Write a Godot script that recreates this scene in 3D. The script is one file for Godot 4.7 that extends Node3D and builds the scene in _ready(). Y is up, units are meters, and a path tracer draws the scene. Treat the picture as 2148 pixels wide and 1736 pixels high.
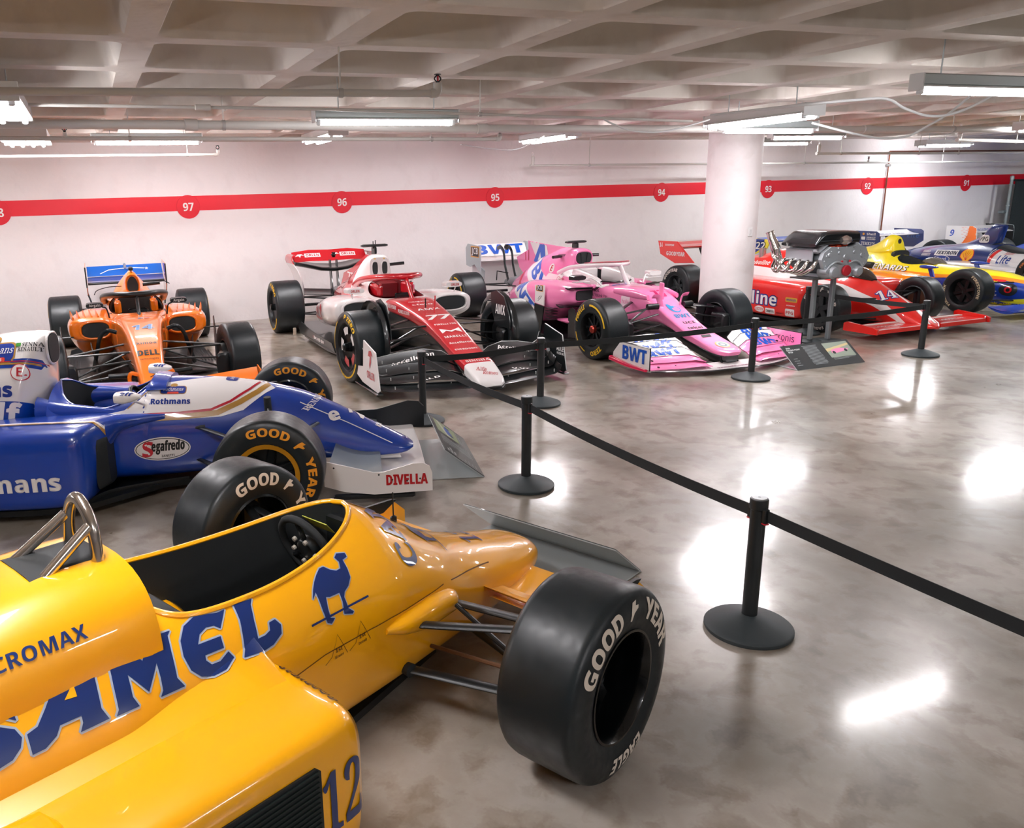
extends Node3D
# A museum garage: six racing cars of a front group and more along the far wall, behind low belt stanchions.

const FIX := [  # fluorescent fittings: centre x, tube height y, centre z, turn (degrees), tubes, length
	[2.46, 2.42, -6.86, 0.0, 1, 1.22], [0.78, 2.52, -10.75, 0.0, 1, 1.22], [2.85, 2.52, -10.3, 90.0, 2, 1.22], [6.15, 2.52, -10.5, 90.0, 2, 1.22],
	[6.06, 2.40, -6.45, 90.0, 2, 1.22], [6.95, 2.38, -7.25, 0.0, 1, 1.22], [5.88, 2.40, -4.2, 0.0, 1, 1.22], [11.3, 2.50, -11.5, 0.0, 1, 1.22], [15.6, 2.46, -11.75, 0.0, 2, 1.22],
	[-0.42, 2.42, -6.2, 90.0, 2, 1.22], [-0.55, 2.50, -10.15, 90.0, 4, 1.22], [12.1, 2.42, -7.6, 0.0, 2, 1.22], [9.4, 2.42, -4.2, 0.0, 1, 1.22],  # last one is an unseen lamp added for its light
	[-0.3, 2.42, -2.2, 90.0, 2, 1.22], [1.2, 2.42, 1.6, 0.0, 2, 1.22], [5.0, 2.42, 2.4, 0.0, 2, 1.22], [16.2, 2.42, -7.4, 90.0, 2, 1.22], [9.2, 2.42, -8.9, 0.0, 1, 1.22], [11.0, 2.42, -1.0, 0.0, 2, 1.22], [-4.0, 2.42, -5.0, 90.0, 2, 1.22], [-4.0, 2.42, -10.0, 0.0, 2, 1.22], [18.6, 2.42, -10.2, 90.0, 2, 1.22]]  # all but this line's first are unseen lamps added to light the room
const LAMP_ENERGY := 1.75

func _ready():
	var cam := Camera3D.new()
	cam.name = "camera"
	var n := 0.05
	var f := 1710.0
	cam.projection = Camera3D.PROJECTION_FRUSTUM
	cam.near = n
	cam.far = 120.0
	cam.size = 1736.0 / f * n
	cam.frustum_offset = Vector2((1074.0 - 848.245) / f * n, -(868.0 - 861.54) / f * n)
	add_child(cam)
	cam.position = Vector3(0, 1.828, 0)
	var yaw := deg_to_rad(20.298)
	var pit := deg_to_rad(-14.796)
	var fw := Vector3(sin(yaw) * cos(pit), sin(pit), -cos(yaw) * cos(pit))
	var rt := fw.cross(Vector3.UP).normalized()
	var up := rt.cross(fw)
	var ro := deg_to_rad(-1.639)
	cam.basis = Basis(rt * cos(ro) + up * sin(ro), up * cos(ro) - rt * sin(ro), -fw)
	cam.current = true
	var we := WorldEnvironment.new()
	we.name = "world"
	var env := Environment.new()
	env.background_mode = Environment.BG_COLOR
	env.background_color = Color(0, 0, 0)
	env.tonemap_mode = Environment.TONE_MAPPER_LINEAR
	env.tonemap_exposure = 1.0
	env.sdfgi_enabled = true
	env.ssao_enabled = true
	env.ssil_enabled = true
	we.environment = env
	add_child(we)
	build_room()
	build_ceiling_fittings()
	build_barriers()
	car_lotus()
	car_williams()
	car_mclaren()
	car_alfa()
	car_pink()
	car_red()
	car_yellow_blue()
	car_navy()
	car_nine()
	build_engine()
	build_placards()

# ---------------------------------------------------------------- helpers
var mat_cache := {}
var faces_of := {}
var counts := {}
var fonts := {}

func V(x: float, y: float, z: float) -> Vector3: return Vector3(x, y, z)

func mat(hex: String, rough := 0.5, metal := 0.0, coat := 0.0) -> StandardMaterial3D:
	var key := "%s|%.3f|%.3f|%.3f" % [hex, rough, metal, coat]
	if not mat_cache.has(key):
		var m := StandardMaterial3D.new()
		m.albedo_color = Color(hex)
		m.roughness = rough
		m.metallic = metal
		if coat > 0.0:
			m.clearcoat_enabled = true
			m.clearcoat = coat
			m.clearcoat_roughness = 0.04
		mat_cache[key] = m
	return mat_cache[key]

func paint(hex: String) -> StandardMaterial3D: return mat(hex, 0.32, 0.0, 1.0)
func ink(hex: String) -> StandardMaterial3D: return mat(hex, 0.3, 0.0, 0.6)

func thing(called: String, label: String, category: String, at := Vector3.ZERO, turn := 0.0, group := "") -> Node3D:
	var o := Node3D.new()
	return top(o, called, label, category, at, turn, group)

func top(o: Node3D, called: String, label: String, category: String, at := Vector3.ZERO, turn := 0.0, group := "") -> Node3D:
	var k: int = counts.get(called, 0)
	counts[called] = k + 1
	o.name = called if k == 0 else "%s_%03d" % [called, k]
	add_child(o, true)
	o.position = at
	o.rotation.y = turn
	o.set_meta("label", label)
	o.set_meta("category", category)
	if group != "": o.set_meta("group", group)
	return o

func structure(called: String, label: String) -> Node3D:
	var o := Node3D.new()
	o.name = called
	add_child(o, true)
	o.set_meta("kind", "structure")
	o.set_meta("label", label)
	return o

func name_in(parent: Node, called: String) -> String:
	var k := 0
	var c: Dictionary = counts.get(parent.get_instance_id(), {})
	k = c.get(called, 0)
	c[called] = k + 1
	counts[parent.get_instance_id()] = c
	return called if k == 0 else "%s_%03d" % [called, k]

func part(parent: Node, called: String, tris: PackedVector3Array, m: Material, crease := 40.0, label := "") -> MeshInstance3D:
	var o := MeshInstance3D.new()
	o.mesh = mesh_of(tris, crease)
	o.material_override = null
	(o.mesh as ArrayMesh).surface_set_material(0, m)
	o.name = name_in(parent, called)
	parent.add_child(o, true)
	faces_of[o] = tris
	if label != "": o.set_meta("label", label)
	return o

func shared(parent: Node, called: String, mesh: Mesh, at := Vector3.ZERO) -> MeshInstance3D:
	var o := MeshInstance3D.new()
	o.mesh = mesh
	o.name = name_in(parent, called)
	parent.add_child(o, true)
	o.position = at
	return o

func holder(parent: Node, called: String, at := Vector3.ZERO) -> Node3D:
	var o := Node3D.new()
	o.name = name_in(parent, called)
	parent.add_child(o, true)
	o.position = at
	return o

func mesh_of(t: PackedVector3Array, crease := 40.0, m: Material = null) -> ArrayMesh:
	var n := t.size()
	var fn := PackedVector3Array()
	fn.resize(n / 3)
	var at := {}
	var keys := []
	keys.resize(n)
	for i in range(0, n, 3):
		var a := t[i]
		var c := (t[i + 2] - a).cross(t[i + 1] - a)
		fn[i / 3] = c
		for k in 3:
			var p := t[i + k].snapped(Vector3(0.0002, 0.0002, 0.0002))
			keys[i + k] = p
			if crease > 0.0:
				if at.has(p): at[p].append(i / 3)
				else: at[p] = [i / 3]
	var nor := PackedVector3Array()
	nor.resize(n)
	var cc := cos(deg_to_rad(crease))
	for i in n:
		var f := fn[i / 3]
		var fl := f.normalized()
		if crease > 0.0:
			var s := Vector3.ZERO
			for q in at[keys[i]]:
				var g := fn[q]
				if g.dot(fl) > cc * g.length(): s += g
			fl = s.normalized() if s.length() > 1e-12 else fl
		if fl.length() < 0.5: fl = Vector3.UP
		nor[i] = fl
	var arr := []
	arr.resize(Mesh.ARRAY_MAX)
	arr[Mesh.ARRAY_VERTEX] = t
	arr[Mesh.ARRAY_NORMAL] = nor
	var am := ArrayMesh.new()
	am.add_surface_from_arrays(Mesh.PRIMITIVE_TRIANGLES, arr)
	if m: am.surface_set_material(0, m)
	return am

func tri(t: PackedVector3Array, a, b, c):
	t.append(a)
	t.append(b)
	t.append(c)

func quad(t: PackedVector3Array, a, b, c, d):
	tri(t, a, b, c)
	tri(t, a, c, d)

func moved(t: PackedVector3Array, x: Transform3D) -> PackedVector3Array:
	return x * t

func mirrored(t: PackedVector3Array) -> PackedVector3Array:
	var o := PackedVector3Array()
	o.resize(t.size())
	for i in range(0, t.size(), 3):
		o[i] = t[i] * Vector3(1, 1, -1)
		o[i + 1] = t[i + 2] * Vector3(1, 1, -1)
		o[i + 2] = t[i + 1] * Vector3(1, 1, -1)
	return o

func both(t: PackedVector3Array) -> PackedVector3Array:
	var o := t.duplicate()
	o.append_array(mirrored(t))
	return o

func grid(rows: Array, close_rows := false, cap_first := false, cap_last := false) -> PackedVector3Array:
	# rows: arrays of points, all of one length; close_rows joins the last point of each row to its first
	var t := PackedVector3Array()
	for i in rows.size() - 1:
		var a: PackedVector3Array = rows[i]
		var b: PackedVector3Array = rows[i + 1]
		var n := a.size()
		for j in (n if close_rows else n - 1):
			var k := (j + 1) % n
			quad(t, a[j], a[k], b[k], b[j])
	if cap_first: cap(t, rows[0], true)
	if cap_last: cap(t, rows[rows.size() - 1], false)
	return t

func cap(t: PackedVector3Array, ring: PackedVector3Array, flip: bool):
	var c := Vector3.ZERO
	for p in ring: c += p
	c /= ring.size()
	for j in ring.size():
		var k := (j + 1) % ring.size()
		if flip: tri(t, c, ring[k], ring[j])
		else: tri(t, c, ring[j], ring[k])

func box(c: Vector3, s: Vector3, b := 0.0) -> PackedVector3Array:
	var h := s / 2.0
	if b <= 0.0:
		var p := PackedVector2Array([Vector2(-h.x, -h.z), Vector2(h.x, -h.z), Vector2(h.x, h.z), Vector2(-h.x, h.z)])
		return moved(slab(p, s.y), Transform3D(Basis.IDENTITY, c))
	b = minf(b, minf(h.x, minf(h.y, h.z)) * 0.9)
	var rows := []
	for q in [[-h.y, b], [-h.y + b, 0.0], [h.y - b, 0.0], [h.y, b]]:
		var x: float = h.x - q[1]
		var z: float = h.z - q[1]
		rows.append(PackedVector3Array([c + V(-x, q[0], -z + b), c + V(-x + b, q[0], -z), c + V(x - b, q[0], -z), c + V(x, q[0], -z + b), c + V(x, q[0], z - b), c + V(x - b, q[0], z), c + V(-x + b, q[0], z), c + V(-x, q[0], z - b)]))
	return grid(rows, true, true, true)

func slab(p: PackedVector2Array, th: float) -> PackedVector3Array:
	# polygon in (x, z), extruded along y, centred on y = 0
	var t := PackedVector3Array()
	var idx := Geometry2D.triangulate_polygon(p)
	for i in range(0, idx.size(), 3):
		var a := p[idx[i]]
		var b := p[idx[i + 1]]
		var c := p[idx[i + 2]]
		tri(t, V(a.x, th / 2, a.y), V(b.x, th / 2, b.y), V(c.x, th / 2, c.y))
		tri(t, V(a.x, -th / 2, a.y), V(c.x, -th / 2, c.y), V(b.x, -th / 2, b.y))
	for i in p.size():
		var a := p[i]
		var b := p[(i + 1) % p.size()]
		quad(t, V(a.x, -th / 2, a.y), V(b.x, -th / 2, b.y), V(b.x, th / 2, b.y), V(a.x, th / 2, a.y))
	return t

func plate(pts: Array, th: float, z := 0.0, tilt := 0.0) -> PackedVector3Array:
	# upright plate: outline [x, y] pairs, thickness along z, standing at z; tilt leans its top outwards
	var p := PackedVector2Array()
	for q in pts: p.append(Vector2(q[0], -q[1]))
	var t := slab(p, th)
	var b := Basis(Vector3.RIGHT, deg_to_rad(90))
	t = moved(t, Transform3D(b, Vector3.ZERO))
	var o := PackedVector3Array()
	for v in t: o.append(V(v.x, v.y, v.z + z + v.y * tilt))
	return o

func flat(pts: Array, th: float, y := 0.0) -> PackedVector3Array:
	var p := PackedVector2Array()
	for q in pts: p.append(Vector2(q[0], q[1]))
	return moved(slab(p, th), Transform3D(Basis.IDENTITY, V(0, y, 0)))

func smooth_pts(pts: Array, per := 6, closed := false) -> PackedVector3Array:
	var o := PackedVector3Array()
	var n := pts.size()
	for i in (n if closed else n - 1):
		var p1: Vector3 = pts[i]
		var p2: Vector3 = pts[(i + 1) % n]
		var p0: Vector3 = pts[(i - 1 + n) % n] if closed or i > 0 else p1 * 2.0 - p2
		var p3: Vector3 = pts[(i + 2) % n] if closed or i < n - 2 else p2 * 2.0 - p1
		for k in per: o.append(p1.cubic_interpolate(p2, p0, p3, float(k) / per))
	if not closed: o.append(pts[n - 1])
	return o

func tube(pts, r: float, sides := 8, flatten := Vector2(1, 1), closed := false, r2 := -1.0) -> PackedVector3Array:
	# flatten scales the section along (side, up)
	var rows := []
	var n: int = pts.size()
	var up := Vector3.UP
	for i in n:
		var d: Vector3
		if closed: d = pts[(i + 1) % n] - pts[(i - 1 + n) % n]
		else: d = pts[mini(i + 1, n - 1)] - pts[maxi(i - 1, 0)]
		d = d.normalized()
		if absf(d.dot(up)) > 0.98: up = Vector3.RIGHT if absf(d.x) < 0.9 else Vector3.BACK
		var s := d.cross(up).normalized()
		var u := s.cross(d).normalized()
		var rr := r if r2 < 0.0 else lerpf(r, r2, float(i) / (n - 1))
		var ring := PackedVector3Array()
		for k in sides:
			var a := TAU * k / sides
			ring.append(pts[i] + s * cos(a) * rr * flatten.x + u * sin(a) * rr * flatten.y)
		rows.append(ring)
		up = u
	if closed: rows.append(rows[0])
	return grid(rows, true, not closed, not closed)

func rod(a: Vector3, b: Vector3, r: float, sides := 8, fl := Vector2(1, 1)) -> PackedVector3Array:
	return tube([a, b], r, sides, fl)

func lathe(prof: Array, seg := 32, axis := "y") -> PackedVector3Array:
	var rows := []
	for q in prof:
		var ring := PackedVector3Array()
		for k in seg:
			var a := TAU * k / seg
			if axis == "y": ring.append(V(cos(a) * q[0], q[1], sin(a) * q[0]))
			elif axis == "z": ring.append(V(cos(a) * q[0], sin(a) * q[0], q[1]))
			else: ring.append(V(q[1], cos(a) * q[0], sin(a) * q[0]))
		rows.append(ring)
	return grid(rows, true)

func pchip(tab: Array, x: float) -> Array:
	# tab rows sorted by descending or ascending column 0; monotone cubic in every other column
	var n := tab.size()
	var s := 1.0 if tab[n - 1][0] > tab[0][0] else -1.0
	var i := 0
	while i < n - 2 and (tab[i + 1][0] - x) * s < 0.0: i += 1
	var h: float = tab[i + 1][0] - tab[i][0]
	var u := clampf((x - tab[i][0]) / h, 0.0, 1.0)
	var o := [x]
	for c in range(1, tab[0].size()):
		var d: float = (tab[i + 1][c] - tab[i][c]) / h
		var m0 := d
		var m1 := d
		if i > 0: m0 = hmean((tab[i][c] - tab[i - 1][c]) / (tab[i][0] - tab[i - 1][0]), d)
		if i < n - 2: m1 = hmean(d, (tab[i + 2][c] - tab[i + 1][c]) / (tab[i + 2][0] - tab[i + 1][0]))
		var u2 := u * u
		var u3 := u2 * u
		o.append((2 * u3 - 3 * u2 + 1) * tab[i][c] + (u3 - 2 * u2 + u) * h * m0 + (-2 * u3 + 3 * u2) * tab[i + 1][c] + (u3 - u2) * h * m1)
	return o

func hmean(a: float, b: float) -> float:
	return 0.0 if a * b <= 0.0 else 2.0 * a * b / (a + b)

func xs_of(tab: Array, step: float) -> Array:
	var o := []
	for i in tab.size() - 1:
		var a: float = tab[i][0]
		var b: float = tab[i + 1][0]
		var k := maxi(1, int(ceil(absf(b - a) / step)))
		for j in k: o.append(lerpf(a, b, float(j) / k))
	o.append(tab[tab.size() - 1][0])
	return o

func ring_at(r: Array, n: int, t0 := 0.0, zc := 0.0) -> PackedVector3Array:
	# r: x, bottom y, top y, half width, y of the widest point, upper and lower exponent
	var o := PackedVector3Array()
	var m := n if t0 <= 0.0 else n - 1
	for k in n:
		var a := t0 + (TAU - 2 * t0) * float(k) / m
		var s := sin(a)
		var c := cos(a)
		var e: float = 2.0 / (r[5] if c >= 0 else r[6])
		var z: float = r[3] * signf(s) * pow(absf(s), e)
		var y: float = r[4] + ((r[2] - r[4]) if c >= 0 else (r[1] - r[4])) * pow(absf(c), e)
		o.append(V(r[0], y, z + zc))
	return o

func hull(tab: Array, n := 32, step := 0.06, cap_a := true, cap_b := true) -> PackedVector3Array:
	# rows: x, bottom, top, half width, widest y, upper exponent, lower exponent [, centre z]
	var rows := []
	for x in xs_of(tab, step):
		var r := pchip(tab, x)
		rows.append(ring_at(r, n, 0.0, r[7] if r.size() > 7 else 0.0))
	return grid(rows, true, cap_a, cap_b)

func hull_open(tab: Array, n: int, step: float, xa: float, xb: float, amax: float, sharp := 0.5) -> Array:
	# a hull with a cockpit cut between xa (front) and xb (rear); returns [shell, rim points right side front to rear]
	var rows := []
	var rim := PackedVector3Array()
	var all := xs_of(tab, step)
	for x in all:
		var r := pchip(tab, x)
		var t0 := 0.0
		if x < xa and x > xb:
			var u: float = (xa - x) / (xa - xb)
			if sharp < 0.0: t0 = amax * sqrt(maxf(0.0, 1.0 - pow(maxf(0.0, 1.0 - u / -sharp), 2.0))) * sqrt(1.0 - pow(u, 12.0))
			else: t0 = amax * pow(clampf(sin(PI * u), 0.0, 1.0), sharp)
		var ring := ring_at(r, n + 1, maxf(t0, 0.0001))
		rows.append(ring)
		if x < xa + step * 0.6 and x > xb - step * 0.6: rim.append(ring[0])
	var t := grid(rows, false, true, true)
	return [t, rim]

func bowl(rim: PackedVector3Array, floor_y: float, inset := 0.012) -> PackedVector3Array:
	# dark lining of a cockpit below its rim (right side points; the left is the mirror)
	var rows := []
	for p in rim:
		var z := maxf(p.z - inset, 0.002)
		var row := PackedVector3Array()
		for q in [[1.0, 0.0], [1.0, 0.3], [0.98, 0.7], [0.8, 1.0], [0.0, 1.0], [-0.8, 1.0], [-0.98, 0.7], [-1.0, 0.3], [-1.0, 0.0]]:
			row.append(V(p.x, lerpf(p.y - 0.002, minf(floor_y, p.y - 0.01), q[1]), z * q[0]))
		rows.append(row)
	return grid(rows, false, true, true)

func rim_tube(rim: PackedVector3Array, r: float) -> PackedVector3Array:
	var loop := []
	for p in rim: loop.append(p)
	for i in range(rim.size() - 1, -1, -1): loop.append(rim[i] * Vector3(1, 1, -1))
	var keep := []
	for p in loop:
		if keep.is_empty() or keep[-1].distance_to(p) > 0.008: keep.append(p)
	return tube(keep, r, 6, Vector2(1, 1), true)

func wing(st: Array, thick := 0.1, n := 9) -> PackedVector3Array:
	# stations: z, x of leading edge, y of leading edge, chord, angle in degrees (nose down positive lifts the rear edge)
	var rows := []
	for s in st:
		var ring := PackedVector3Array()
		var ca := cos(deg_to_rad(s[4]))
		var sa := sin(deg_to_rad(s[4]))
		var c: float = s[3]
		for side in [1, -1]:
			for k in n:
				var u := float(k) / (n - 1)
				if side == -1: u = 1.0 - u
				if side == -1 and (k == 0 or k == n - 1): continue
				var d := (1.0 - cos(PI * u)) / 2.0
				var th := thick * c * (2.6 * sqrt(d) - 1.2 * d - 1.4 * d * d) * 0.5 + 0.0012
				var cam := -0.10 * c * 4.0 * d * (1.0 - d)
				var yy: float = cam + th * side
				ring.append(V(s[1] - d * c * ca - yy * sa * 0.3, s[2] + d * c * sa + yy * ca, s[0]))
		rows.append(ring)
	return grid(rows, true, true, true)

func wing_te(st: Array, r := 0.004) -> PackedVector3Array:
	var p := []
	for s in st: p.append(V(s[1] - s[3] * cos(deg_to_rad(s[4])), s[2] + s[3] * sin(deg_to_rad(s[4])), s[0]))
	return tube(p, r, 5)

# ---------------------------------------------------------------- flat shapes and lettering
func text2(s: String, h: float, w := 0.0, font := "b", slant := 0.0) -> PackedVector2Array:
	# centred letters: h is the capital height, w the whole width (0 keeps the font's own)
	if not fonts.has(font):
		var sf := SystemFont.new()
		sf.font_names = PackedStringArray(["Droid Serif" if font[0] == "s" else "Droid Sans"])
		sf.font_weight = 700 if font.contains("b") else 400
		fonts[font] = sf
	var tm := TextMesh.new()
	tm.text = s
	tm.font = fonts[font]
	tm.font_size = 48
	tm.pixel_size = 0.01
	tm.depth = 0.0
	tm.curve_step = 2.5
	var fs := tm.get_faces()
	var o := PackedVector2Array()
	if fs.is_empty(): return o
	var lo := Vector2(1e9, 1e9)
	var hi := -lo
	for v in fs:
		lo = lo.min(Vector2(v.x, v.y))
		hi = hi.max(Vector2(v.x, v.y))
	var cap_h := 0.01 * 48 * 0.714
	var k := h / cap_h
	var kx := k if w <= 0.0 else w / (hi.x - lo.x)
	var mid := (lo + hi) / 2.0
	var base := -cap_h / 2.0
	for v in fs:
		var q := Vector2((v.x - mid.x) * kx, (v.y - mid.y) * k)
		o.append(Vector2(q.x + q.y * slant, q.y))
	if font.contains("x"): o = bolder(o, h * 0.028)
	return o

func bolder(t: PackedVector2Array, d: float) -> PackedVector2Array:
	# adds a border of width d round triangulated letters
	var edges := {}
	for i in range(0, t.size(), 3):
		for k in 3:
			var a := t[i + k].snapped(Vector2(0.00005, 0.00005))
			var b := t[i + (k + 1) % 3].snapped(Vector2(0.00005, 0.00005))
			var key := [a, b] if a < b else [b, a]
			edges[key] = edges.get(key, 0) + 1
	var o := t.duplicate()
	for e in edges:
		if edges[e] != 1: continue
		var a: Vector2 = e[0]
		var b: Vector2 = e[1]
		var dir := (b - a).normalized()
		if dir.length() < 0.5: continue
		var n := dir.orthogonal() * d
		var g := dir * d * 0.6
		for q in [a - g + n, a - g - n, b + g - n, a - g + n, b + g - n, b + g + n]: o.append(q)
	return o

func poly2(pts: Array) -> PackedVector2Array:
	var p := PackedVector2Array()
	for q in pts: p.append(Vector2(q[0], q[1]))
	var idx := Geometry2D.triangulate_polygon(p)
	var o := PackedVector2Array()
	for i in idx: o.append(p[i])
	return o

func rect2(w: float, h: float) -> PackedVector2Array:
	return poly2([[-w / 2, -h / 2], [w / 2, -h / 2], [w / 2, h / 2], [-w / 2, h / 2]])

func rrect2(w: float, h: float, r: float) -> PackedVector2Array:
	var p := []
	for q in [[1, 1, 0], [-1, 1, 90], [-1, -1, 180], [1, -1, 270]]:
		for k in 5:
			var a := deg_to_rad(q[2] + 22.5 * k)
			p.append([q[0] * (w / 2 - r) + cos(a) * r, q[1] * (h / 2 - r) + sin(a) * r])
	return poly2(p)

func oval2(w: float, h: float, n := 28) -> PackedVector2Array:
	var p := []
	for k in n: p.append([cos(TAU * k / n) * w / 2, sin(TAU * k / n) * h / 2])
	return poly2(p)

func band2(r0: float, r1: float, a0: float, a1: float, n := 16) -> PackedVector2Array:
	var o := PackedVector2Array()
	for k in n:
		var a := deg_to_rad(lerpf(a0, a1, float(k) / n))
		var b := deg_to_rad(lerpf(a0, a1, float(k + 1) / n))
		var p := [Vector2(cos(a), sin(a)) * r0, Vector2(cos(a), sin(a)) * r1, Vector2(cos(b), sin(b)) * r1, Vector2(cos(b), sin(b)) * r0]
		for i in [0, 1, 2, 0, 2, 3]: o.append(p[i])
	return o

func line2(pts: Array, w: float) -> PackedVector2Array:
	# a stripe of width w along points
	var o := PackedVector2Array()
	var l := []
	for i in pts.size():
		var a := Vector2(pts[maxi(i - 1, 0)][0], pts[maxi(i - 1, 0)][1])
		var b := Vector2(pts[mini(i + 1, pts.size() - 1)][0], pts[mini(i + 1, pts.size() - 1)][1])
		var d := (b - a).normalized().orthogonal() * w / 2
		var c := Vector2(pts[i][0], pts[i][1])
		l.append([c + d, c - d])
	for i in l.size() - 1:
		for q in [l[i][0], l[i][1], l[i + 1][1], l[i][0], l[i + 1][1], l[i + 1][0]]: o.append(q)
	return o

func shift2(t: PackedVector2Array, dx: float, dy: float) -> PackedVector2Array:
	var o := PackedVector2Array()
	for v in t: o.append(v + Vector2(dx, dy))
	return o

func subdiv(t: PackedVector2Array, e: float) -> PackedVector2Array:
	var o := PackedVector2Array()
	var todo := []
	for i in range(0, t.size(), 3): todo.append([t[i], t[i + 1], t[i + 2]])
	var guard := 0
	while not todo.is_empty():
		var q: Array = todo.pop_back()
		guard += 1
		if guard > 60000 or not (q[0] + q[1] + q[2]).is_finite(): continue
		var l0: float = q[0].distance_to(q[1])
		var l1: float = q[1].distance_to(q[2])
		var l2: float = q[2].distance_to(q[0])
		var m := maxf(l0, maxf(l1, l2))
		if m <= e:
			o.append(q[0])
			o.append(q[1])
			o.append(q[2])
			continue
		if m == l1: q = [q[1], q[2], q[0]]
		elif m == l2: q = [q[2], q[0], q[1]]
		var c: Vector2 = (q[0] + q[1]) / 2.0
		todo.append([q[0], c, q[2]])
		todo.append([c, q[1], q[2]])
	return o

func mark(on: MeshInstance3D, t2: PackedVector2Array, O: Vector3, Rv: Vector3, Uv: Vector3, m: Material, called := "lettering", off := 0.002, e := 0.035):
	e = minf(e, 0.035)
	# flat shape t2 laid onto the outside of a part: the shape lies in the frame (O, Rv, Uv) and is pressed along Rv x Uv
	if t2.is_empty(): return null
	Rv = Rv.normalized()
	var N := Rv.cross(Uv).normalized()
	Uv = N.cross(Rv)
	t2 = subdiv(t2, e)
	var lo := t2[0]
	var hi := t2[0]
	for v in t2:
		lo = lo.min(v)
		hi = hi.max(v)
	var G := 14
	var cell := (hi - lo) / G + Vector2(1e-5, 1e-5)
	var bins := []
	bins.resize(G * G)
	var fs: PackedVector3Array = faces_of[on]
	var ns: PackedVector3Array = on.mesh.surface_get_arrays(0)[Mesh.ARRAY_NORMAL]
	for i in range(0, fs.size(), 3):
		var A := fs[i] - O
		var B := fs[i + 1] - O
		var C := fs[i + 2] - O
		var a := Vector2(A.dot(Rv), A.dot(Uv))
		var b := Vector2(B.dot(Rv), B.dot(Uv))
		var c := Vector2(C.dot(Rv), C.dot(Uv))
		var mn := a.min(b).min(c)
		var mx := a.max(b).max(c)
		if mn.x > hi.x or mn.y > hi.y or mx.x < lo.x or mx.y < lo.y: continue
		var rec := [a, b, c, A.dot(N), B.dot(N), C.dot(N), i]
		var x0 := clampi(int((mn.x - lo.x) / cell.x), 0, G - 1)
		var x1 := clampi(int((mx.x - lo.x) / cell.x), 0, G - 1)
		var y0 := clampi(int((mn.y - lo.y) / cell.y), 0, G - 1)
		var y1 := clampi(int((mx.y - lo.y) / cell.y), 0, G - 1)
		for y in range(y0, y1 + 1):
			for x in range(x0, x1 + 1):
				var k := y * G + x
				if bins[k] == null: bins[k] = [rec]
				else: bins[k].append(rec)
	var seen := {}
	var o := PackedVector3Array()
	var on_ := PackedVector3Array()
	for i in range(0, t2.size(), 3):
		var q := []
		var d := []
		var dn := []
		for k in 3:
			var p := t2[i + k]
			var key := p.snapped(Vector2(0.0005, 0.0005))
			if not seen.has(key):
				var best := -1e9
				var bn := N
				var bin = bins[clampi(int((p.y - lo.y) / cell.y), 0, G - 1) * G + clampi(int((p.x - lo.x) / cell.x), 0, G - 1)]
				if bin != null:
					for r in bin:
						var ab: Vector2 = r[1] - r[0]
						var ac: Vector2 = r[2] - r[0]
						var den := ab.cross(ac)
						if absf(den) < 1e-12: continue
						var ap: Vector2 = p - r[0]
						var u := ap.cross(ac) / den
						var w := ab.cross(ap) / den
						if u < -0.002 or w < -0.002 or u + w > 1.002: continue
						var dep: float = r[3] + u * (r[4] - r[3]) + w * (r[5] - r[3])
						if dep > best:
							best = dep
							var k0: int = r[6]
							bn = (ns[k0] * (1.0 - u - w) + ns[k0 + 1] * u + ns[k0 + 2] * w).normalized()
							if bn.dot(N) < 0.0: bn = -bn
				seen[key] = [best, bn]
			d.append(seen[key][0])
			dn.append(seen[key][1])
		var mnd: float = minf(d[0], minf(d[1], d[2]))
		if mnd < -1e8 or maxf(d[0], maxf(d[1], d[2])) - mnd > 0.22: continue
		for k in 3: q.append(O + Rv * t2[i + k].x + Uv * t2[i + k].y + N * d[k])
		for k in 3: q[k] += (dn[k] * 0.6 + N * 0.4) * off
		var flip: bool = (q[2] - q[0]).cross(q[1] - q[0]).dot(N) < 0.0
		for k in ([0, 2, 1] if flip else [0, 1, 2]):
			o.append(q[k])
			on_.append(dn[k])
	if o.is_empty():
		print("no surface under mark on ", on.get_path(), " at ", O)
		return null
	var arr := []
	arr.resize(Mesh.ARRAY_MAX)
	arr[Mesh.ARRAY_VERTEX] = o
	arr[Mesh.ARRAY_NORMAL] = on_
	var am := ArrayMesh.new()
	am.add_surface_from_arrays(Mesh.PRIMITIVE_TRIANGLES, arr)
	am.surface_set_material(0, m)
	return shared(on, called, am)

func write(on: MeshInstance3D, s: String, O: Vector3, Rv: Vector3, Uv: Vector3, h: float, m: Material, w := 0.0, font := "b", slant := 0.0, off := 0.003):
	return mark(on, text2(s, h, w, font, slant), O, Rv, Uv, m, "lettering", off, clampf(h * 0.3, 0.015, 0.03))

# ---------------------------------------------------------------- wheels
var tyre_mesh := {}

func tyre_side(R: float, w: float, rb: float, r: float) -> float:
	# z of the outer sidewall at radius r
	var u := clampf((r - rb) / (R - rb), 0.0, 1.0)
	return w * (0.455 + 0.045 * sin(PI * minf(u * 1.15, 1.0)))

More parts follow.
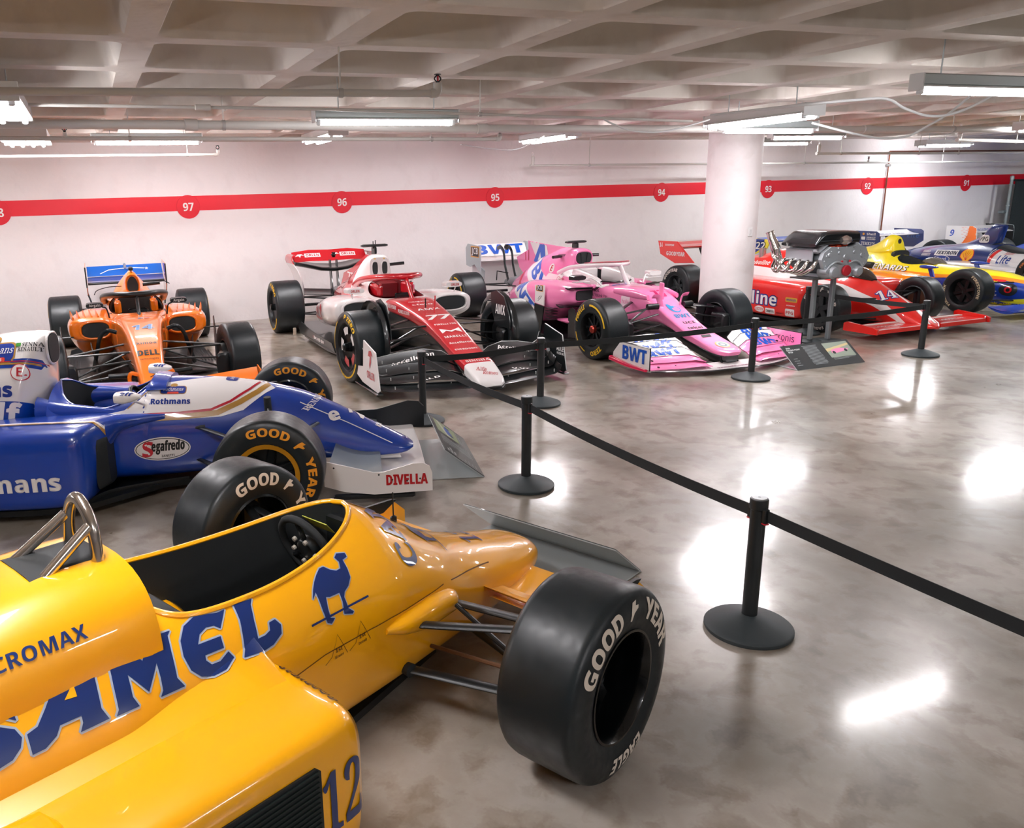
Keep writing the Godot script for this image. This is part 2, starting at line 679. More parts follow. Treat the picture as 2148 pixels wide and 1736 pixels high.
func wheel(parent: Node, at: Vector3, R: float, w: float, rb: float, side: int, steer: float, style: Dictionary):
	var h := holder(parent, "wheel", at)
	h.rotation.y = steer + (0.0 if side > 0 else PI)
	var key := "%.3f %.3f %.3f" % [R, w, rb]
	if not tyre_mesh.has(key):
		var p := []
		var half := []
		for k in 9:
			var r := lerpf(rb, R - 0.03, k / 8.0)
			half.append([r, tyre_side(R, w, rb, r)])
		var zs: float = half[8][1]
		half.append([R - 0.014, zs - 0.006])
		half.append([R - 0.005, zs - 0.017])
		half.append([R - 0.001, zs - 0.034])
		half.append([R, w * 0.2])
		for k in half.size(): p.append(half[k])
		for k in range(half.size() - 1, -1, -1): p.append([half[k][0], -half[k][1]])
		tyre_mesh[key] = mesh_of(lathe(p, 64, "z"), 35.0, rubber())
	var ty := shared(h, "tyre", tyre_mesh[key])
	var rk: String = "rim" + key + style.get("rim", "")
	var zo := w * 0.455
	if not tyre_mesh.has(rk):
		var t := PackedVector3Array()
		var zf: float = zo - style.get("dish", 0.10)
		t.append_array(lathe([[rb + 0.004, zo - 0.004], [rb + 0.002, zo + 0.006], [rb - 0.006, zo + 0.006], [rb - 0.012, zo - 0.004], [rb - 0.022, zo - 0.03], [rb - 0.03, zf], [0.05, zf - 0.015], [0.045, zf + 0.02], [0.0, zf + 0.02]], 40, "z"))
		t.append_array(lathe([[rb + 0.004, -zo + 0.004], [rb - 0.012, -zo - 0.002], [rb - 0.025, -zo + 0.03], [rb - 0.03, -0.02], [0.0, -0.02]], 32, "z"))
		var ns: int = style.get("spokes", 0)
		for k in ns:
			var b := box(V((rb - 0.02) / 2 + 0.01, 0, 0), V(rb - 0.05, style.get("sw", 0.03), 0.025), 0.006)
			t.append_array(moved(b, Transform3D(Basis(Vector3.BACK, TAU * k / ns + 0.3), V(0, 0, zf + 0.012))))
		tyre_mesh[rk] = mesh_of(t, 35.0, style.get("rim_mat", mat("#16191b", 0.35, 0.5)))
	shared(h, "rim", tyre_mesh[rk])
	if style.has("nut"):
		if not tyre_mesh.has("nut" + style.nut):
			tyre_mesh["nut" + style.nut] = mesh_of(lathe([[0.045, -0.05], [0.045, 0.0], [0.03, 0.012], [0.0, 0.014]], 12, "z"), 30.0, mat(style.nut, 0.3, 0.8))
		shared(h, "wheel_nut", tyre_mesh["nut" + style.nut], V(0, 0, zo - style.get("dish", 0.10) + 0.055))
	for a in style.get("text", []):
		# text, angle of its middle, radius, height, colour
		var k2 := "arc" + key + str(a)
		if not tyre_mesh.has(k2):
			var t2: PackedVector2Array
			var t := PackedVector3Array()
			if a[0] == "|":
				t2 = band2(a[2], a[2] + a[3], a[1] - a[5] / 2, a[1] + a[5] / 2, 18)
				for v in t2: t.append(V(v.x, v.y, tyre_side(R, w, rb, v.length()) + 0.0018))
			else:
				if a[0] == "~": t2 = subdiv(poly2([[-0.02, -0.03], [-0.008, -0.032], [0.004, -0.008], [0.028, 0.004], [0.03, 0.014], [0.012, 0.014], [0.018, 0.03], [-0.004, 0.026], [-0.012, 0.008]]), 0.03)
				else: t2 = subdiv(text2(a[0], a[3], a[5] if a.size() > 5 else 0.0, "bx"), 0.03)
				for v in t2:
					var an: float = deg_to_rad(a[1]) - v.x / a[2]
					var rr: float = a[2] + v.y
					t.append(V(cos(an) * rr, sin(an) * rr, tyre_side(R, w, rb, rr) + 0.0018))
			tyre_mesh[k2] = mesh_of(t, 0.0, mat(a[4], 0.7))
		shared(h, "sidewall_lettering" if a[0] != "|" else "sidewall_stripe", tyre_mesh[k2])
		if style.get("both", false): shared(h, "sidewall_lettering", tyre_mesh[k2]).rotation.y = PI
	return h

var rub: StandardMaterial3D
func rubber() -> StandardMaterial3D:
	if rub == null:
		rub = StandardMaterial3D.new()
		rub.albedo_color = Color("#161d20")
		rub.roughness = 0.5
		rub.metallic_specular = 0.45
		var nt := NoiseTexture2D.new()
		var fn := FastNoiseLite.new()
		fn.seed = 5
		fn.frequency = 0.02
		fn.fractal_octaves = 5
		nt.noise = fn
		nt.width = 512
		nt.height = 512
		nt.seamless = true
		var g := Gradient.new()
		g.set_color(0, Color(0.62, 0.62, 0.62))
		g.set_color(1, Color(1, 1, 1))
		nt.color_ramp = g
		rub.roughness_texture = nt
		rub.uv1_triplanar = true
		rub.uv1_scale = Vector3(2.2, 2.2, 2.2)
	return rub

func arm(parent: Node, a: Vector3, b: Vector3, m: Material, r := 0.012, called := "suspension_arm", wide := 2.0):
	return part(parent, called, tube([a, b], r, 8, Vector2(wide, 1)), m)

# ---------------------------------------------------------------- the room
func noise_tex(seed_: int, freq: float, oct: int, ramp: Array, size := 512, bump := false, strength := 4.0) -> NoiseTexture2D:
	var nt := NoiseTexture2D.new()
	var fn := FastNoiseLite.new()
	fn.seed = seed_
	fn.frequency = freq
	fn.fractal_octaves = oct
	fn.noise_type = FastNoiseLite.TYPE_SIMPLEX_SMOOTH
	if not bump and oct > 4:
		fn.domain_warp_enabled = true
		fn.domain_warp_amplitude = 40.0
		fn.domain_warp_frequency = 0.008
	nt.noise = fn
	nt.width = size
	nt.height = size
	nt.seamless = true
	if bump:
		nt.as_normal_map = true
		nt.bump_strength = strength
	else:
		var g := Gradient.new()
		var off := PackedFloat32Array()
		var col := PackedColorArray()
		for r in ramp:
			off.append(r[0])
			col.append(Color(r[1]))
		g.offsets = off
		g.colors = col
		nt.color_ramp = g
	return nt

func floor_mat() -> StandardMaterial3D:
	var m := StandardMaterial3D.new()
	m.albedo_texture = noise_tex(11, 0.005, 7, [[0.0, "#767065"], [0.34, "#888175"], [0.5, "#979085"], [0.68, "#a59e94"], [1.0, "#b5afa6"]], 1024)
	m.detail_enabled = true
	m.detail_blend_mode = BaseMaterial3D.BLEND_MODE_MUL
	m.detail_albedo = noise_tex(23, 0.022, 6, [[0.0, "#a89c8f"], [0.36, "#e6e0da"], [0.55, "#ffffff"], [1.0, "#eee9e4"]], 1024)
	m.detail_uv_layer = BaseMaterial3D.DETAIL_UV_1
	m.uv1_triplanar = true
	m.uv1_world_triplanar = true
	m.uv1_scale = Vector3(0.17, 0.17, 0.17)
	m.roughness = 1.0
	m.roughness_texture = noise_tex(31, 0.012, 5, [[0.0, "#444444"], [0.45, "#545454"], [0.7, "#666666"], [1.0, "#7c7c7c"]], 512)
	m.metallic_specular = 0.65
	m.clearcoat_enabled = true
	m.clearcoat = 0.55
	m.clearcoat_roughness = 0.13
	m.normal_enabled = true
	m.normal_texture = noise_tex(41, 0.006, 3, [], 512, true, 2.2)
	m.normal_scale = 0.06
	return m

func plaster(hex: String, dark: String, seed_: int, rough := 0.7) -> StandardMaterial3D:
	var m := StandardMaterial3D.new()
	m.albedo_texture = noise_tex(seed_, 0.012, 6, [[0.0, dark], [0.4, hex], [1.0, hex]], 512)
	m.roughness = rough
	m.uv1_triplanar = true
	m.uv1_world_triplanar = true
	m.uv1_scale = Vector3(0.3, 0.3, 0.3)
	m.normal_enabled = true
	m.normal_texture = noise_tex(seed_ + 7, 0.08, 4, [], 512, true, 3.0)
	m.normal_scale = 0.12
	return m

const CEIL := 2.67
const WALL := -12.83
const COLX := 7.82
const COLZ := -8.7

func coffer_rows(mx: float, mz: float) -> PackedVector3Array:
	var rows := []
	var spec := [[0.0, 0.0, 0.0], [0.0825, 0.0, 0.07], [0.092, 0.012, 0.075], [0.115, 0.10, 0.085], [0.14, 0.19, 0.10], [0.17, 0.235, 0.13], [0.23, 0.265, 0.17], [0.30, 0.275, 0.15]]
	for s in spec:
		var ring := PackedVector3Array()
		var hx: float = mx / 2 - s[0]
		var hz: float = mz / 2 - s[0]
		var r: float = s[2]
		for q in [[1, 1, 0], [-1, 1, 90], [-1, -1, 180], [1, -1, 270]]:
			for k in 6:
				var a := deg_to_rad(q[2] + 18.0 * k)
				ring.append(V(q[0] * (hx - r) + cos(a) * r, s[1], q[1] * (hz - r) + sin(a) * r))
		rows.append(ring)
	return grid(rows, true, false, true)

func build_room():
	var fl := structure("floor", "polished grey-beige concrete garage floor")
	part(fl, "slab", box(V(8, -0.1, -3.5), V(40, 0.2, 26)), floor_mat(), 0.0)
	var wm := plaster("#f1ecec", "#ece6e6", 3, 0.6)
	var wb := structure("wall_back", "long white painted garage wall with a red stripe")
	part(wb, "wall_face", box(V(8, 1.5, WALL - 0.15), V(40, 3.2, 0.3)), wm, 0.0)
	var red := mat("#e3122b", 0.42)
	part(wb, "red_stripe", box(V(8, 1.802, WALL + 0.002), V(40, 0.213, 0.006)), red, 0.0, "red painted stripe along the wall")
	for w in [["wall_left", V(-11.85, 1.5, -3.5), V(0.3, 3.2, 26)], ["wall_right", V(27.85, 1.5, -3.5), V(0.3, 3.2, 26)], ["wall_front", V(8, 1.5, 9.35), V(40, 3.2, 0.3)]]:
		var o := structure(w[0], "white painted garage wall")
		part(o, "wall_face", box(w[1], w[2]), wm, 0.0)
	var ce := structure("ceiling", "pale concrete waffle-slab ceiling")
	var cm := plaster("#d4cfc7", "#c2bab0", 17, 0.85)
	var mx := 1.083
	var mz := 1.065
	var cell := mesh_of(coffer_rows(mx, mz), 50.0, cm)
	var flat_cell := mesh_of(moved(slab(PackedVector2Array([Vector2(-mx / 2, -mz / 2), Vector2(mx / 2, -mz / 2), Vector2(mx / 2, mz / 2), Vector2(-mx / 2, mz / 2)]), 0.02), Transform3D(Basis.IDENTITY, V(0, 0.01, 0))), 0.0, cm)
	var x0 := 0.365 + mx / 2
	var z0 := -4.9 - mz / 2
	for i in range(-4, 18):
		for j in range(-3, 7):
			var p: Vector3 = V(x0 + i * mx, CEIL, z0 - j * mz)
			var near_col := absf(p.x - COLX) < 0.95 and absf(p.z - COLZ) < 0.9
			shared(ce, "solid_panel" if near_col else "coffer", flat_cell if near_col else cell, p)
	var xa := x0 - 4.5 * mx
	var xb := x0 + 17.5 * mx
	var za := z0 + 3.5 * mz
	var zb := z0 - 6.5 * mz
	part(ce, "slab", box(V(8, 3.1, -3.5), V(40, 0.2, 26)), cm, 0.0)
	for b in [[V((-12 + xa) / 2, 2.85, -3.5), V(xa + 12, 0.36, 26)], [V((28 + xb) / 2, 2.85, -3.5), V(28 - xb, 0.36, 26)], [V((xa + xb) / 2, 2.85, (za + 9.5) / 2), V(xb - xa, 0.36, 9.5 - za)], [V((xa + xb) / 2, 2.85, (zb - 13.0) / 2), V(xb - xa, 0.36, zb + 13.0)]]:
		part(ce, "solid_panel", box(b[0], b[1]), cm, 0.0)
	# column
	var co := thing("column", "round white concrete column between the pink and the red car", "column", V(COLX, 0, COLZ))
	part(co, "shaft", lathe([[0.0, 0.0], [0.33, 0.0], [0.33, 2.68], [0.0, 2.68]], 64), plaster("#ebe6e6", "#ddd6d4", 9, 0.6), 40.0)
	var sw := thing("switch_plate", "small white electrical switch plate on the round column", "switch", V(COLX + 0.03, 1.26, COLZ + 0.335), 0.05)
	part(sw, "plate", box(V(0, 0, 0), V(0.075, 0.115, 0.012), 0.004), mat("#e4e2e2", 0.4))
	part(sw, "rocker", box(V(0, 0, 0.007), V(0.03, 0.06, 0.008), 0.002), mat("#d8d6d6", 0.4))
	# stall numbers
	for q in [["98", -1.162, "ninety-eight"], ["97", 1.412, "ninety-seven"], ["96", 3.789, "ninety-six"], ["95", 6.492, "ninety-five"], ["94", 9.894, "ninety-four"], ["93", 12.39, "ninety-three"], ["92", 14.973, "ninety-two"], ["91", 17.838, "ninety-one"]]:
		var d := thing("stall_number", "red disc with white number %s on the wall stripe" % q[2], "sign", V(q[1], 1.752, WALL + 0.006), 0.0, "stall number discs")
		var dk := part(d, "disc", moved(lathe([[0.0, 0.0], [0.17, 0.0], [0.17, 0.004], [0.167, 0.006], [0.0, 0.006]], 48, "z"), Transform3D.IDENTITY), mat("#dd1029", 0.4), 30.0)
		write(dk, q[0], V(0, 0, 0), Vector3.RIGHT, Vector3.UP, 0.115, mat("#f4f1ee", 0.5), 0.155)
	# copper pipe by 92, with a clamp
	var cu := thing("copper_pipe", "thin brown copper pipe running down the wall beside number 92", "pipe")
	part(cu, "riser", rod(V(15.46, 0.02, WALL + 0.035), V(15.46, 2.42, WALL + 0.035), 0.014), mat("#7c4a38", 0.4, 0.6))
	part(cu, "run", rod(V(15.46, 2.42, WALL + 0.035), V(21, 2.40, WALL + 0.035), 0.014), mat("#7c4a38", 0.4, 0.6))
	part(cu, "clamp", box(V(15.46, 2.15, WALL + 0.03), V(0.12, 0.05, 0.05), 0.008), mat("#9a9a98", 0.35, 0.8))
	# fence at the right
	var fe := thing("screen_fence", "dark mesh screen fence with galvanised post at the right edge", "fence", V(18.72, 0, -12.45))
	part(fe, "post", rod(V(0, 0, 0), V(0, 1.84, 0), 0.033, 14), mat("#8d9798", 0.4, 0.7))
	part(fe, "post_cap", lathe([[0.0, 1.88], [0.03, 1.875], [0.042, 1.85], [0.042, 1.80], [0.036, 1.795]], 14), mat("#a3adad", 0.35, 0.7))
	part(fe, "rail", rod(V(0, 1.78, 0), V(3.4, 1.78, 0), 0.022), mat("#20282a", 0.5, 0.5))
	part(fe, "wall_bracket", box(V(-0.06, 1.12, -0.05), V(0.14, 0.06, 0.12), 0.01), mat("#7c8687", 0.4, 0.7))
	var mm := StandardMaterial3D.new()
	mm.albedo_texture = noise_tex(71, 0.05, 5, [[0.0, "#131a1c"], [0.5, "#1d2628"], [1.0, "#2c3739"]], 512)
	mm.uv1_triplanar = true
	mm.uv1_scale = Vector3(2, 2, 2)
	mm.roughness = 0.85
	part(fe, "mesh_screen", box(V(1.75, 0.9, 0.02), V(3.3, 1.72, 0.02)), mm, 0.0)
	for k in 4: part(fe, "tie", lathe([[0.036, -0.012], [0.042, 0.0], [0.036, 0.012]], 12), mat("#aab3b3", 0.4, 0.6)).position = V(0, 0.35 + k * 0.45, 0)

# ---------------------------------------------------------------- lamps, pipes, cables overhead
func tube_glow() -> StandardMaterial3D:
	var m := mat("#f4f6ff", 0.3)
	m.emission_enabled = true
	m.emission = Color(1.0, 0.98, 0.99)
	m.emission_energy_multiplier = 80.0
	return m

func build_ceiling_fittings():
	var glow := tube_glow()
	var white := mat("#dfe3e4", 0.35)
	var steel := mat("#b9c4c6", 0.3, 0.5)
	var names := ["hanging before the first pipe above the white and red car", "close to the far wall at the left", "end-on near the far wall, left of middle", "end-on near the far wall, right of middle", "end-on just left of the column top", "crossing in front of the column top", "large and near at the upper right edge", "far right behind the column", "far right above number 91", "cut by the left edge, end-on", "with four tubes at the left edge by the wall", "over the yellow, orange and blue car, behind the picture's top", "added out of view over the aisle at the far right", "above the yellow car's rear", "added unseen behind the camera to the left", "added unseen behind the camera to the right", "added unseen over the navy blue car", "added for light between the column and the red car", "added unseen far to the right behind the camera", "added unseen left of the blue and white car", "added unseen left of the orange car by the wall", "added unseen by the dark screen fence"]
	for i in FIX.size():
		var q: Array = FIX[i]
		var L: float = q[5]
		var nt: int = q[4]
		var o := thing("fluorescent_lamp", "white fluorescent ceiling lamp " + names[i], "lamp", V(q[0], q[1], q[2]), deg_to_rad(q[3]), "fluorescent ceiling lamps")
		var wid := 0.10 if nt == 1 else (0.24 if nt == 2 else 0.5)
		part(o, "housing", box(V(0, 0.075, 0), V(L + 0.06, 0.075, wid), 0.008), steel if nt == 1 else white, 30.0)
		part(o, "reflector", box(V(0, 0.033, 0), V(L + 0.02, 0.012, wid + 0.01), 0.003), white, 30.0)
		for k in nt:
			var z := (k - (nt - 1) / 2.0) * (0.15 if nt == 2 else 0.11)
			part(o, "tube", moved(lathe([[0.0, -L / 2 + 0.03], [0.017, -L / 2 + 0.03], [0.017, L / 2 - 0.03], [0.0, L / 2 - 0.03]], 12, "x"), Transform3D(Basis.IDENTITY, V(0, 0, z))), glow, 40.0)
			for s in [-1, 1]: part(o, "lampholder", box(V(s * (L / 2 - 0.01), 0.012, z), V(0.03, 0.06, 0.04), 0.006), white, 30.0)
		for s in [-1, 1]:
			part(o, "end_cap", box(V(s * (L / 2 + 0.03), 0.06, 0), V(0.012, 0.11, wid + 0.01), 0.003), white, 30.0)
			part(o, "hanger", rod(V(s * L * 0.35, 0.11, 0), V(s * L * 0.35, CEIL + 0.276 - q[1], 0), 0.005, 6), steel)
		var al := AreaLight3D.new()
		al.name = "light"
		o.add_child(al)
		al.area_size = Vector2(L - 0.06, 0.05 if nt == 1 else 0.2)
		al.position = V(0, -0.025, 0)
		al.rotation_degrees = Vector3(-90, 0, 0)
		al.light_color = Color(1.0, 0.975, 0.98) if q[0] < 9.0 else Color(0.94, 0.985, 1.0)
		al.light_energy = LAMP_ENERGY * (1.0 if nt == 1 else 1.35)
		al.shadow_enabled = true
		al.area_range = 40.0
	# pipes: [label, name, radius, points, couplings x, hangers x, heads x]
	var pm := mat("#c9c8c3", 0.4)
	var pipes := [
		["white sprinkler pipe nearest the camera, ending in an elbow", 0.021, [V(-3.0, 2.375, -4.9), V(2.05, 2.425, -4.9)], [], [1.47], [[2.07, 1]]],
		["thin white conduit behind the nearest sprinkler pipe", 0.012, [V(-3.0, 2.53, -6.6), V(1.88, 2.502, -6.6), V(5.4, 2.425, -6.6)], [0.9], [3.2], []],
		["thick white pipe running the whole width before the wall", 0.040, [V(-4.0, 2.515, -7.9), V(2.15, 2.486, -7.9), V(3.5, 2.462, -7.9), V(21, 2.452, -7.9)], [0.96, 3.85, 9.1, 12.3], [1.25, 10.6], []],
		["slim sprinkler pipe passing under the lamp above the white and red car", 0.020, [V(-3.0, 2.43, -8.4), V(4.29, 2.392, -8.4)], [], [0.45, 3.5], [[-0.11, 0], [4.29, 1]]],
		["short sprinkler pipe near the wall at the left", 0.017, [V(-3.0, 2.402, -11.0), V(1.625, 2.396, -11.0)], [], [1.26], [[1.62, 1]]],
		["long low sprinkler pipe along the wall behind the column", 0.018, [V(6.84, 2.24, -12.2), V(20, 2.155, -12.2)], [], [7.93, 12.6, 16.2], [[6.84, 2], [14.2, 0]]],
		["sprinkler pipe at the right with an upright white head", 0.020, [V(11.63, 2.317, -11.0), V(20, 2.26, -11.0)], [], [12.15, 14.0, 15.0], [[11.63, 2]]],
		["nearer sprinkler pipe cut by the right edge of the picture", 0.022, [V(11.16, 2.348, -8.2), V(16, 2.24, -8.2)], [], [12.3], [[11.14, 2]]]]
	for q in pipes:
		var o := thing("ceiling_pipe", q[0], "pipe", Vector3.ZERO, 0.0, "pipes under the ceiling")
		part(o, "pipe", tube(q[2], q[1], 12), pm, 60.0)
		var pt := func(x):
			var a: Vector3 = q[2][0]
			for k in range(1, q[2].size()):
				var b: Vector3 = q[2][k]
				if x <= b.x or k == q[2].size() - 1: return a.lerp(b, (x - a.x) / (b.x - a.x))
				a = b
		for x in q[3]: part(o, "coupling", moved(lathe([[q[1], -0.06], [q[1] + 0.01, -0.055], [q[1] + 0.01, 0.055], [q[1], 0.06]], 14, "x"), Transform3D(Basis.IDENTITY, pt.call(x))), pm)
		for x in q[4]:
			var p: Vector3 = pt.call(x)
			part(o, "hanger", rod(p + V(0, q[1], 0), V(p.x, CEIL + 0.276, p.z), 0.006, 6), pm)
			part(o, "hanger_ring", moved(lathe([[q[1], -0.014], [q[1] + 0.006, -0.014], [q[1] + 0.006, 0.014], [q[1], 0.014]], 12, "x"), Transform3D(Basis.IDENTITY, p)), mat("#b9bab8", 0.4, 0.4))
		for hd in q[5]:
			var p: Vector3 = pt.call(hd[0])
			if hd[1] > 0: part(o, "elbow", tube(smooth_pts([p - V(0.03, 0, 0), p + V(0.01, 0.004, 0), p + V(0.02, 0.035, 0), p + V(0.02, 0.06, 0)]), q[1] + 0.006, 12), pm)
			else: part(o, "tee", rod(p, p + V(0, 0.05, 0), q[1], 10), pm)
			var b: Vector3 = p + V(0.02 if hd[1] > 0 else 0.0, 0.055, 0)
			var dark := mat("#20272a", 0.4, 0.5) if hd[1] < 2 else mat("#e6e6e6", 0.35)
			if hd[1] == 2:
				part(o, "sprinkler_base", moved(lathe([[0.028, 0.0], [0.03, 0.07], [0.02, 0.09], [0.012, 0.1], [0.0, 0.1]], 12), Transform3D(Basis.IDENTITY, b)), pm)
				b += V(0, 0.09, 0)
			part(o, "sprinkler_head", moved(lathe([[0.012, 0.0], [0.012, 0.014], [0.006, 0.016], [0.006, 0.05], [0.022, 0.052], [0.022, 0.056], [0.0, 0.058]], 10), Transform3D(Basis.IDENTITY, b)), dark)
			part(o, "sprinkler_frame", tube(smooth_pts([b + V(-0.008, 0.012, 0), b + V(-0.021, 0.03, 0), b + V(0, 0.05, 0), b + V(0.021, 0.03, 0), b + V(0.008, 0.012, 0)]), 0.004, 6), dark)
			if hd[1] < 2: part(o, "sprinkler_bulb", rod(b + V(0, 0.016, 0.004), b + V(0, 0.045, 0.004), 0.005, 6), mat("#c8283a", 0.2))
	var cm := mat("#d7dadb", 0.45)
	for q in [["white flexible conduit looping at the upper right", [V(5.1, 2.42, -6.0), V(5.38, 2.43, -5.2), V(5.82, 2.463, -5.2), V(6.17, 2.478, -5.2), V(6.4, 2.403, -5.2), V(6.68, 2.349, -5.2), V(6.96, 2.37, -5.2), V(7.29, 2.472, -5.2), V(7.7, 2.66, -5.2)], 0.011],
			["white flexible conduit sagging right of the column lamp", [V(6.45, 2.38, -6.2), V(6.755, 2.269, -6.0), V(7.123, 2.226, -6.0), V(7.461, 2.246, -6.0), V(7.729, 2.347, -6.0), V(7.967, 2.453, -6.0), V(8.3, 2.66, -6.0)], 0.011],
			["grey cable sagging left of the column lamp", [V(4.4, 2.45, -6.6), V(4.55, 2.39, -6.6), V(4.756, 2.337, -6.6), V(5.02, 2.329, -6.6), V(5.23, 2.358, -6.6), V(5.6, 2.44, -6.6)], 0.008],
			["white cable drooping to the end-on lamp by the wall", [V(4.3, 2.40, -9.4), V(4.9, 2.36, -9.7), V(5.4, 2.38, -10.0), V(5.9, 2.55, -10.2)], 0.009]]:
		var o := MeshInstance3D.new()
		top(o, "ceiling_cable", q[0], "cable", Vector3.ZERO, 0.0, "cables under the ceiling")
		o.mesh = mesh_of(tube(smooth_pts(q[1], 8), q[2], 8), 60.0, cm)

# ---------------------------------------------------------------- belt stanchions and floor signs
func build_barriers():
	var blk := mat("#181d1f", 0.42)
	var bm := mat("#30383b", 0.55)
	var S := {"A": V(2.435, 0, -2.427), "B": V(2.437, 0, -4.373), "F": V(2.42, 0, -6.1), "C": V(3.573, 0, -6.171), "D": V(5.891, 0, -6.12), "E": V(8.254, 0, -6.17), "G": V(8.3, 0, -7.78)}
	var lab := {"A": "nearest black belt stanchion beside the yellow car's front wheel", "B": "second black belt stanchion behind the nearest one", "F": "black belt stanchion at the corner, left of the black front wing", "C": "black belt stanchion before the right end of the black front wing", "D": "black belt stanchion before the pink car's front wing", "E": "black belt stanchion before the red car's nose, far right", "G": "black belt stanchion hidden behind the display engine's left post"}
	var base := mesh_of(lathe([[0.0, 0.0], [0.176, 0.0], [0.18, 0.006], [0.18, 0.017], [0.172, 0.024], [0.10, 0.05], [0.05, 0.066], [0.036, 0.072], [0.0, 0.072]], 48), 35.0, bm)
	var post := mesh_of(lathe([[0.0, 0.06], [0.0315, 0.06], [0.0315, 0.585], [0.0, 0.585]], 28), 35.0, blk)
	var capm := mesh_of(lathe([[0.0315, 0.545], [0.0365, 0.55], [0.0365, 0.588], [0.034, 0.592], [0.0, 0.594]], 28), 35.0, blk)
	var topm := mesh_of(lathe([[0.034, 0.5925], [0.030, 0.5965], [0.006, 0.5965], [0.005, 0.594], [0.0, 0.594]], 28), 35.0, mat("#8b9092", 0.35, 0.3))
	for k in S:
		var o := thing("belt_stanchion", lab[k], "stanchion", S[k], 0.0, "low belt stanchions")
		shared(o, "base", base)
		shared(o, "post", post)
		shared(o, "cap", capm)
		shared(o, "cap_top", topm)
		var out := {"A": [V(0, 0, 1), V(0, 0, -1)], "B": [V(0, 0, 1), V(0, 0, -1)], "F": [V(0, 0, 1), V(1, 0, 0)], "C": [V(1, 0, 0), V(-1, 0, 0)], "D": [V(1, 0, 0), V(-1, 0, 0)], "E": [V(-1, 0, 0), V(0, 0, -1)], "G": [V(0, 0, 1)]}
		for d in out[k]:
			var t := box(V(0.04, 0.527, 0), V(0.02, 0.062, 0.026), 0.004)
			var b: Basis = Basis(d, Vector3.UP, d.cross(Vector3.UP))
			part(o, "belt_clip", moved(t, Transform3D(b, Vector3.ZERO)), blk, 30.0)
			part(o, "clip_latch", moved(box(V(0.04, 0.494, 0.0), V(0.022, 0.005, 0.02)), Transform3D(b, Vector3.ZERO)), mat("#c01f33", 0.4), 0.0, "small red latch")
	var bel := mat("#14181a", 0.8)
	var runs := [["A", V(2.62, 0, 0.2), "belt from the nearest stanchion out of the picture to the right"], ["A", "B", "belt between the two nearest stanchions"], ["B", "F", "belt running back past the red car's nose to the corner stanchion"], ["F", "C", "belt before the black front wing"], ["C", "D", "long belt before the pink car"], ["D", "E", "belt below the display engine"], ["E", "G", "belt from the far stanchion back behind the display engine"]]
	for r in runs:
		var a: Vector3 = S[r[0]]
		var b: Vector3 = S[r[1]] if r[1] is String else r[1]
		var d := (b - a).normalized()
		a += d * 0.045
		if r[1] is String: b -= d * 0.045
		var rows := [PackedVector3Array(), PackedVector3Array(), PackedVector3Array(), PackedVector3Array()]
		var s := d.cross(Vector3.UP) * 0.0015
		for k in 17:
			var u := k / 16.0
			var p: Vector3 = a.lerp(b, u) + V(0, 0.527 - 0.02 * 4 * u * (1 - u), 0)
			rows[0].append(p + s + V(0, 0.025, 0))
			rows[1].append(p - s + V(0, 0.025, 0))
			rows[2].append(p - s - V(0, 0.025, 0))
			rows[3].append(p + s - V(0, 0.025, 0))
		rows.append(rows[0])
		var o := MeshInstance3D.new()
		top(o, "barrier_belt", "black " + r[2], "belt", Vector3.ZERO, 0.0, "barrier belts")
		o.mesh = mesh_of(grid(rows), 30.0, bel)

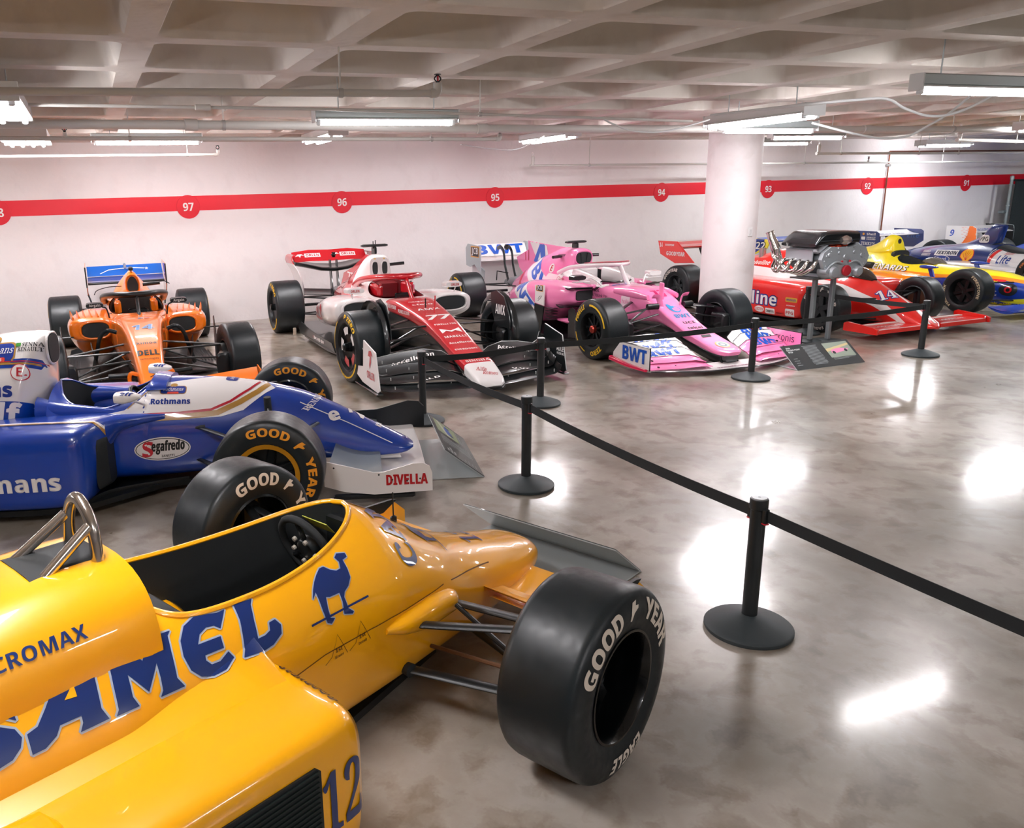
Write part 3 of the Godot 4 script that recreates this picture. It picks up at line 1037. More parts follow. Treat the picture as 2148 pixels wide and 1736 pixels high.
func build_placards():
	var acr := mat("#c9cfcf", 0.25)
	acr.transparency = BaseMaterial3D.TRANSPARENCY_ALPHA
	acr.albedo_color.a = 0.55
	var face := mat("#34393b", 0.3, 0.0, 0.5)
	var wh := mat("#d9dcdc", 0.5)
	var gr := mat("#8d9496", 0.5)
	for q in [["low slanted information panel before the pink car", V(7.0, 0, -6.38), 0.0, 0.92, ["2020", "RACING POINT", "RP20"], 0], ["low slanted information panel beside the blue and white car's wing", V(2.19, 0, -5.12), 1.3, 0.90, ["1994", "WILLIAMS", "FW16"], 1], ["low slanted information panel beyond the yellow car's nose", V(1.97, 0, -3.38), 2.02, 0.92, ["1987", "LOTUS", "99T"], 2]]:
		var o := thing("information_panel", q[0], "sign", q[1], q[2], "floor information panels")
		var W: float = q[3]
		part(o, "base_sheet", box(V(0, 0.006, -0.02), V(W, 0.008, 0.44), 0.002), acr, 30.0)
		# panel rises from the front edge (z = +0.2) back to z = -0.05
		var ang := deg_to_rad(38)
		var b := Basis(Vector3.RIGHT, PI / 2 - (PI / 2 - ang)) if false else Basis(Vector3.RIGHT, ang)
		var x := Transform3D(b, V(0, 0.105, 0.075))
		part(o, "acrylic_back", moved(box(V(0, -0.004, 0), V(W, 0.006, 0.34), 0.002), x), acr, 30.0)
		var pn := part(o, "printed_panel", moved(box(V(0, 0.002, 0), V(W - 0.01, 0.004, 0.33), 0.001), x), face, 30.0)
		var Rv := Vector3.RIGHT
		var Uv: Vector3 = b * Vector3.FORWARD
		var at := func(u, v): return x * V(u, 0.004, -v)
		var flipx := 1.0
		for k in 3: write(pn, q[4][k], at.call(-W * 0.5 + 0.05 + text2(q[4][k], 0.018)[0].x * 0 + q[4][k].length() * 0.0068, 0.125 - k * 0.028), Rv, Uv, 0.018, wh, 0.0, "b", 0.0, 0.001)
		var rows := PackedVector2Array()
		var rng := RandomNumberGenerator.new()
		rng.seed = 4 + int(q[5])
		for k in 17: rows.append_array(shift2(rect2(0.2 * rng.randf_range(0.82, 1.0), 0.006), 0.0, 0.13 - k * 0.0155))
		mark(pn, rows, at.call(-0.1, 0), Rv, Uv, gr, "body_text", 0.001, 0.5)
		var small := PackedVector2Array()
		for k in 4: small.append_array(shift2(rect2(0.05 + 0.02 * (k % 2), 0.006), 0.0, -0.02 - k * 0.03))
		mark(pn, small, at.call(-W * 0.5 + 0.08, 0), Rv, Uv, gr, "body_text", 0.001, 0.5)
		var hues: Array = [["#8f9a8c", "#c9b98a", "#e58ab4", "#3c7fae", "#2b2f31"], ["#7f8a66", "#a9ad97", "#2a4f9c", "#d8d8d4", "#2b2f31"], ["#8c8f7d", "#b9b29a", "#e0a52a", "#3d4a5c", "#2b2f31"]][q[5]]
		mark(pn, rect2(0.34, 0.20), at.call(W * 0.5 - 0.21, 0.04), Rv, Uv, mat(hues[0], 0.5), "printed_photo", 0.001, 0.5)
		mark(pn, poly2([[-0.17, -0.02], [0.17, 0.05], [0.17, 0.075], [-0.17, 0.02]]), at.call(W * 0.5 - 0.21, 0.04), Rv, Uv, mat(hues[1], 0.5), "printed_photo", 0.0014, 0.5)
		mark(pn, poly2([[-0.12, -0.04], [-0.05, -0.045], [0.1, -0.02], [0.13, -0.005], [0.02, 0.02], [-0.06, 0.012], [-0.11, 0.0]]), at.call(W * 0.5 - 0.21, 0.04), Rv, Uv, mat(hues[2], 0.5), "printed_photo", 0.0018, 0.5)
		for c in [[-0.09, -0.035], [0.08, -0.02]]: mark(pn, shift2(oval2(0.04, 0.04, 14), c[0], c[1]), at.call(W * 0.5 - 0.21, 0.04), Rv, Uv, mat(hues[4], 0.5), "printed_photo", 0.0022, 0.5)
		var cap := PackedVector2Array()
		for k in 2: cap.append_array(shift2(rect2(0.3 - 0.1 * k, 0.005), -0.05 * k, -0.09 - k * 0.014))
		mark(pn, cap, at.call(W * 0.5 - 0.21, 0.02), Rv, Uv, gr, "body_text", 0.001, 0.5)

# ---------------------------------------------------------------- yellow car in the foreground
const CAMEL_OUTLINE := [[0.071, 0.092], [0.104, 0.083], [0.103, 0.07], [0.079, 0.066], [0.078, 0.036], [0.072, 0.007], [0.049, -0.015], [0.025, -0.026], [0.014, -0.041], [0.015, -0.079], [0.033, -0.097], [0.026, -0.102], [-0.009, -0.09], [0.001, -0.051], [0.002, -0.022], [-0.041, -0.02], [-0.056, -0.015], [-0.065, -0.048], [-0.068, -0.08], [-0.051, -0.087], [-0.07, -0.099], [-0.086, -0.09], [-0.088, -0.046], [-0.086, -0.01], [-0.086, 0.012], [-0.098, 0.002], [-0.108, -0.005], [-0.091, 0.021], [-0.07, 0.043], [-0.05, 0.058], [-0.026, 0.072], [-0.007, 0.072], [0.011, 0.055], [0.032, 0.044], [0.052, 0.045], [0.061, 0.065], [0.054, 0.082]]

const CAMEL_LETTERS := {"A": [[-0.247, 0.111], [-0.083, 0.098], [-0.089, 0.079], [-0.101, 0.013], [-0.107, -0.024], [-0.097, -0.055], [-0.171, -0.054], [-0.159, -0.036], [-0.157, -0.019], [-0.21, -0.018], [-0.225, -0.037], [-0.256, -0.052], [-0.287, -0.052], [-0.284, -0.004], [-0.257, 0.002], [-0.228, 0.032], [-0.203, 0.061], [-0.248, 0.06]], "A_hole": [[-0.18, 0.032], [-0.147, 0.063], [-0.15, 0.028]], "M": [[-0.056, 0.093], [0.022, 0.093], [0.018, 0.077], [0.037, 0.042], [0.067, 0.076], [0.062, 0.095], [0.147, 0.089], [0.134, 0.078], [0.124, 0.038], [0.11, -0.036], [0.124, -0.065], [0.048, -0.063], [0.06, -0.05], [0.066, -0.018], [0.071, 0.022], [0.022, -0.038], [-0.015, 0.024], [-0.024, -0.032], [-0.015, -0.06], [-0.079, -0.058], [-0.069, -0.046], [-0.06, 0.012], [-0.049, 0.065]], "E": [[0.33, 0.084], [0.289, 0.037], [0.274, 0.052], [0.249, 0.056], [0.222, 0.046], [0.204, 0.021], [0.279, 0.017], [0.274, -0.017], [0.211, -0.014], [0.208, -0.028], [0.22, -0.044], [0.248, -0.046], [0.283, -0.031], [0.294, -0.053], [0.256, -0.075], [0.215, -0.076], [0.179, -0.062], [0.156, -0.035], [0.15, 0.008], [0.161, 0.05], [0.19, 0.085], [0.231, 0.099], [0.274, 0.09], [0.304, 0.083]], "L": [[0.364, 0.086], [0.43, 0.081], [0.417, 0.066], [0.402, 0.017], [0.391, -0.035], [0.418, -0.035], [0.44, -0.028], [0.447, -0.006], [0.471, -0.004], [0.484, -0.026], [0.475, -0.051], [0.435, -0.07], [0.383, -0.076], [0.32, -0.068], [0.335, -0.047], [0.359, 0.035]], "C": [[-0.342, 0.045], [-0.304, 0.019], [-0.296, -0.005], [-0.306, -0.026], [-0.33, -0.043], [-0.375, -0.049]], "C2": [[-0.308, 0.143], [-0.293, 0.096], [-0.294, 0.036], [-0.334, 0.069]]}

func grow2(pts: Array, d: float) -> Array:
	var p = PackedVector2Array()
	for q in pts: p.append(Vector2(q[0], q[1]))
	var r = Geometry2D.offset_polygon(p, d, Geometry2D.JOIN_ROUND)
	var o = []
	for v in r[0]: o.append([v.x, v.y])
	return o

func goodyear(col: String, R: float, rb: float, hgt: float, rot := 0.0) -> Array:
	var r = (R + rb) / 2 + 0.006
	return [["GOOD", 127.0 + rot, r, hgt, col, r * 0.95], ["YEAR", 38.0 + rot, r, hgt, col, r * 0.92], ["EAGLE", 275.0 + rot, r, hgt * 0.8, col, r * 0.72], ["~", 84.0 + rot, r, hgt * 0.8, col]]

func car_lotus():
	var o = thing("racing_car", "yellow racing car with blue CAMEL lettering in the foreground", "race car", V(0.932, 0, -2.843), 0.445, "racing cars")
	var yel = paint("#ffb400")
	var blue = ink("#0e2a66")
	var blue2 = ink("#12316f")
	var pale = ink("#a9b6c6")
	var blk = mat("#131719", 0.4, 0.2)
	var ddark = mat("#1b2022", 0.6, 0.1)
	var tab = [[0.93, 0.17, 0.21, 0.05, 0.19, 2.0, 2.0], [0.89, 0.13, 0.25, 0.14, 0.18, 2.4, 3.0], [0.7, 0.11, 0.31, 0.2, 0.18, 2.2, 4.0], [0.45, 0.10, 0.39, 0.24, 0.2, 2.0, 5.0], [0.29, 0.10, 0.455, 0.265, 0.25, 1.9, 6.0], [0.07, 0.10, 0.575, 0.30, 0.36, 1.75, 6.0], [-0.09, 0.10, 0.68, 0.32, 0.40, 1.72, 6.0], [-0.22, 0.10, 0.735, 0.335, 0.41, 1.75, 6.0], [-0.5, 0.10, 0.75, 0.35, 0.42, 1.8, 6.0], [-0.8, 0.10, 0.765, 0.37, 0.43, 1.85, 6.0], [-1.02, 0.10, 0.775, 0.385, 0.44, 1.9, 6.0], [-1.10, 0.10, 0.785, 0.39, 0.44, 1.9, 6.0], [-1.3, 0.10, 0.80, 0.41, 0.45, 1.9, 6.0], [-1.6, 0.10, 0.80, 0.41, 0.45, 1.9, 6.0], [-2.1, 0.12, 0.76, 0.37, 0.42, 2.0, 6.0], [-2.8, 0.15, 0.5, 0.24, 0.36, 2.2, 4.0]]
	var r = hull_open(tab, 56, 0.02, -0.185, -1.15, 0.76, -0.62)
	var body = part(o, "bodywork", r[0], yel, 50.0)
	part(o, "cockpit_lining", bowl(r[1], 0.16), ddark, 30.0)
	part(body, "cockpit_rim", rim_tube(r[1], 0.010), yel, 60.0)
	# dash, wheel, belts
	part(o, "dashboard", moved(box(V(-0.20, 0.60, 0), V(0.04, 0.16, 0.30), 0.01), Transform3D.IDENTITY), blk)
	part(o, "instrument_card", moved(box(V(0, 0, 0), V(0.004, 0.06, 0.17), 0.001), Transform3D(Basis(Vector3.BACK, 0.7), V(-0.27, 0.655, -0.06))), mat("#b6b84a", 0.6), 0.0, "yellow-green card")
	var sw = holder(o, "steering_wheel", V(-0.36, 0.60, 0))
	sw.rotation.z = 0.35
	part(sw, "rim", moved(ring_tube(0.135, 0.014), Transform3D.IDENTITY), mat("#14191b", 0.8), 60.0)
	part(sw, "hub", moved(lathe([[0.0, -0.02], [0.05, -0.02], [0.045, 0.012], [0.0, 0.015]], 16, "x"), Transform3D(Basis(Vector3.UP, PI), Vector3.ZERO)), mat("#1c2224", 0.5))
	for k in 3: part(sw, "spoke", rod(Vector3.ZERO, V(0, sin(TAU * k / 3 + PI / 2) * 0.13, cos(TAU * k / 3 + PI / 2) * 0.13), 0.01, 6), blk)
	for k in 6: part(sw, "button", moved(lathe([[0.0, 0.0], [0.009, 0.0], [0.009, 0.012], [0.0, 0.014]], 8, "x"), Transform3D(Basis(Vector3.UP, PI), V(-0.012, sin(k * 1.05) * 0.06, cos(k * 1.05) * 0.06))), mat("#c9c4b8", 0.3, 0.4))
	part(o, "seat", box(V(-0.98, 0.42, 0), V(0.16, 0.42, 0.36), 0.05), ddark)
	# raised deck and solid block painted dark like a shaded bay round the hoop
	var deck = part(o, "rear_deck", hull([[-1.105, 0.5, 0.86, 0.28, 0.58, 3.0, 4.0], [-1.115, 0.5, 0.88, 0.305, 0.58, 3.0, 4.0], [-1.3, 0.5, 0.887, 0.315, 0.58, 3.0, 4.0], [-1.6, 0.5, 0.87, 0.32, 0.58, 3.0, 4.0], [-2.1, 0.5, 0.78, 0.25, 0.58, 3.0, 4.0], [-2.6, 0.4, 0.58, 0.12, 0.5, 3.0, 4.0]], 40, 0.05), yel, 50.0)
	part(o, "bay_shade_block", hull([[-1.15, 0.6, 0.892, 0.10, 0.8, 6.0, 6.0], [-1.36, 0.6, 0.889, 0.12, 0.8, 6.0, 6.0]], 24), ddark, 30.0)  # no hollow here, the bay's shade is only the dark colour
	var chrome = mat("#c9c2ba", 0.16, 0.95)
	var hoop = holder(o, "roll_hoop")
	part(hoop, "arch", tube(smooth_pts([V(-1.19, 0.72, 0.105), V(-1.175, 0.86, 0.10), V(-1.17, 0.97, 0.085), V(-1.17, 1.03, 0.035), V(-1.17, 1.03, -0.015), V(-1.17, 0.97, -0.06), V(-1.175, 0.86, -0.075), V(-1.19, 0.72, -0.08)], 6), 0.0175, 14), chrome, 60.0)
	part(hoop, "stay", rod(V(-1.18, 0.975, 0.085), V(-1.42, 0.80, 0.09), 0.0155, 14), chrome, 60.0)
	part(hoop, "stay", rod(V(-1.18, 0.975, -0.06), V(-1.44, 0.80, -0.10), 0.0155, 14), chrome, 60.0)
	# side pods
	var pod = hull([[-0.772, 0.15, 0.42, 0.25, 0.28, 4.0, 4.0, 0.41], [-0.782, 0.10, 0.475, 0.30, 0.28, 6.0, 6.0, 0.41], [-0.81, 0.078, 0.497, 0.318, 0.28, 7.0, 8.0, 0.41], [-0.85, 0.07, 0.50, 0.322, 0.28, 8.0, 9.0, 0.41], [-1.3, 0.07, 0.505, 0.325, 0.28, 8.0, 9.0, 0.41], [-2.2, 0.07, 0.50, 0.31, 0.28, 8.0, 9.0, 0.40], [-2.6, 0.09, 0.42, 0.22, 0.26, 5.0, 6.0, 0.36]], 56, 0.07)
	var pr = part(o, "side_pod", pod, yel, 50.0)
	part(o, "side_pod", mirrored(pod), yel, 50.0)
	# shoulder between tub and pods
	var rows = []
	for x in [-0.74, -0.78, -0.84, -0.95, -1.2, -1.6, -2.0, -2.3]:
		var row = PackedVector3Array()
		var k: float = clampf((-0.74 - x) / 0.1, 0.0, 1.0)
		for q in [[0.25, 0.66], [0.285, 0.625], [0.325, 0.58], [0.365, 0.545], [0.41, 0.520], [0.46, 0.504], [0.51, 0.488]]: row.append(V(x, lerpf(0.42, q[1], k), lerpf(0.33, q[0], k)))
		rows.append(row)
	var fr = grid(rows)
	var sf = part(o, "shoulder_fairing", fr, yel, 60.0)
	part(o, "shoulder_fairing", mirrored(fr), yel, 60.0)
	# fins on a near-black plate that paints the shade of a radiator opening
	for s in [1.0, -1.0]:
		var t = plate([[-0.945, 0.13], [-0.945, 0.40], [-0.96, 0.415], [-1.75, 0.43], [-1.75, 0.13]], 0.008, 0.735 * s)
		part(o, "radiator_shade_plate", t, ddark, 30.0)  # flat on the pod, near-black in place of shaded depth
		var fins = PackedVector3Array()
		for k in 18: fins.append_array(box(V(-1.35, 0.14 + k * 0.0155, s * 0.741), V(0.79, 0.004, 0.006)))
		part(o, "radiator_fins", fins, mat("#23302f", 0.5, 0.4), 30.0)
	part(o, "pod_step", hull([[-1.52, 0.3, 0.50, 0.09, 0.45, 5.0, 5.0, 0.6], [-1.55, 0.3, 0.53, 0.13, 0.45, 6.0, 5.0, 0.6], [-2.1, 0.3, 0.56, 0.13, 0.45, 6.0, 5.0, 0.6]], 24, 0.1), yel, 50.0)
	part(o, "floor_tray", flat([[0.1, 0.2], [-0.7, 0.34], [-0.8, 0.72], [-2.5, 0.72], [-2.5, -0.72], [-0.8, -0.72], [-0.7, -0.34], [0.1, -0.2]], 0.03, 0.065), blk, 30.0)
	part(o, "skirt", box(V(-0.84, 0.06, 0.70), V(0.05, 0.10, 0.03), 0.01), ddark)
	# wishbone fairing and suspension, both sides
	for s in [1.0, -1.0]:
		var fair = hull([[0.10, 0.31, 0.36, 0.02, 0.335, 2.0, 2.0, 0.30], [0.06, 0.285, 0.38, 0.05, 0.335, 2.2, 2.2, 0.30], [-0.08, 0.29, 0.40, 0.055, 0.345, 2.2, 2.2, 0.315], [-0.22, 0.325, 0.40, 0.05, 0.365, 2.2, 2.2, 0.33], [-0.31, 0.36, 0.385, 0.015, 0.373, 2.0, 2.0, 0.335]], 20, 0.03)
		part(o, "wishbone_fairing", fair if s > 0 else mirrored(fair), yel, 60.0)
		var P = func(x, y, z): return V(x, y, z * s)
		arm(o, P.call(0.075, 0.325, 0.33), P.call(0.0, 0.44, 0.86), blk, 0.011)
		arm(o, P.call(-0.17, 0.345, 0.35), P.call(-0.02, 0.44, 0.86), blk, 0.011)
		arm(o, P.call(-0.20, 0.17, 0.32), P.call(0.0, 0.17, 0.90), blk, 0.012)
		arm(o, P.call(0.24, 0.13, 0.27), P.call(0.02, 0.17, 0.90), blk, 0.012)
		arm(o, P.call(-0.05, 0.19, 0.31), P.call(-0.09, 0.30, 0.88), mat("#6a4a33", 0.5, 0.3), 0.008, "steering_rod", 1.0)
		arm(o, P.call(0.04, 0.34, 0.36), P.call(0.0, 0.18, 0.86), blk, 0.009, "push_rod", 1.0)
		part(o, "joint_boot", moved(lathe([[0.0, 0.0], [0.022, 0.0], [0.026, 0.04], [0.0, 0.05]], 12, "z"), Transform3D(Basis.IDENTITY.scaled(V(1, 1, s)), P.call(-0.20, 0.172, 0.31))), ddark)
		part(o, "upright", box(P.call(0.0, 0.30, 0.87), V(0.09, 0.32, 0.06), 0.02), blk)
	# front wing
	for s in [1.0, -1.0]:
		var st = [[0.17 * s, 0.80, 0.165, 0.42, 5.0], [0.70 * s, 0.80, 0.165, 0.42, 5.0]]
		part(o, "front_wing", wing(st, 0.12), yel, 40.0)
		var st2 = [[0.2 * s, 0.50, 0.20, 0.17, 22.0], [0.70 * s, 0.50, 0.20, 0.17, 22.0]]
		part(o, "wing_flap", wing(st2, 0.1), yel, 40.0)
		part(o, "wing_end_plate", plate([[0.86, 0.10], [0.86, 0.20], [0.78, 0.27], [0.4, 0.30], [0.3, 0.26], [0.3, 0.10]], 0.012, 0.705 * s), yel, 30.0)
		part(o, "wing_end_trim", plate([[0.80, 0.275], [0.76, 0.285], [0.5, 0.30], [0.5, 0.24], [0.7, 0.23]], 0.016, 0.706 * s), blk, 30.0)
	part(o, "aerial", rod(V(0.10, 0.54, -0.02), V(0.10, 0.68, -0.02), 0.003, 6), blk)
	part(o, "aerial_base", box(V(0.10, 0.56, -0.02), V(0.03, 0.04, 0.02), 0.006), blk)
	# wheels
	var st = {"text": goodyear("#d9cfc0", 0.32, 0.185, 0.062), "both": true, "dish": 0.13, "rim_mat": mat("#0f1315", 0.25, 0.6, 0.5), "spokes": 5, "sw": 0.05, "rim": "lot"}
	wheel(o, V(0, 0.32, 0.94), 0.32, 0.29, 0.185, 1, 0.027, st)
	var st2 = st.duplicate()
	st2.text = goodyear("#d9cfc0", 0.32, 0.185, 0.055, -36.0)
	wheel(o, V(0, 0.32, -0.94), 0.32, 0.29, 0.185, -1, 0.027, st2)
	for s in [1, -1]: wheel(o, V(-2.73, 0.34, 0.87 * s), 0.34, 0.40, 0.185, s, 0.0, st)
	# lettering
	var X = Vector3.RIGHT
	var U = V(0, 0.78, -0.62)
	var C = V(-1.22, 0.60, 0.31)
	for pass_ in 3:
		for k in CAMEL_LETTERS:
			if (k == "A_hole") != (pass_ == 2): continue
			var pts = CAMEL_LETTERS[k]
			if pass_ == 0: pts = grow2(pts, 0.0055)
			for tg in [sf, body, pr]: mark(tg, poly2(pts), C, X, U, [pale, blue, ink("#ffb400")][pass_], "lettering", 0.0022 + 0.0012 * pass_, 0.045)
	for tg in [body, deck]: write(tg, "MICROMAX", V(-1.455, 0.775, 0.25), X, V(0, 0.93, -0.35), 0.036, blue2, 0.30)
	for pass_ in 2: mark(body, poly2(grow2(CAMEL_OUTLINE, 0.004) if pass_ == 0 else CAMEL_OUTLINE), V(-0.48, 0.6, 0.31), X, V(0, 0.94, -0.35), pale if pass_ == 0 else blue, "camel_emblem", 0.002 + 0.0012 * pass_, 0.04)
	mark(body, line2([[-0.149, -0.075], [0.113, -0.074]], 0.007), V(-0.48, 0.6, 0.31), X, V(0, 0.94, -0.35), blue, "camel_emblem", 0.0036, 0.04)
	for k in 2:
		var dx = -0.55 + k * 0.11
		mark(body, line2([[-0.05, -0.035], [-0.02, -0.02], [0.012, 0.045], [0.05, -0.035]], 0.002), V(dx, 0.42, 0.36), X, V(0, 1, 0), mat("#5a3a10", 0.5), "win_mark", 0.002, 0.05)
		write(body, ["1st", "1st"][k], V(dx + 0.012, 0.415, 0.36), X, V(0, 1, 0), 0.016, mat("#5a3a10", 0.5), 0.0, "sb")
		write(body, ["Monaco", "Detroit"][k], V(dx + 0.012, 0.392, 0.36), X, V(0, 1, 0), 0.010, mat("#5a3a10", 0.5), 0.04, "sb")
	var cr = V(0.05, 0.55, -0.83)
	var cu = V(-0.95, 0.25, 0.15)
	write(body, "CAM", V(-0.10, 0.62, 0.12), cr, cu, 0.10, blue, 0.36, "sbx", 0.0, 0.004)
	var small = []
	for q in CAMEL_OUTLINE: small.append([q[0] * 0.85, q[1] * 0.85])
	mark(body, poly2(small), V(0.12, 0.52, 0.06), cr, cu, blue, "camel_emblem", 0.004, 0.04)
	mark(body, line2([[-0.13, -0.085], [0.13, -0.085]], 0.007), V(0.12, 0.52, 0.06), cr, cu, blue, "camel_emblem", 0.004, 0.04)
	write(body, "12", V(0.50, 0.4, 0.02), V(0, 0.1, -1), V(-0.8, 0.5, 0), 0.13, blue, 0.15, "sb", 0.0, 0.004)
	write(pr, "12", V(-0.87, 0.28, 0.73), X, V(0, 1, 0), 0.19, blue, 0.14, "sb", 0.0, 0.004)
	write(pr, "GOODYEAR", V(-0.80, 0.5, 0.52), V(0.0, 0, -1), V(-1, 0.3, 0), 0.028, mat("#3a2418", 0.5), 0.25, "b", 0.0, 0.004)
	# panel seam along the tub
	mark(body, line2([[-0.72, 0.0], [-0.6, 0.012], [0.04, -0.005]], 0.004), V(0, 0.41, 0.36), X, V(0, 1, 0), mat("#6b4205", 0.6), "panel_seam", 0.0012, 0.05)
	mark(body, line2([[0.10, 0.0], [0.45, -0.08]], 0.004), V(0, 0.395, 0.36), X, V(0, 1, 0), mat("#6b4205", 0.6), "panel_seam", 0.0012, 0.05)

func ring_tube(R: float, r: float, seg := 28) -> PackedVector3Array:
	# ring in the (y, z) plane
	var p = []
	for k in seg: p.append(V(0, cos(TAU * k / seg) * R, sin(TAU * k / seg) * R))
	return tube(p, r, 8, Vector2(1, 1), true)

# ---------------------------------------------------------------- blue and white car
func car_williams():
	var o = thing("racing_car", "blue and white racing car with gold stripe and Rothmans lettering", "race car", V(1.068, 0, -5.287), -0.30, "racing cars")
	var blue = paint("#04399c")
	var white = paint("#e9e6e4")
	var wi = ink("#efeceb")
	var navy = ink("#0b2f86")
	var gold = ink("#a97e36")
	var red = ink("#b3122c")
	var blk = mat("#14181a", 0.4, 0.2)
	var ddark = mat("#1b2022", 0.6, 0.1)
	var X = Vector3.RIGHT
	var Y = Vector3.UP
	var tab = [[0.885, 0.155, 0.19, 0.05, 0.172, 2.0, 2.0], [0.84, 0.14, 0.225, 0.10, 0.17, 2.0, 3.0], [0.77, 0.135, 0.265, 0.125, 0.17, 1.9, 4.0], [0.56, 0.135, 0.38, 0.155, 0.19, 1.9, 5.0], [0.36, 0.14, 0.49, 0.18, 0.22, 1.9, 5.0], [0.14, 0.14, 0.59, 0.21, 0.28, 1.9, 5.0], [-0.14, 0.13, 0.66, 0.25, 0.34, 1.9, 5.0], [-0.45, 0.11, 0.70, 0.29, 0.38, 1.95, 5.0], [-0.74, 0.10, 0.715, 0.33, 0.40, 2.0, 5.0], [-0.86, 0.10, 0.70, 0.345, 0.40, 2.1, 5.0], [-1.1, 0.10, 0.66, 0.36, 0.40, 2.3, 5.0], [-1.3, 0.10, 0.66, 0.37, 0.40, 2.3, 5.0], [-1.42, 0.10, 0.72, 0.37, 0.42, 2.2, 5.0]]
	var r = hull_open(tab, 48, 0.035, -0.80, -1.40, 0.86, 0.45)
	var body = part(o, "bodywork", r[0], blue, 50.0)
	part(o, "cockpit_lining", bowl(r[1], 0.2), ddark, 30.0)
	part(body, "cockpit_rim", rim_tube(r[1], 0.007), blue, 60.0)
	part(o, "seat_belt", tube(smooth_pts([V(-1.34, 0.5, 0.1), V(-1.25, 0.46, 0.1), V(-1.15, 0.38, 0.08)]), 0.018, 6, Vector2(1.5, 0.4)), mat("#c01f2e", 0.8), 60.0, "red belt")
	part(o, "steering_wheel", moved(ring_tube(0.11, 0.013), Transform3D(Basis(Vector3.BACK, 0.4), V(-0.93, 0.55, 0))), blk, 60.0)
	part(o, "windscreen", hull([[-0.83, 0.66, 0.70, 0.20, 0.67, 2.2, 2.0], [-0.80, 0.66, 0.74, 0.21, 0.67, 2.2, 2.0], [-0.70, 0.66, 0.725, 0.2, 0.67, 2.2, 2.0]], 20, 0.04), blue, 50.0)
	# engine cover with air box
	var ec = hull([[-1.455, 0.82, 1.035, 0.10, 0.95, 2.6, 2.4], [-1.475, 0.62, 1.045, 0.15, 0.92, 2.5, 3.0], [-1.52, 0.45, 1.05, 0.22, 0.80, 2.2, 3.0], [-1.62, 0.4, 1.05, 0.32, 0.58, 1.75, 3.0], [-1.8, 0.35, 1.03, 0.36, 0.52, 1.6, 3.0], [-2.3, 0.3, 0.9, 0.3, 0.48, 1.6, 3.0], [-3.1, 0.25, 0.55, 0.15, 0.4, 2.0, 2.0]], 40, 0.05)
	var cov = part(o, "engine_cover", ec, white, 50.0)
	part(o, "intake_shade_plug", hull([[-1.435, 0.84, 1.025, 0.088, 0.94, 2.8, 2.6], [-1.46, 0.84, 1.025, 0.09, 0.94, 2.8, 2.6]], 28, 0.1), ddark, 30.0)  # solid plug, the shade inside the intake is painted near-black
	part(cov, "intake_lip", tube_loop(-1.447, 0.835, 1.035, 0.10, 0.94), white, 60.0)
	# headrest sides flowing down to the cockpit
	for s in [1.0, -1.0]:
		var hr = hull([[-1.0, 0.5, 0.575, 0.02, 0.55, 2.0, 2.0, 0.28], [-1.2, 0.5, 0.605, 0.04, 0.55, 2.0, 2.0, 0.27], [-1.36, 0.45, 0.63, 0.06, 0.55, 2.0, 2.0, 0.26], [-1.5, 0.45, 0.66, 0.09, 0.55, 1.8, 2.0, 0.22]], 20, 0.04)
		part(o, "cockpit_side", hr if s > 0 else mirrored(hr), blue, 60.0)
	# side pods
	var pod = hull([[-0.70, 0.50, 0.535, 0.01, 0.52, 2.0, 2.0, 0.30], [-0.95, 0.46, 0.555, 0.06, 0.51, 2.0, 2.0, 0.34], [-1.06, 0.30, 0.56, 0.15, 0.46, 3.0, 3.0, 0.40], [-1.09, 0.12, 0.56, 0.22, 0.38, 4.5, 6.0, 0.46], [-1.14, 0.085, 0.56, 0.25, 0.34, 5.0, 8.0, 0.47], [-1.4, 0.07, 0.56, 0.26, 0.32, 5.0, 8.0, 0.47], [-2.2, 0.07, 0.52, 0.25, 0.3, 5.0, 8.0, 0.46], [-2.7, 0.08, 0.4, 0.15, 0.26, 4.0, 6.0, 0.35]], 44, 0.05)
	var pr = part(o, "side_pod", pod, blue, 50.0)
	part(o, "side_pod", mirrored(pod), blue, 50.0)
	for s in [1.0, -1.0]: part(o, "pod_shade_plug", hull([[-1.02, 0.15, 0.46, 0.07, 0.3, 4.0, 5.0, 0.43 * s], [-1.075, 0.13, 0.50, 0.14, 0.3, 4.0, 5.0, 0.45 * s]], 20, 0.1), ddark, 30.0)  # filled inlets, their inner shade put into the dark colour
	part(o, "floor_tray", flat([[-0.1, 0.1], [-0.75, 0.3], [-1.15, 0.66], [-1.4, 0.70], [-2.7, 0.70], [-2.7, -0.70], [-1.4, -0.70], [-1.15, -0.66], [-0.75, -0.3], [-0.1, -0.1]], 0.035, 0.06), blk, 30.0)
	part(o, "barge_lip", tube(smooth_pts([V(-0.6, 0.075, 0.24), V(-0.85, 0.075, 0.33), V(-1.05, 0.08, 0.45), V(-1.15, 0.08, 0.64)]), 0.012, 6, Vector2(1, 2)), blk)
	# front wing
	var main = [[-0.68, 0.93, 0.115, 0.36, 6.0], [-0.2, 0.95, 0.10, 0.36, 4.0], [0.0, 0.95, 0.10, 0.36, 4.0], [0.2, 0.95, 0.10, 0.36, 4.0], [0.68, 0.93, 0.115, 0.36, 6.0]]
	var fwm = part(o, "front_wing", wing(main, 0.10), white, 45.0)
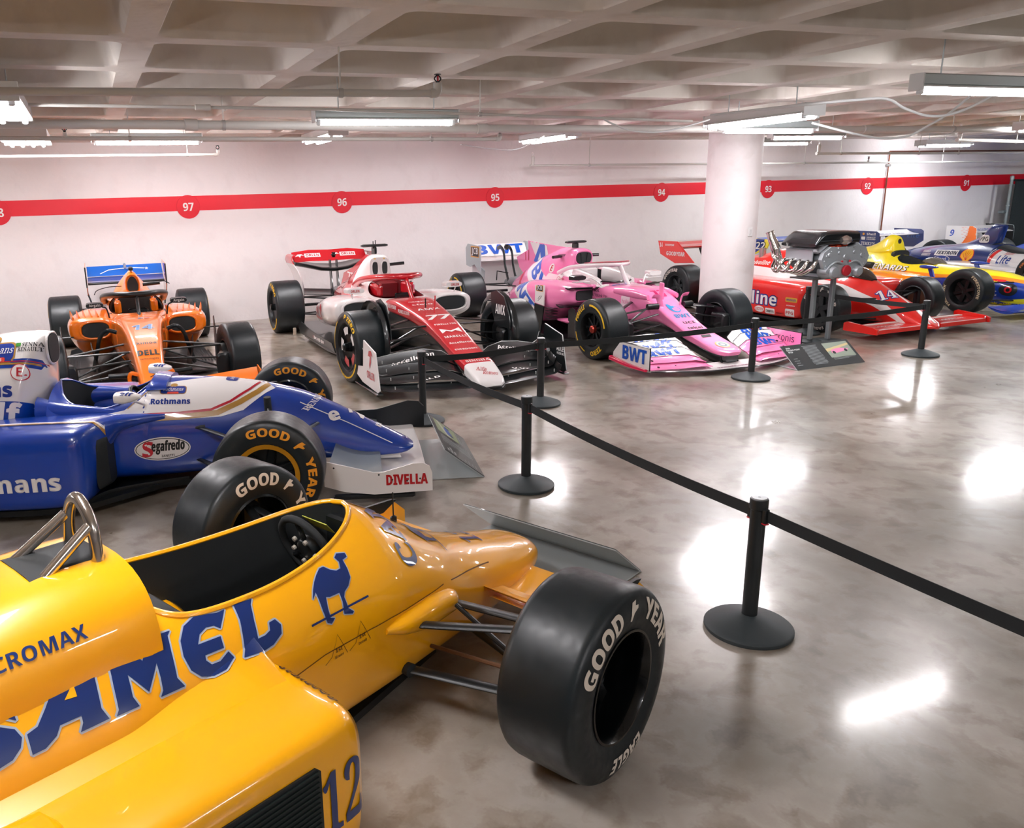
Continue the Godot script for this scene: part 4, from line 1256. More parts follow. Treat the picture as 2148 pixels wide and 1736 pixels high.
	for s in [1.0, -1.0]:
		var fl = [[0.13 * s, 0.655, 0.17, 0.30, 16.0], [0.68 * s, 0.655, 0.17, 0.34, 16.0]]
		var g = part(o, "wing_flap", wing(fl, 0.06), mat("#6c7577", 0.4, 0.1, 0.6), 45.0)
		var rr = -X if s < 0 else -X
		if s > 0:
			for q in [[0.15, 0.13, "#a97e36", 0.012], [0.14, 0.12, "#1c55b0", 0.0]]: mark(g, oval2(q[0], q[1], 20), V(0.50, 0.22, 0.50), V(0, 0, -1), V(1, 0, 0), ink(q[2]), "crest", 0.0025 + (0.001 if q[3] == 0.0 else 0.0), 0.1)
			write(g, "Rothmans", V(0.51, 0.22, 0.50), V(0, 0, -1), V(1, 0, 0), 0.03, wi, 0.11, "s", 0.2, 0.005)
			mark(g, rrect2(0.07, 0.025, 0.01), V(0.47, 0.22, 0.50), V(0, 0, -1), V(1, 0, 0), ink("#d0463a"), "crest", 0.0045, 0.1)
			mark(g, oval2(0.05, 0.045, 14), V(0.585, 0.22, 0.52), V(0, 0, -1), V(1, 0, 0), ink("#d98b4a"), "crest", 0.0045, 0.1)
		write(g, "GOODYEAR", V(0.625, 0.2, 0.56 * s), V(0, 0, -1), V(1, 0, 0), 0.035, wi, 0.20, "b", 0.0, 0.004)
		var ep = part(o, "wing_end_plate", plate([[0.30, 0.14], [0.30, 0.30], [0.60, 0.215], [0.66, 0.215], [0.84, 0.262], [0.90, 0.262], [0.94, 0.24], [0.955, 0.20], [0.955, 0.085], [0.60, 0.075], [0.42, 0.10]] if s > 0 else [[0.30, 0.14], [0.30, 0.24], [0.66, 0.25], [0.90, 0.31], [0.98, 0.30], [1.02, 0.26], [1.02, 0.10], [0.6, 0.09]], 0.012, 0.69 * s), white if s > 0 else blk, 30.0)
		if s > 0:
			write(ep, "DIVELLA", V(0.80, 0.165, 0.70), X, Y, 0.062, ink("#c0121f"), 0.25, "bx")
			for q in [[0.36, 0.255], [0.63, 0.20], [0.71, 0.165], [0.80, 0.155], [0.88, 0.165]]: part(ep, "rivet", moved(lathe([[0.0, 0.006], [0.004, 0.004], [0.006, 0.0]], 8, "z"), Transform3D(Basis.IDENTITY, V(q[0], q[1], 0.697))), blk)
		part(o, "wing_foot", box(V(0.6, 0.055, 0.66 * s), V(0.5, 0.03, 0.04), 0.008), blk)
		write(fwm, "Rothmans", V(0.885, 0.13, 0.42 * s), V(0, 0, -1), V(1, 0, 0), 0.07, navy, 0.40, "bx")
		part(o, "nose_pillar", plate([[0.80, 0.11], [0.78, 0.17], [0.62, 0.17], [0.60, 0.11]], 0.012, 0.09 * s), white, 30.0)
	# suspension
	for s in [1.0, -1.0]:
		var P = func(x, y, z): return V(x, y, z * s)
		arm(o, P.call(-0.50, 0.43, 0.27), P.call(-0.02, 0.42, 0.80), blk, 0.009)
		arm(o, P.call(0.25, 0.40, 0.18), P.call(0.02, 0.42, 0.80), blk, 0.009)
		arm(o, P.call(-0.52, 0.22, 0.28), P.call(0.0, 0.19, 0.82), blk, 0.010)
		arm(o, P.call(0.28, 0.22, 0.16), P.call(0.02, 0.19, 0.82), blk, 0.010)
		arm(o, P.call(-0.06, 0.55, 0.20), P.call(0.0, 0.20, 0.76), blk, 0.010, "push_rod", 1.0)
		part(o, "damper_cap", rod(P.call(-0.06, 0.50, 0.22), P.call(-0.06, 0.60, 0.23), 0.024, 12), ddark)
		part(o, "arm_boot", hull([[-0.46, 0.41, 0.45, 0.015, 0.43, 2.0, 2.0, 0.28 * s], [-0.54, 0.40, 0.455, 0.022, 0.43, 2.0, 2.0, 0.275 * s]], 12, 0.05), ddark)
		part(o, "upright", box(P.call(0.0, 0.30, 0.79), V(0.08, 0.28, 0.06), 0.02), blk)
		# mirrors
		var mh = hull([[-0.95, 0.655, 0.715, 0.055, 0.685, 3.0, 3.0, 0.44 * s], [-0.90, 0.65, 0.72, 0.065, 0.685, 3.0, 3.0, 0.44 * s], [-0.84, 0.66, 0.71, 0.05, 0.685, 2.5, 2.5, 0.44 * s], [-0.80, 0.675, 0.695, 0.02, 0.685, 2.0, 2.0, 0.44 * s]], 20, 0.03)
		var mi = part(o, "mirror", mh, white, 50.0)
		write(mi, "elf", V(-0.875, 0.69, 0.44 * s), X, V(0, 0.8, -0.6), 0.035, navy, 0.07, "bx", 0.2, 0.003)
		part(o, "mirror_stalk", rod(P.call(-0.87, 0.66, 0.41), P.call(-0.82, 0.60, 0.30), 0.008, 8), white)
	var wt = {"text": goodyear("#dd8f17", 0.32, 0.185, 0.046, -42.0), "both": true, "dish": 0.05, "rim_mat": mat("#131719", 0.3, 0.5, 0.5), "spokes": 6, "sw": 0.05, "rim": "wil"}
	for q in [[1, 0.84], [-1, 0.84]]: wheel(o, V(0, 0.32, q[1] * q[0]), 0.32, 0.29, 0.185, q[0], -0.03, wt)
	for s in [1, -1]: wheel(o, V(-2.98, 0.34, 0.80 * s), 0.34, 0.38, 0.185, s, 0.0, wt)
	for n in o.get_children():
		if str(n.name).begins_with("wheel") and absf(n.position.x) < 0.1:
			part(n, "gold_ring", lathe([[0.187, 0.136], [0.186, 0.142], [0.160, 0.138], [0.158, 0.13]], 48, "z"), mat("#c98c1c", 0.35, 0.5), 40.0, "gold rim band")
	# livery on the tub's right and left sides: white crown, red and gold lines
	for s in [1.0, -1.0]:
		var Rv = X * s
		var Uv = V(0, 0.9, -0.45 * s)
		var O = V(0, 0.6, 0.25 * s)
		var fx = func(p: Array) -> Array:
			var q = []
			for a in p: q.append([a[0] * s, a[1]])
			return q
		# shapes in (x forward, up the side)
		mark(body, poly2(fx.call([[-0.80, 0.13], [-0.42, 0.20], [-0.10, 0.17], [-0.02, 0.10], [-0.08, 0.06], [-0.22, -0.06], [-0.36, -0.10], [-0.60, -0.115], [-0.95, -0.12], [-1.40, -0.13], [-1.40, -0.09], [-1.05, -0.07], [-0.95, -0.05], [-0.86, 0.02]])), O, Rv, Uv, wi, "white_panel", 0.002, 0.045)
		mark(body, line2(fx.call([[-1.40, -0.10], [-1.0, -0.088], [-0.62, -0.075], [-0.42, -0.055], [-0.30, 0.0], [-0.18, 0.09], [-0.12, 0.15]]), 0.016), O, Rv, Uv, red, "red_line", 0.004, 0.04)
		mark(body, line2(fx.call([[-1.40, -0.125], [-1.0, -0.115], [-0.60, -0.10], [-0.38, -0.075], [-0.24, -0.005], [-0.13, 0.07], [-0.06, 0.135]]), 0.036), O, Rv, Uv, gold, "gold_line", 0.0035, 0.04)
		mark(body, line2(fx.call([[-0.93, -0.04], [-0.80, 0.10], [-0.76, 0.15]]), 0.006), O, Rv, Uv, gold, "gold_line", 0.004, 0.04)
		write(body, "Rothmans", O + X * -0.67 + Uv.normalized() * 0.005, Rv, Uv, 0.036, navy, 0.24, "bx", 0.0, 0.004)
		mark(body, rrect2(0.165, 0.062, 0.02), O + X * -0.66 + Uv.normalized() * 0.085, Rv, Uv, gold, "crest", 0.003, 0.05)
		mark(body, rrect2(0.155, 0.054, 0.018), O + X * -0.66 + Uv.normalized() * 0.085, Rv, Uv, navy, "crest", 0.004, 0.05)
		write(body, "Rothmans", O + X * -0.66 + Uv.normalized() * 0.09, Rv, Uv, 0.022, wi, 0.125, "s", 0.2, 0.005)
		mark(body, rrect2(0.07, 0.015, 0.005), O + X * -0.66 + Uv.normalized() * 0.063, Rv, Uv, ink("#c83a30"), "crest", 0.005, 0.05)
		mark(body, oval2(0.045, 0.03, 14), O + X * -0.66 + Uv.normalized() * 0.122, Rv, Uv, gold, "crest", 0.004, 0.05)
		for q in [[0.345, 0.155, "#e9e6e4", 0.002], [0.33, 0.14, "#14181a", 0.003], [0.32, 0.13, "#e9e6e4", 0.004]]: mark(body, oval2(q[0], q[1]), V(-0.73, 0.315, 0.4 * s), Rv, Y, ink(q[2]), "sponsor_oval", q[3], 0.05)
		write(body, "egafredo", V(-0.73 + 0.035 * s, 0.325, 0.4 * s), Rv, Y, 0.062, mat("#14181a", 0.4), 0.20, "bx", 0.1, 0.005)
		write(body, "S", V(-0.73 - 0.09 * s, 0.318, 0.4 * s), Rv, Y, 0.095, ink("#c4122c"), 0.06, "bx", 0.1, 0.005)
		write(body, "ZANETTI", V(-0.73 + 0.03 * s, 0.268, 0.4 * s), Rv, Y, 0.015, mat("#14181a", 0.4), 0.08, "b", 0.0, 0.005)
		# nose lettering and pin stripe
		mark(body, line2(fx.call([[0.14, 0.0], [0.45, -0.155], [0.74, -0.31]]), 0.005), V(0, 0.53, 0.2 * s), Rv, Y, wi, "pin_stripe", 0.003, 0.05)
		write(body, "e", V(0.38, 0.44, 0.12 * s), V(0.2 * s, -0.1, -0.35 * s), V(0.4 * s, 0.6, 0.1) if false else V(-0.5, 0.8, 0), 0.085, wi, 0.0, "bx", 0.0, 0.004)
		write(body, "RENAULT", V(0.24, 0.53, 0.06 * s), V(-0.1, 0.0, -1.0) if s > 0 else V(-0.1, 0.0, -1.0), V(-0.5, 0.8, 0), 0.034, wi, 0.16, "sb", 0.0, 0.004)
	write(body, "2", V(0.52, 0.42, 0.0), V(0, 0, -1), V(-0.5, 0.8, 0), 0.10, wi, 0.09, "bx", 0.0, 0.004)
	write(body, "KALL", V(0.68, 0.34, 0.0), V(0, 0, -1), V(-0.5, 0.8, 0), 0.035, wi, 0.10, "bx", 0.0, 0.004)
	mark(body, rrect2(0.15, 0.075, 0.02), V(-0.30, 0.7, -0.02), V(0, 0, -1), V(-1, 0.3, 0), navy, "crest", 0.004, 0.05)
	write(body, "Rothmans", V(-0.30, 0.7, -0.02), V(0, 0, -1), V(-1, 0.3, 0), 0.022, wi, 0.12, "s", 0.2, 0.006)
	# lettering on cover and pod
	write(cov, "Rothmans", V(-1.93, 0.735, 0.3), X, V(0, 0.85, -0.5), 0.085, navy, 0.62, "bx")
	write(cov, "elf", V(-1.70, 0.60, 0.35), X, V(0, 0.85, -0.5), 0.115, wi, 0.22, "bx", 0.2, 0.006)
	mark(cov, poly2([[-0.9, -0.3], [0.3, -0.3], [0.3, 0.0], [0.18, 0.065], [0.0, 0.07], [-0.9, 0.07]]), V(-1.62, 0.60, 0.35), X, V(0, 0.9, -0.4), ink("#07409f"), "blue_band", 0.003, 0.05)
	mark(cov, poly2([[-0.6, 0.07], [0.12, 0.075], [0.16, 0.13], [0.13, 0.135], [-0.6, 0.12]]), V(-1.60, 0.78, 0.25), X, V(0, 0.9, -0.4), ink("#0b3a94"), "blue_band", 0.003, 0.05)
	for q in [[0.30, 0.15, gold, 0.003], [0.28, 0.13, navy, 0.004]]: mark(cov, rrect2(q[0], q[1], 0.04), V(-1.76, 0.93, 0.15), X, V(0, 0.85, -0.5), q[2], "crest", q[3], 0.05)
	write(cov, "Rothmans", V(-1.75, 0.95, 0.15), X, V(0, 0.85, -0.5), 0.05, wi, 0.25, "s", 0.2, 0.006)
	mark(cov, rrect2(0.14, 0.035, 0.012), V(-1.74, 0.885, 0.18), X, V(0, 0.85, -0.5), ink("#c83a30"), "crest", 0.006, 0.05)
	write(cov, "RACING", V(-1.74, 0.885, 0.18), X, V(0, 0.85, -0.5), 0.018, wi, 0.10, "b", 0.0, 0.008)
	mark(cov, oval2(0.10, 0.07, 16), V(-1.77, 1.02, 0.1), X, V(0, 0.75, -0.65), gold, "crest", 0.005, 0.05)
	write(cov, "SENNA", V(-1.515, 0.985, 0.15), X, V(0, 0.95, -0.3), 0.026, mat("#14181a", 0.4), 0.12, "sb", 0.0, 0.004)
	write(cov, "RENAULT", V(-1.53, 0.952, 0.15), X, V(0, 0.95, -0.3), 0.026, mat("#14181a", 0.4), 0.14, "sb", 0.0, 0.004)
	mark(cov, rect2(0.032, 0.024), V(-1.60, 0.986, 0.15), X, V(0, 0.95, -0.3), ink("#3c8a35"), "flag", 0.004, 0.05)
	mark(cov, line2([[-0.45, 0.0], [0.14, 0.0], [0.17, 0.012]], 0.012), V(-1.56, 0.868, 0.2), X, V(0, 0.9, -0.4), gold, "gold_line", 0.005, 0.05)
	mark(cov, line2([[-0.45, 0.0], [0.14, 0.0], [0.17, 0.012]], 0.006), V(-1.56, 0.884, 0.2), X, V(0, 0.9, -0.4), red, "red_line", 0.006, 0.05)
	for q in [[0.105, "#c0122c", 0.006], [0.095, "#efeceb", 0.007]]: mark(cov, oval2(q[0], q[0]), V(-1.575, 0.835, 0.26), X, V(0, 0.85, -0.5), ink(q[1]), "extinguisher_mark", q[2], 0.05)
	write(cov, "E", V(-1.575, 0.835, 0.26), X, V(0, 0.85, -0.5), 0.055, ink("#c0122c"), 0.0, "b", 0.0, 0.009)
	write(pr, "Rothmans", V(-1.63, 0.26, 0.75), X, Y, 0.10, wi, 0.78, "bx", 0.0, 0.004)
	mark(pr, line2([[-1.2, 0.02], [-0.6, 0.01], [-0.1, -0.005], [0.1, -0.01]], 0.02), V(-1.0, 0.545, 0.5), X, V(0, 0.5, -0.85), wi, "white_line", 0.004, 0.05)
	mark(pr, line2([[-1.2, 0.0], [-0.6, -0.012], [-0.1, -0.02], [0.1, -0.02]], 0.018), V(-1.0, 0.545, 0.5), X, V(0, 0.5, -0.85), gold, "gold_line", 0.005, 0.05)

func tube_loop(x: float, yb: float, yt: float, hw: float, ym: float, r := 0.009, zc := 0.0) -> PackedVector3Array:
	var p = []
	for v in ring_at([x, yb, yt, hw, ym, 2.7, 2.5], 28, 0.0, zc): p.append(v)
	return tube(p, r, 6, Vector2(1, 1), true)

# ---------------------------------------------------------------- shared pieces of the three recent cars
func halo(o: Node, m: Material, r := 0.032, fair: Material = null, yo := 0.0):
	var h = holder(o, "halo")
	var pts = [V(-1.80, 0.79 + yo, 0.32), V(-1.55, 0.865 + yo, 0.325), V(-1.25, 0.91 + yo, 0.29), V(-1.02, 0.935 + yo, 0.19), V(-0.915, 0.94 + yo, 0.07), V(-0.905, 0.94 + yo, 0.0), V(-0.915, 0.94 + yo, -0.07), V(-1.02, 0.935 + yo, -0.19), V(-1.25, 0.91 + yo, -0.29), V(-1.55, 0.865 + yo, -0.325), V(-1.80, 0.79 + yo, -0.32)]
	var hp = part(h, "hoop", tube(smooth_pts(pts, 5), r, 12, Vector2(1.25, 1)), m, 60.0)
	part(h, "strut", tube(smooth_pts([V(-0.92, 0.935 + yo, 0), V(-0.87, 0.88 + yo, 0), V(-0.79, 0.78 + yo, 0), V(-0.70, 0.685, 0)], 5), 0.024, 10, Vector2(0.8, 1.6)), m, 60.0)
	if fair != null:
		part(h, "fairing", tube(smooth_pts([V(-1.25, 0.945 + yo, 0.27), V(-1.0, 0.968 + yo, 0.17), V(-0.9, 0.97 + yo, 0.0), V(-1.0, 0.968 + yo, -0.17), V(-1.25, 0.945 + yo, -0.27)], 6), 0.016, 6, Vector2(2.6, 0.35)), fair, 60.0)
	return hp

func four_wheels(o: Node, W: float, wb: float, R: float, wf: float, wr: float, rb: float, steer: float, st: Dictionary):
	for s in [1, -1]: wheel(o, V(0, R, (W / 2 - wf / 2) * s), R, wf, rb, s, steer, st)
	for s in [1, -1]: wheel(o, V(-wb, R, (W / 2 - wr / 2) * s), R, wr, rb, s, 0.0, st)

func suspension(o: Node, W: float, wb: float, y_in: float, z_in: float, R: float, m: Material, dx := 0.0):
	var zw = W / 2 - 0.32
	for s in [1.0, -1.0]:
		var P = func(x, y, z): return V(x, y, z * s)
		arm(o, P.call(0.10, y_in + 0.02, z_in), P.call(0.0, R + 0.13, zw), m, 0.010, "suspension_arm", 2.6)
		arm(o, P.call(-0.33, y_in + 0.03, z_in + 0.04), P.call(-0.02, R + 0.13, zw), m, 0.010, "suspension_arm", 2.6)
		arm(o, P.call(0.16, y_in - 0.17, z_in - 0.01), P.call(0.0, R - 0.13, zw + 0.02), m, 0.010, "suspension_arm", 2.6)
		arm(o, P.call(-0.36, y_in - 0.18, z_in + 0.03), P.call(-0.02, R - 0.13, zw + 0.02), m, 0.010, "suspension_arm", 2.6)
		arm(o, P.call(-0.06, y_in + 0.0, z_in + 0.0), P.call(-0.02, R - 0.10, zw), m, 0.010, "push_rod", 1.6)
		arm(o, P.call(0.12, y_in - 0.06, z_in), P.call(0.10, R + 0.02, zw + 0.02), m, 0.009, "steering_rod", 2.0)
		var d = moved(lathe([[0.0, -0.06], [0.135, -0.06], [0.15, -0.02], [0.14, 0.06], [0.0, 0.06]], 24, "z"), Transform3D(Basis.IDENTITY, P.call(0.0, R, zw + 0.06)))
		part(o, "brake_drum", d, m, 40.0)
		part(o, "brake_duct", hull([[0.27, R - 0.11, R + 0.07, 0.05, R - 0.02, 3.0, 3.0, (zw - 0.02) * s], [0.25, R - 0.13, R + 0.09, 0.07, R - 0.02, 4.0, 4.0, (zw - 0.01) * s], [0.0, R - 0.08, R + 0.08, 0.05, R, 3.0, 3.0, (zw + 0.03) * s]], 16, 0.08), m, 40.0)
		# rear
		for q in [[-0.42, 0.46, 0.48], [0.05, 0.46, 0.48], [-0.45, 0.24, 0.24], [0.12, 0.24, 0.24]]:
			arm(o, P.call(-wb - q[0], q[1], 0.12), P.call(-wb, q[2], zw - 0.06), m, 0.011, "suspension_arm", 2.2)
		arm(o, P.call(-wb, 0.36, 0.10), P.call(-wb, 0.36, zw - 0.05), m, 0.02, "drive_shaft", 1.0)
		part(o, "brake_drum", moved(lathe([[0.0, -0.06], [0.15, -0.06], [0.16, 0.06], [0.0, 0.06]], 20, "z"), Transform3D(Basis.IDENTITY, P.call(-wb, R, zw - 0.03))), m, 40.0)

func pods(o: Node, tab: Array, m: Material, called := "side_pod", n := 36) -> MeshInstance3D:
	var t = hull(tab, n, 0.06)
	var a = part(o, called, t, m, 50.0)
	part(o, called, mirrored(t), m, 50.0)
	return a

func two(o: Node, called: String, t: PackedVector3Array, m: Material, crease := 40.0) -> Array:
	return [part(o, called, t, m, crease), part(o, called, mirrored(t), m, crease)]

func camera_bar(o: Node, x: float, y: float, m: Material, w := 0.3):
	part(o, "camera_stalk", hull([[x + 0.05, y - 0.1, y, 0.015, y - 0.05, 3.0, 3.0], [x - 0.06, y - 0.13, y, 0.02, y - 0.05, 3.0, 3.0]], 12, 0.2), m)
	part(o, "camera_bar", moved(hull([[-w / 2, -0.012, 0.012, 0.03, 0.0, 2.0, 2.0], [-w / 2 + 0.03, -0.018, 0.018, 0.04, 0.0, 2.0, 2.0], [w / 2 - 0.03, -0.018, 0.018, 0.04, 0.0, 2.0, 2.0], [w / 2, -0.012, 0.012, 0.03, 0.0, 2.0, 2.0]], 14, 0.1), Transform3D(Basis(Vector3.UP, PI / 2), V(x, y + 0.01, 0))), m, 50.0)

func pirelli(col: String, R: float, rb: float, cover := false) -> Array:
	var r = (R + rb) / 2 + 0.012
	var h = 0.036
	return [["PIRELLI", 138.0, r, h, col, r * 0.95], ["|", 62.0, r - 0.008, 0.017, col, 84.0], ["P ZERO", -48.0, r, h, col, r * 0.86], ["|", 222.0, r - 0.008, 0.017, col, 78.0]]

# ---------------------------------------------------------------- orange car
func car_mclaren():
	var o = thing("racing_car", "orange racing car with blue rear wing and number 14 by the wall", "race car", V(0.372, 0, -8.058), -1.577, "racing cars")
	var org = paint("#ff7f0a")
	var blk = mat("#15191b", 0.38, 0.2)
	var carb = mat("#1b2023", 0.3, 0.2, 0.4)
	var dd = mat("#1b2022", 0.6, 0.1)
	var blu = ink("#1f7fc8")
	var bk = mat("#1a1612", 0.4)
	var Zm = V(0, 0, -1)
	var nose = part(o, "nose", hull([[1.22, 0.16, 0.19, 0.04, 0.175, 2.0, 2.0], [1.16, 0.13, 0.22, 0.07, 0.17, 3.0, 3.0], [0.9, 0.15, 0.30, 0.10, 0.22, 4.0, 3.0], [0.6, 0.20, 0.44, 0.12, 0.32, 5.0, 3.0], [0.3, 0.26, 0.56, 0.14, 0.42, 5.0, 3.0], [0.0, 0.27, 0.635, 0.165, 0.47, 5.0, 3.0], [-0.3, 0.25, 0.685, 0.19, 0.52, 5.0, 3.0], [-0.55, 0.22, 0.715, 0.22, 0.54, 4.5, 3.0], [-0.75, 0.20, 0.725, 0.25, 0.55, 4.0, 3.0]], 36, 0.06), org, 45.0)
	var r = hull_open([[-0.70, 0.20, 0.725, 0.245, 0.55, 4.0, 3.0], [-0.9, 0.18, 0.735, 0.28, 0.56, 4.0, 3.0], [-1.1, 0.16, 0.77, 0.30, 0.58, 4.0, 3.0], [-1.35, 0.15, 0.82, 0.315, 0.6, 3.5, 3.0], [-1.6, 0.15, 0.86, 0.32, 0.6, 3.0, 3.0], [-1.8, 0.15, 0.88, 0.32, 0.6, 2.6, 3.0]], 40, 0.04, -0.84, -1.62, 1.0, 0.4)
	var cp = part(o, "cockpit_surround", r[0], org, 45.0)
	part(o, "cockpit_lining", bowl(r[1], 0.35), dd, 30.0)
	two(o, "headrest", box(V(-1.38, 0.74, 0.19), V(0.3, 0.16, 0.07), 0.03), org)
	part(o, "steering_wheel", box(V(-0.95, 0.70, 0), V(0.03, 0.12, 0.2), 0.02), blk)
	var ec = hull([[-1.72, 0.84, 1.055, 0.075, 0.93, 2.2, 2.4], [-1.80, 0.75, 1.08, 0.085, 0.9, 2.2, 3.0], [-1.95, 0.55, 1.085, 0.12, 0.72, 1.8, 3.0], [-2.3, 0.4, 1.02, 0.28, 0.6, 1.5, 3.0], [-2.9, 0.35, 0.85, 0.22, 0.5, 1.5, 3.0], [-3.5, 0.3, 0.6, 0.1, 0.45, 2.0, 2.0]], 32, 0.06)
	part(o, "engine_cover", ec, org, 45.0)
	part(o, "intake_shade_plug", hull([[-1.70, 0.86, 1.03, 0.058, 0.92, 2.0, 2.8], [-1.73, 0.86, 1.03, 0.058, 0.92, 2.0, 2.8]], 24, 0.1), dd, 30.0)  # closed plug coloured near-black as the intake's shaded depth
	part(o, "intake_lip", tube_loop(-1.715, 0.845, 1.045, 0.07, 0.93, 0.010), org, 60.0)
	part(o, "camera_pod", rod(V(-1.75, 0.93, -0.11), V(-1.74, 0.94, -0.30), 0.02, 10), blk)
	part(o, "camera_pod", box(V(-1.8, 1.11, 0.0), V(0.1, 0.05, 0.05), 0.015), blk)
	part(o, "aerial_loop", tube(smooth_pts([V(-1.8, 0.92, 0.12), V(-1.8, 0.92, 0.25), V(-1.8, 0.89, 0.38), V(-1.8, 0.84, 0.42)]), 0.005, 6), blk)
	part(o, "aerial_loop", tube(smooth_pts([V(-1.8, 0.95, -0.30), V(-1.8, 0.95, -0.36), V(-1.8, 0.92, -0.41)]), 0.005, 6), blk)
	halo(o, blk, 0.032, null, -0.03)
	# side pods with inlet shade painted as dark plugs, and row of fins
	var pod = [[-0.96, 0.47, 0.665, 0.175, 0.56, 3.4, 3.2, 0.455], [-1.0, 0.45, 0.685, 0.215, 0.56, 3.0, 3.0, 0.475], [-1.12, 0.42, 0.70, 0.235, 0.56, 2.8, 2.6, 0.475], [-1.5, 0.2, 0.71, 0.27, 0.55, 2.6, 2.2, 0.44], [-2.1, 0.12, 0.66, 0.27, 0.48, 2.4, 2.2, 0.38], [-2.8, 0.10, 0.52, 0.18, 0.4, 2.2, 2.2, 0.27], [-3.4, 0.12, 0.4, 0.09, 0.3, 2.0, 2.0, 0.16]]
	pods(o, pod, org)
	var inl = hull([[-0.945, 0.49, 0.635, 0.13, 0.56, 3.6, 3.2, 0.44], [-0.975, 0.48, 0.645, 0.14, 0.56, 3.6, 3.2, 0.44]], 28, 0.1)
	two(o, "inlet_shade_plug", inl, dd, 30.0)
	for s in [1.0, -1.0]:
		part(o, "inlet_lip", tube_loop(-0.955, 0.475, 0.652, 0.15, 0.56, 0.012, 0.44 * s), org, 60.0)
		for k in 5:
			var z = 0.40 + k * 0.062
			part(o, "pod_fin", hull([[-1.02 - k * 0.01, 0.66, 0.70, 0.012, 0.68, 2.0, 2.0, z * s], [-1.08 - k * 0.01, 0.66, 0.745, 0.008, 0.68, 2.0, 2.0, (z + 0.012) * s], [-1.14, 0.67, 0.765, 0.004, 0.7, 2.0, 2.0, (z + 0.025) * s]], 8, 0.1), org)
		var mm = hull([[-0.98, 0.79, 0.85, 0.085, 0.82, 4.0, 4.0, 0.42 * s], [-0.90, 0.795, 0.845, 0.085, 0.82, 3.0, 3.0, 0.42 * s]], 16, 0.2)
		var mi = part(o, "mirror", mm, blk, 40.0)
		write(mi, "Airgain", V(-0.9, 0.82, 0.42 * s), Zm, Vector3.UP, 0.026, ink("#d8d4cf"), 0.11)
		part(o, "mirror_stalk", tube(smooth_pts([V(-0.93, 0.80, 0.35 * s), V(-0.93, 0.78, 0.31 * s), V(-0.95, 0.68, 0.29 * s)]), 0.008, 6), blk)
		# deflectors and vanes
		part(o, "barge_board", plate([[-0.45, 0.12], [-0.42, 0.42], [-0.55, 0.5], [-0.62, 0.44], [-0.85, 0.35], [-0.9, 0.10]], 0.008, 0.42 * s, 0.15 * s), carb)
		part(o, "pod_deflector", tube(smooth_pts([V(-0.42, 0.60, 0.24 * s), V(-0.45, 0.62, 0.33 * s), V(-0.5, 0.55, 0.40 * s), V(-0.55, 0.42, 0.44 * s), V(-0.6, 0.2, 0.5 * s)]), 0.014, 6, Vector2(1, 1.6)), carb)
		part(o, "vertical_vane", plate([[-0.9, 0.06], [-0.92, 0.46], [-1.0, 0.62], [-1.05, 0.6], [-1.12, 0.06]], 0.008, 0.78 * s), carb)
		arm(o, V(-1.0, 0.50, 0.66 * s), V(-1.0, 0.50, 0.86 * s), blk, 0.007, "vane_bracket")
		for k in 5: part(o, "floor_slot_vane", box(V(-1.7 - 0.0 * k, 0.065, (0.66 + 0.035 * k) * s), V(0.7, 0.03, 0.006)), carb, 0.0)
		# horn fins on the nose
		part(o, "nose_horn", tube(smooth_pts([V(0.62, 0.36, 0.11 * s), V(0.62, 0.38, 0.17 * s), V(0.6, 0.33, 0.19 * s), V(0.6, 0.28, 0.185 * s)]), 0.012, 6, Vector2(1, 1.6)), org)
		part(o, "nose_camera", rod(V(0.55, 0.345, 0.12 * s), V(0.52, 0.35, 0.36 * s), 0.022, 10), blk)
		# front wing, low and behind the other car's nose
		for k in 4:
			var st = [[0.16 * s, 1.05 - 0.10 * k, 0.08 + 0.035 * k, 0.13, 14.0 + 8 * k], [0.55 * s, 1.0 - 0.10 * k, 0.08 + 0.045 * k, 0.13, 16.0 + 8 * k], [0.95 * s, 0.92 - 0.10 * k, 0.08 + 0.05 * k, 0.13, 16.0 + 8 * k]]
			part(o, "front_wing_element", wing(st, 0.09), org if k > 1 else carb)
		part(o, "wing_end_plate", plate([[1.0, 0.05], [1.0, 0.14], [0.85, 0.28], [0.45, 0.32], [0.4, 0.05]], 0.01, 0.97 * s), org)
	var chs = hull([[0.6, 0.16, 0.3, 0.09, 0.24, 3.0, 3.0], [0.0, 0.16, 0.4, 0.12, 0.3, 3.0, 3.0], [-0.8, 0.12, 0.4, 0.2, 0.3, 3.0, 3.0]], 16, 0.2)
	part(o, "keel", chs, carb)
	part(o, "floor_tray", flat([[-0.7, 0.2], [-0.95, 0.80], [-2.9, 0.78], [-3.3, 0.5], [-3.9, 0.45], [-3.9, -0.45], [-3.3, -0.5], [-2.9, -0.78], [-0.95, -0.80], [-0.7, -0.2]], 0.02, 0.05), carb, 30.0)
	suspension(o, 2.036, 3.607, 0.46, 0.15, 0.335, blk)
	# rear wing
	var ub = paint("#0a62c4")
	var fl = part(o, "rear_wing_flap", wing([[-0.50, -4.06, 0.865, 0.19, 42.0], [0.50, -4.06, 0.865, 0.19, 42.0]], 0.06), ub)
	part(o, "rear_wing_main", wing([[-0.50, -3.85, 0.79, 0.25, 15.0], [0.50, -3.85, 0.79, 0.25, 15.0]], 0.10), paint("#0b3f9c"))
	part(o, "wing_edge", rod(V(-3.85, 0.785, -0.5), V(-3.85, 0.785, 0.5), 0.016, 8), blk)
	mark(fl, line2([[-0.33, -0.05], [-0.22, 0.015], [-0.05, 0.035], [0.12, 0.035], [0.26, 0.02]], 0.014), V(-4.12, 0.94, 0), Zm, V(-0.7, 0.7, 0), ink("#e8ecf0"), "swoosh", 0.003, 0.06)
	var star = []
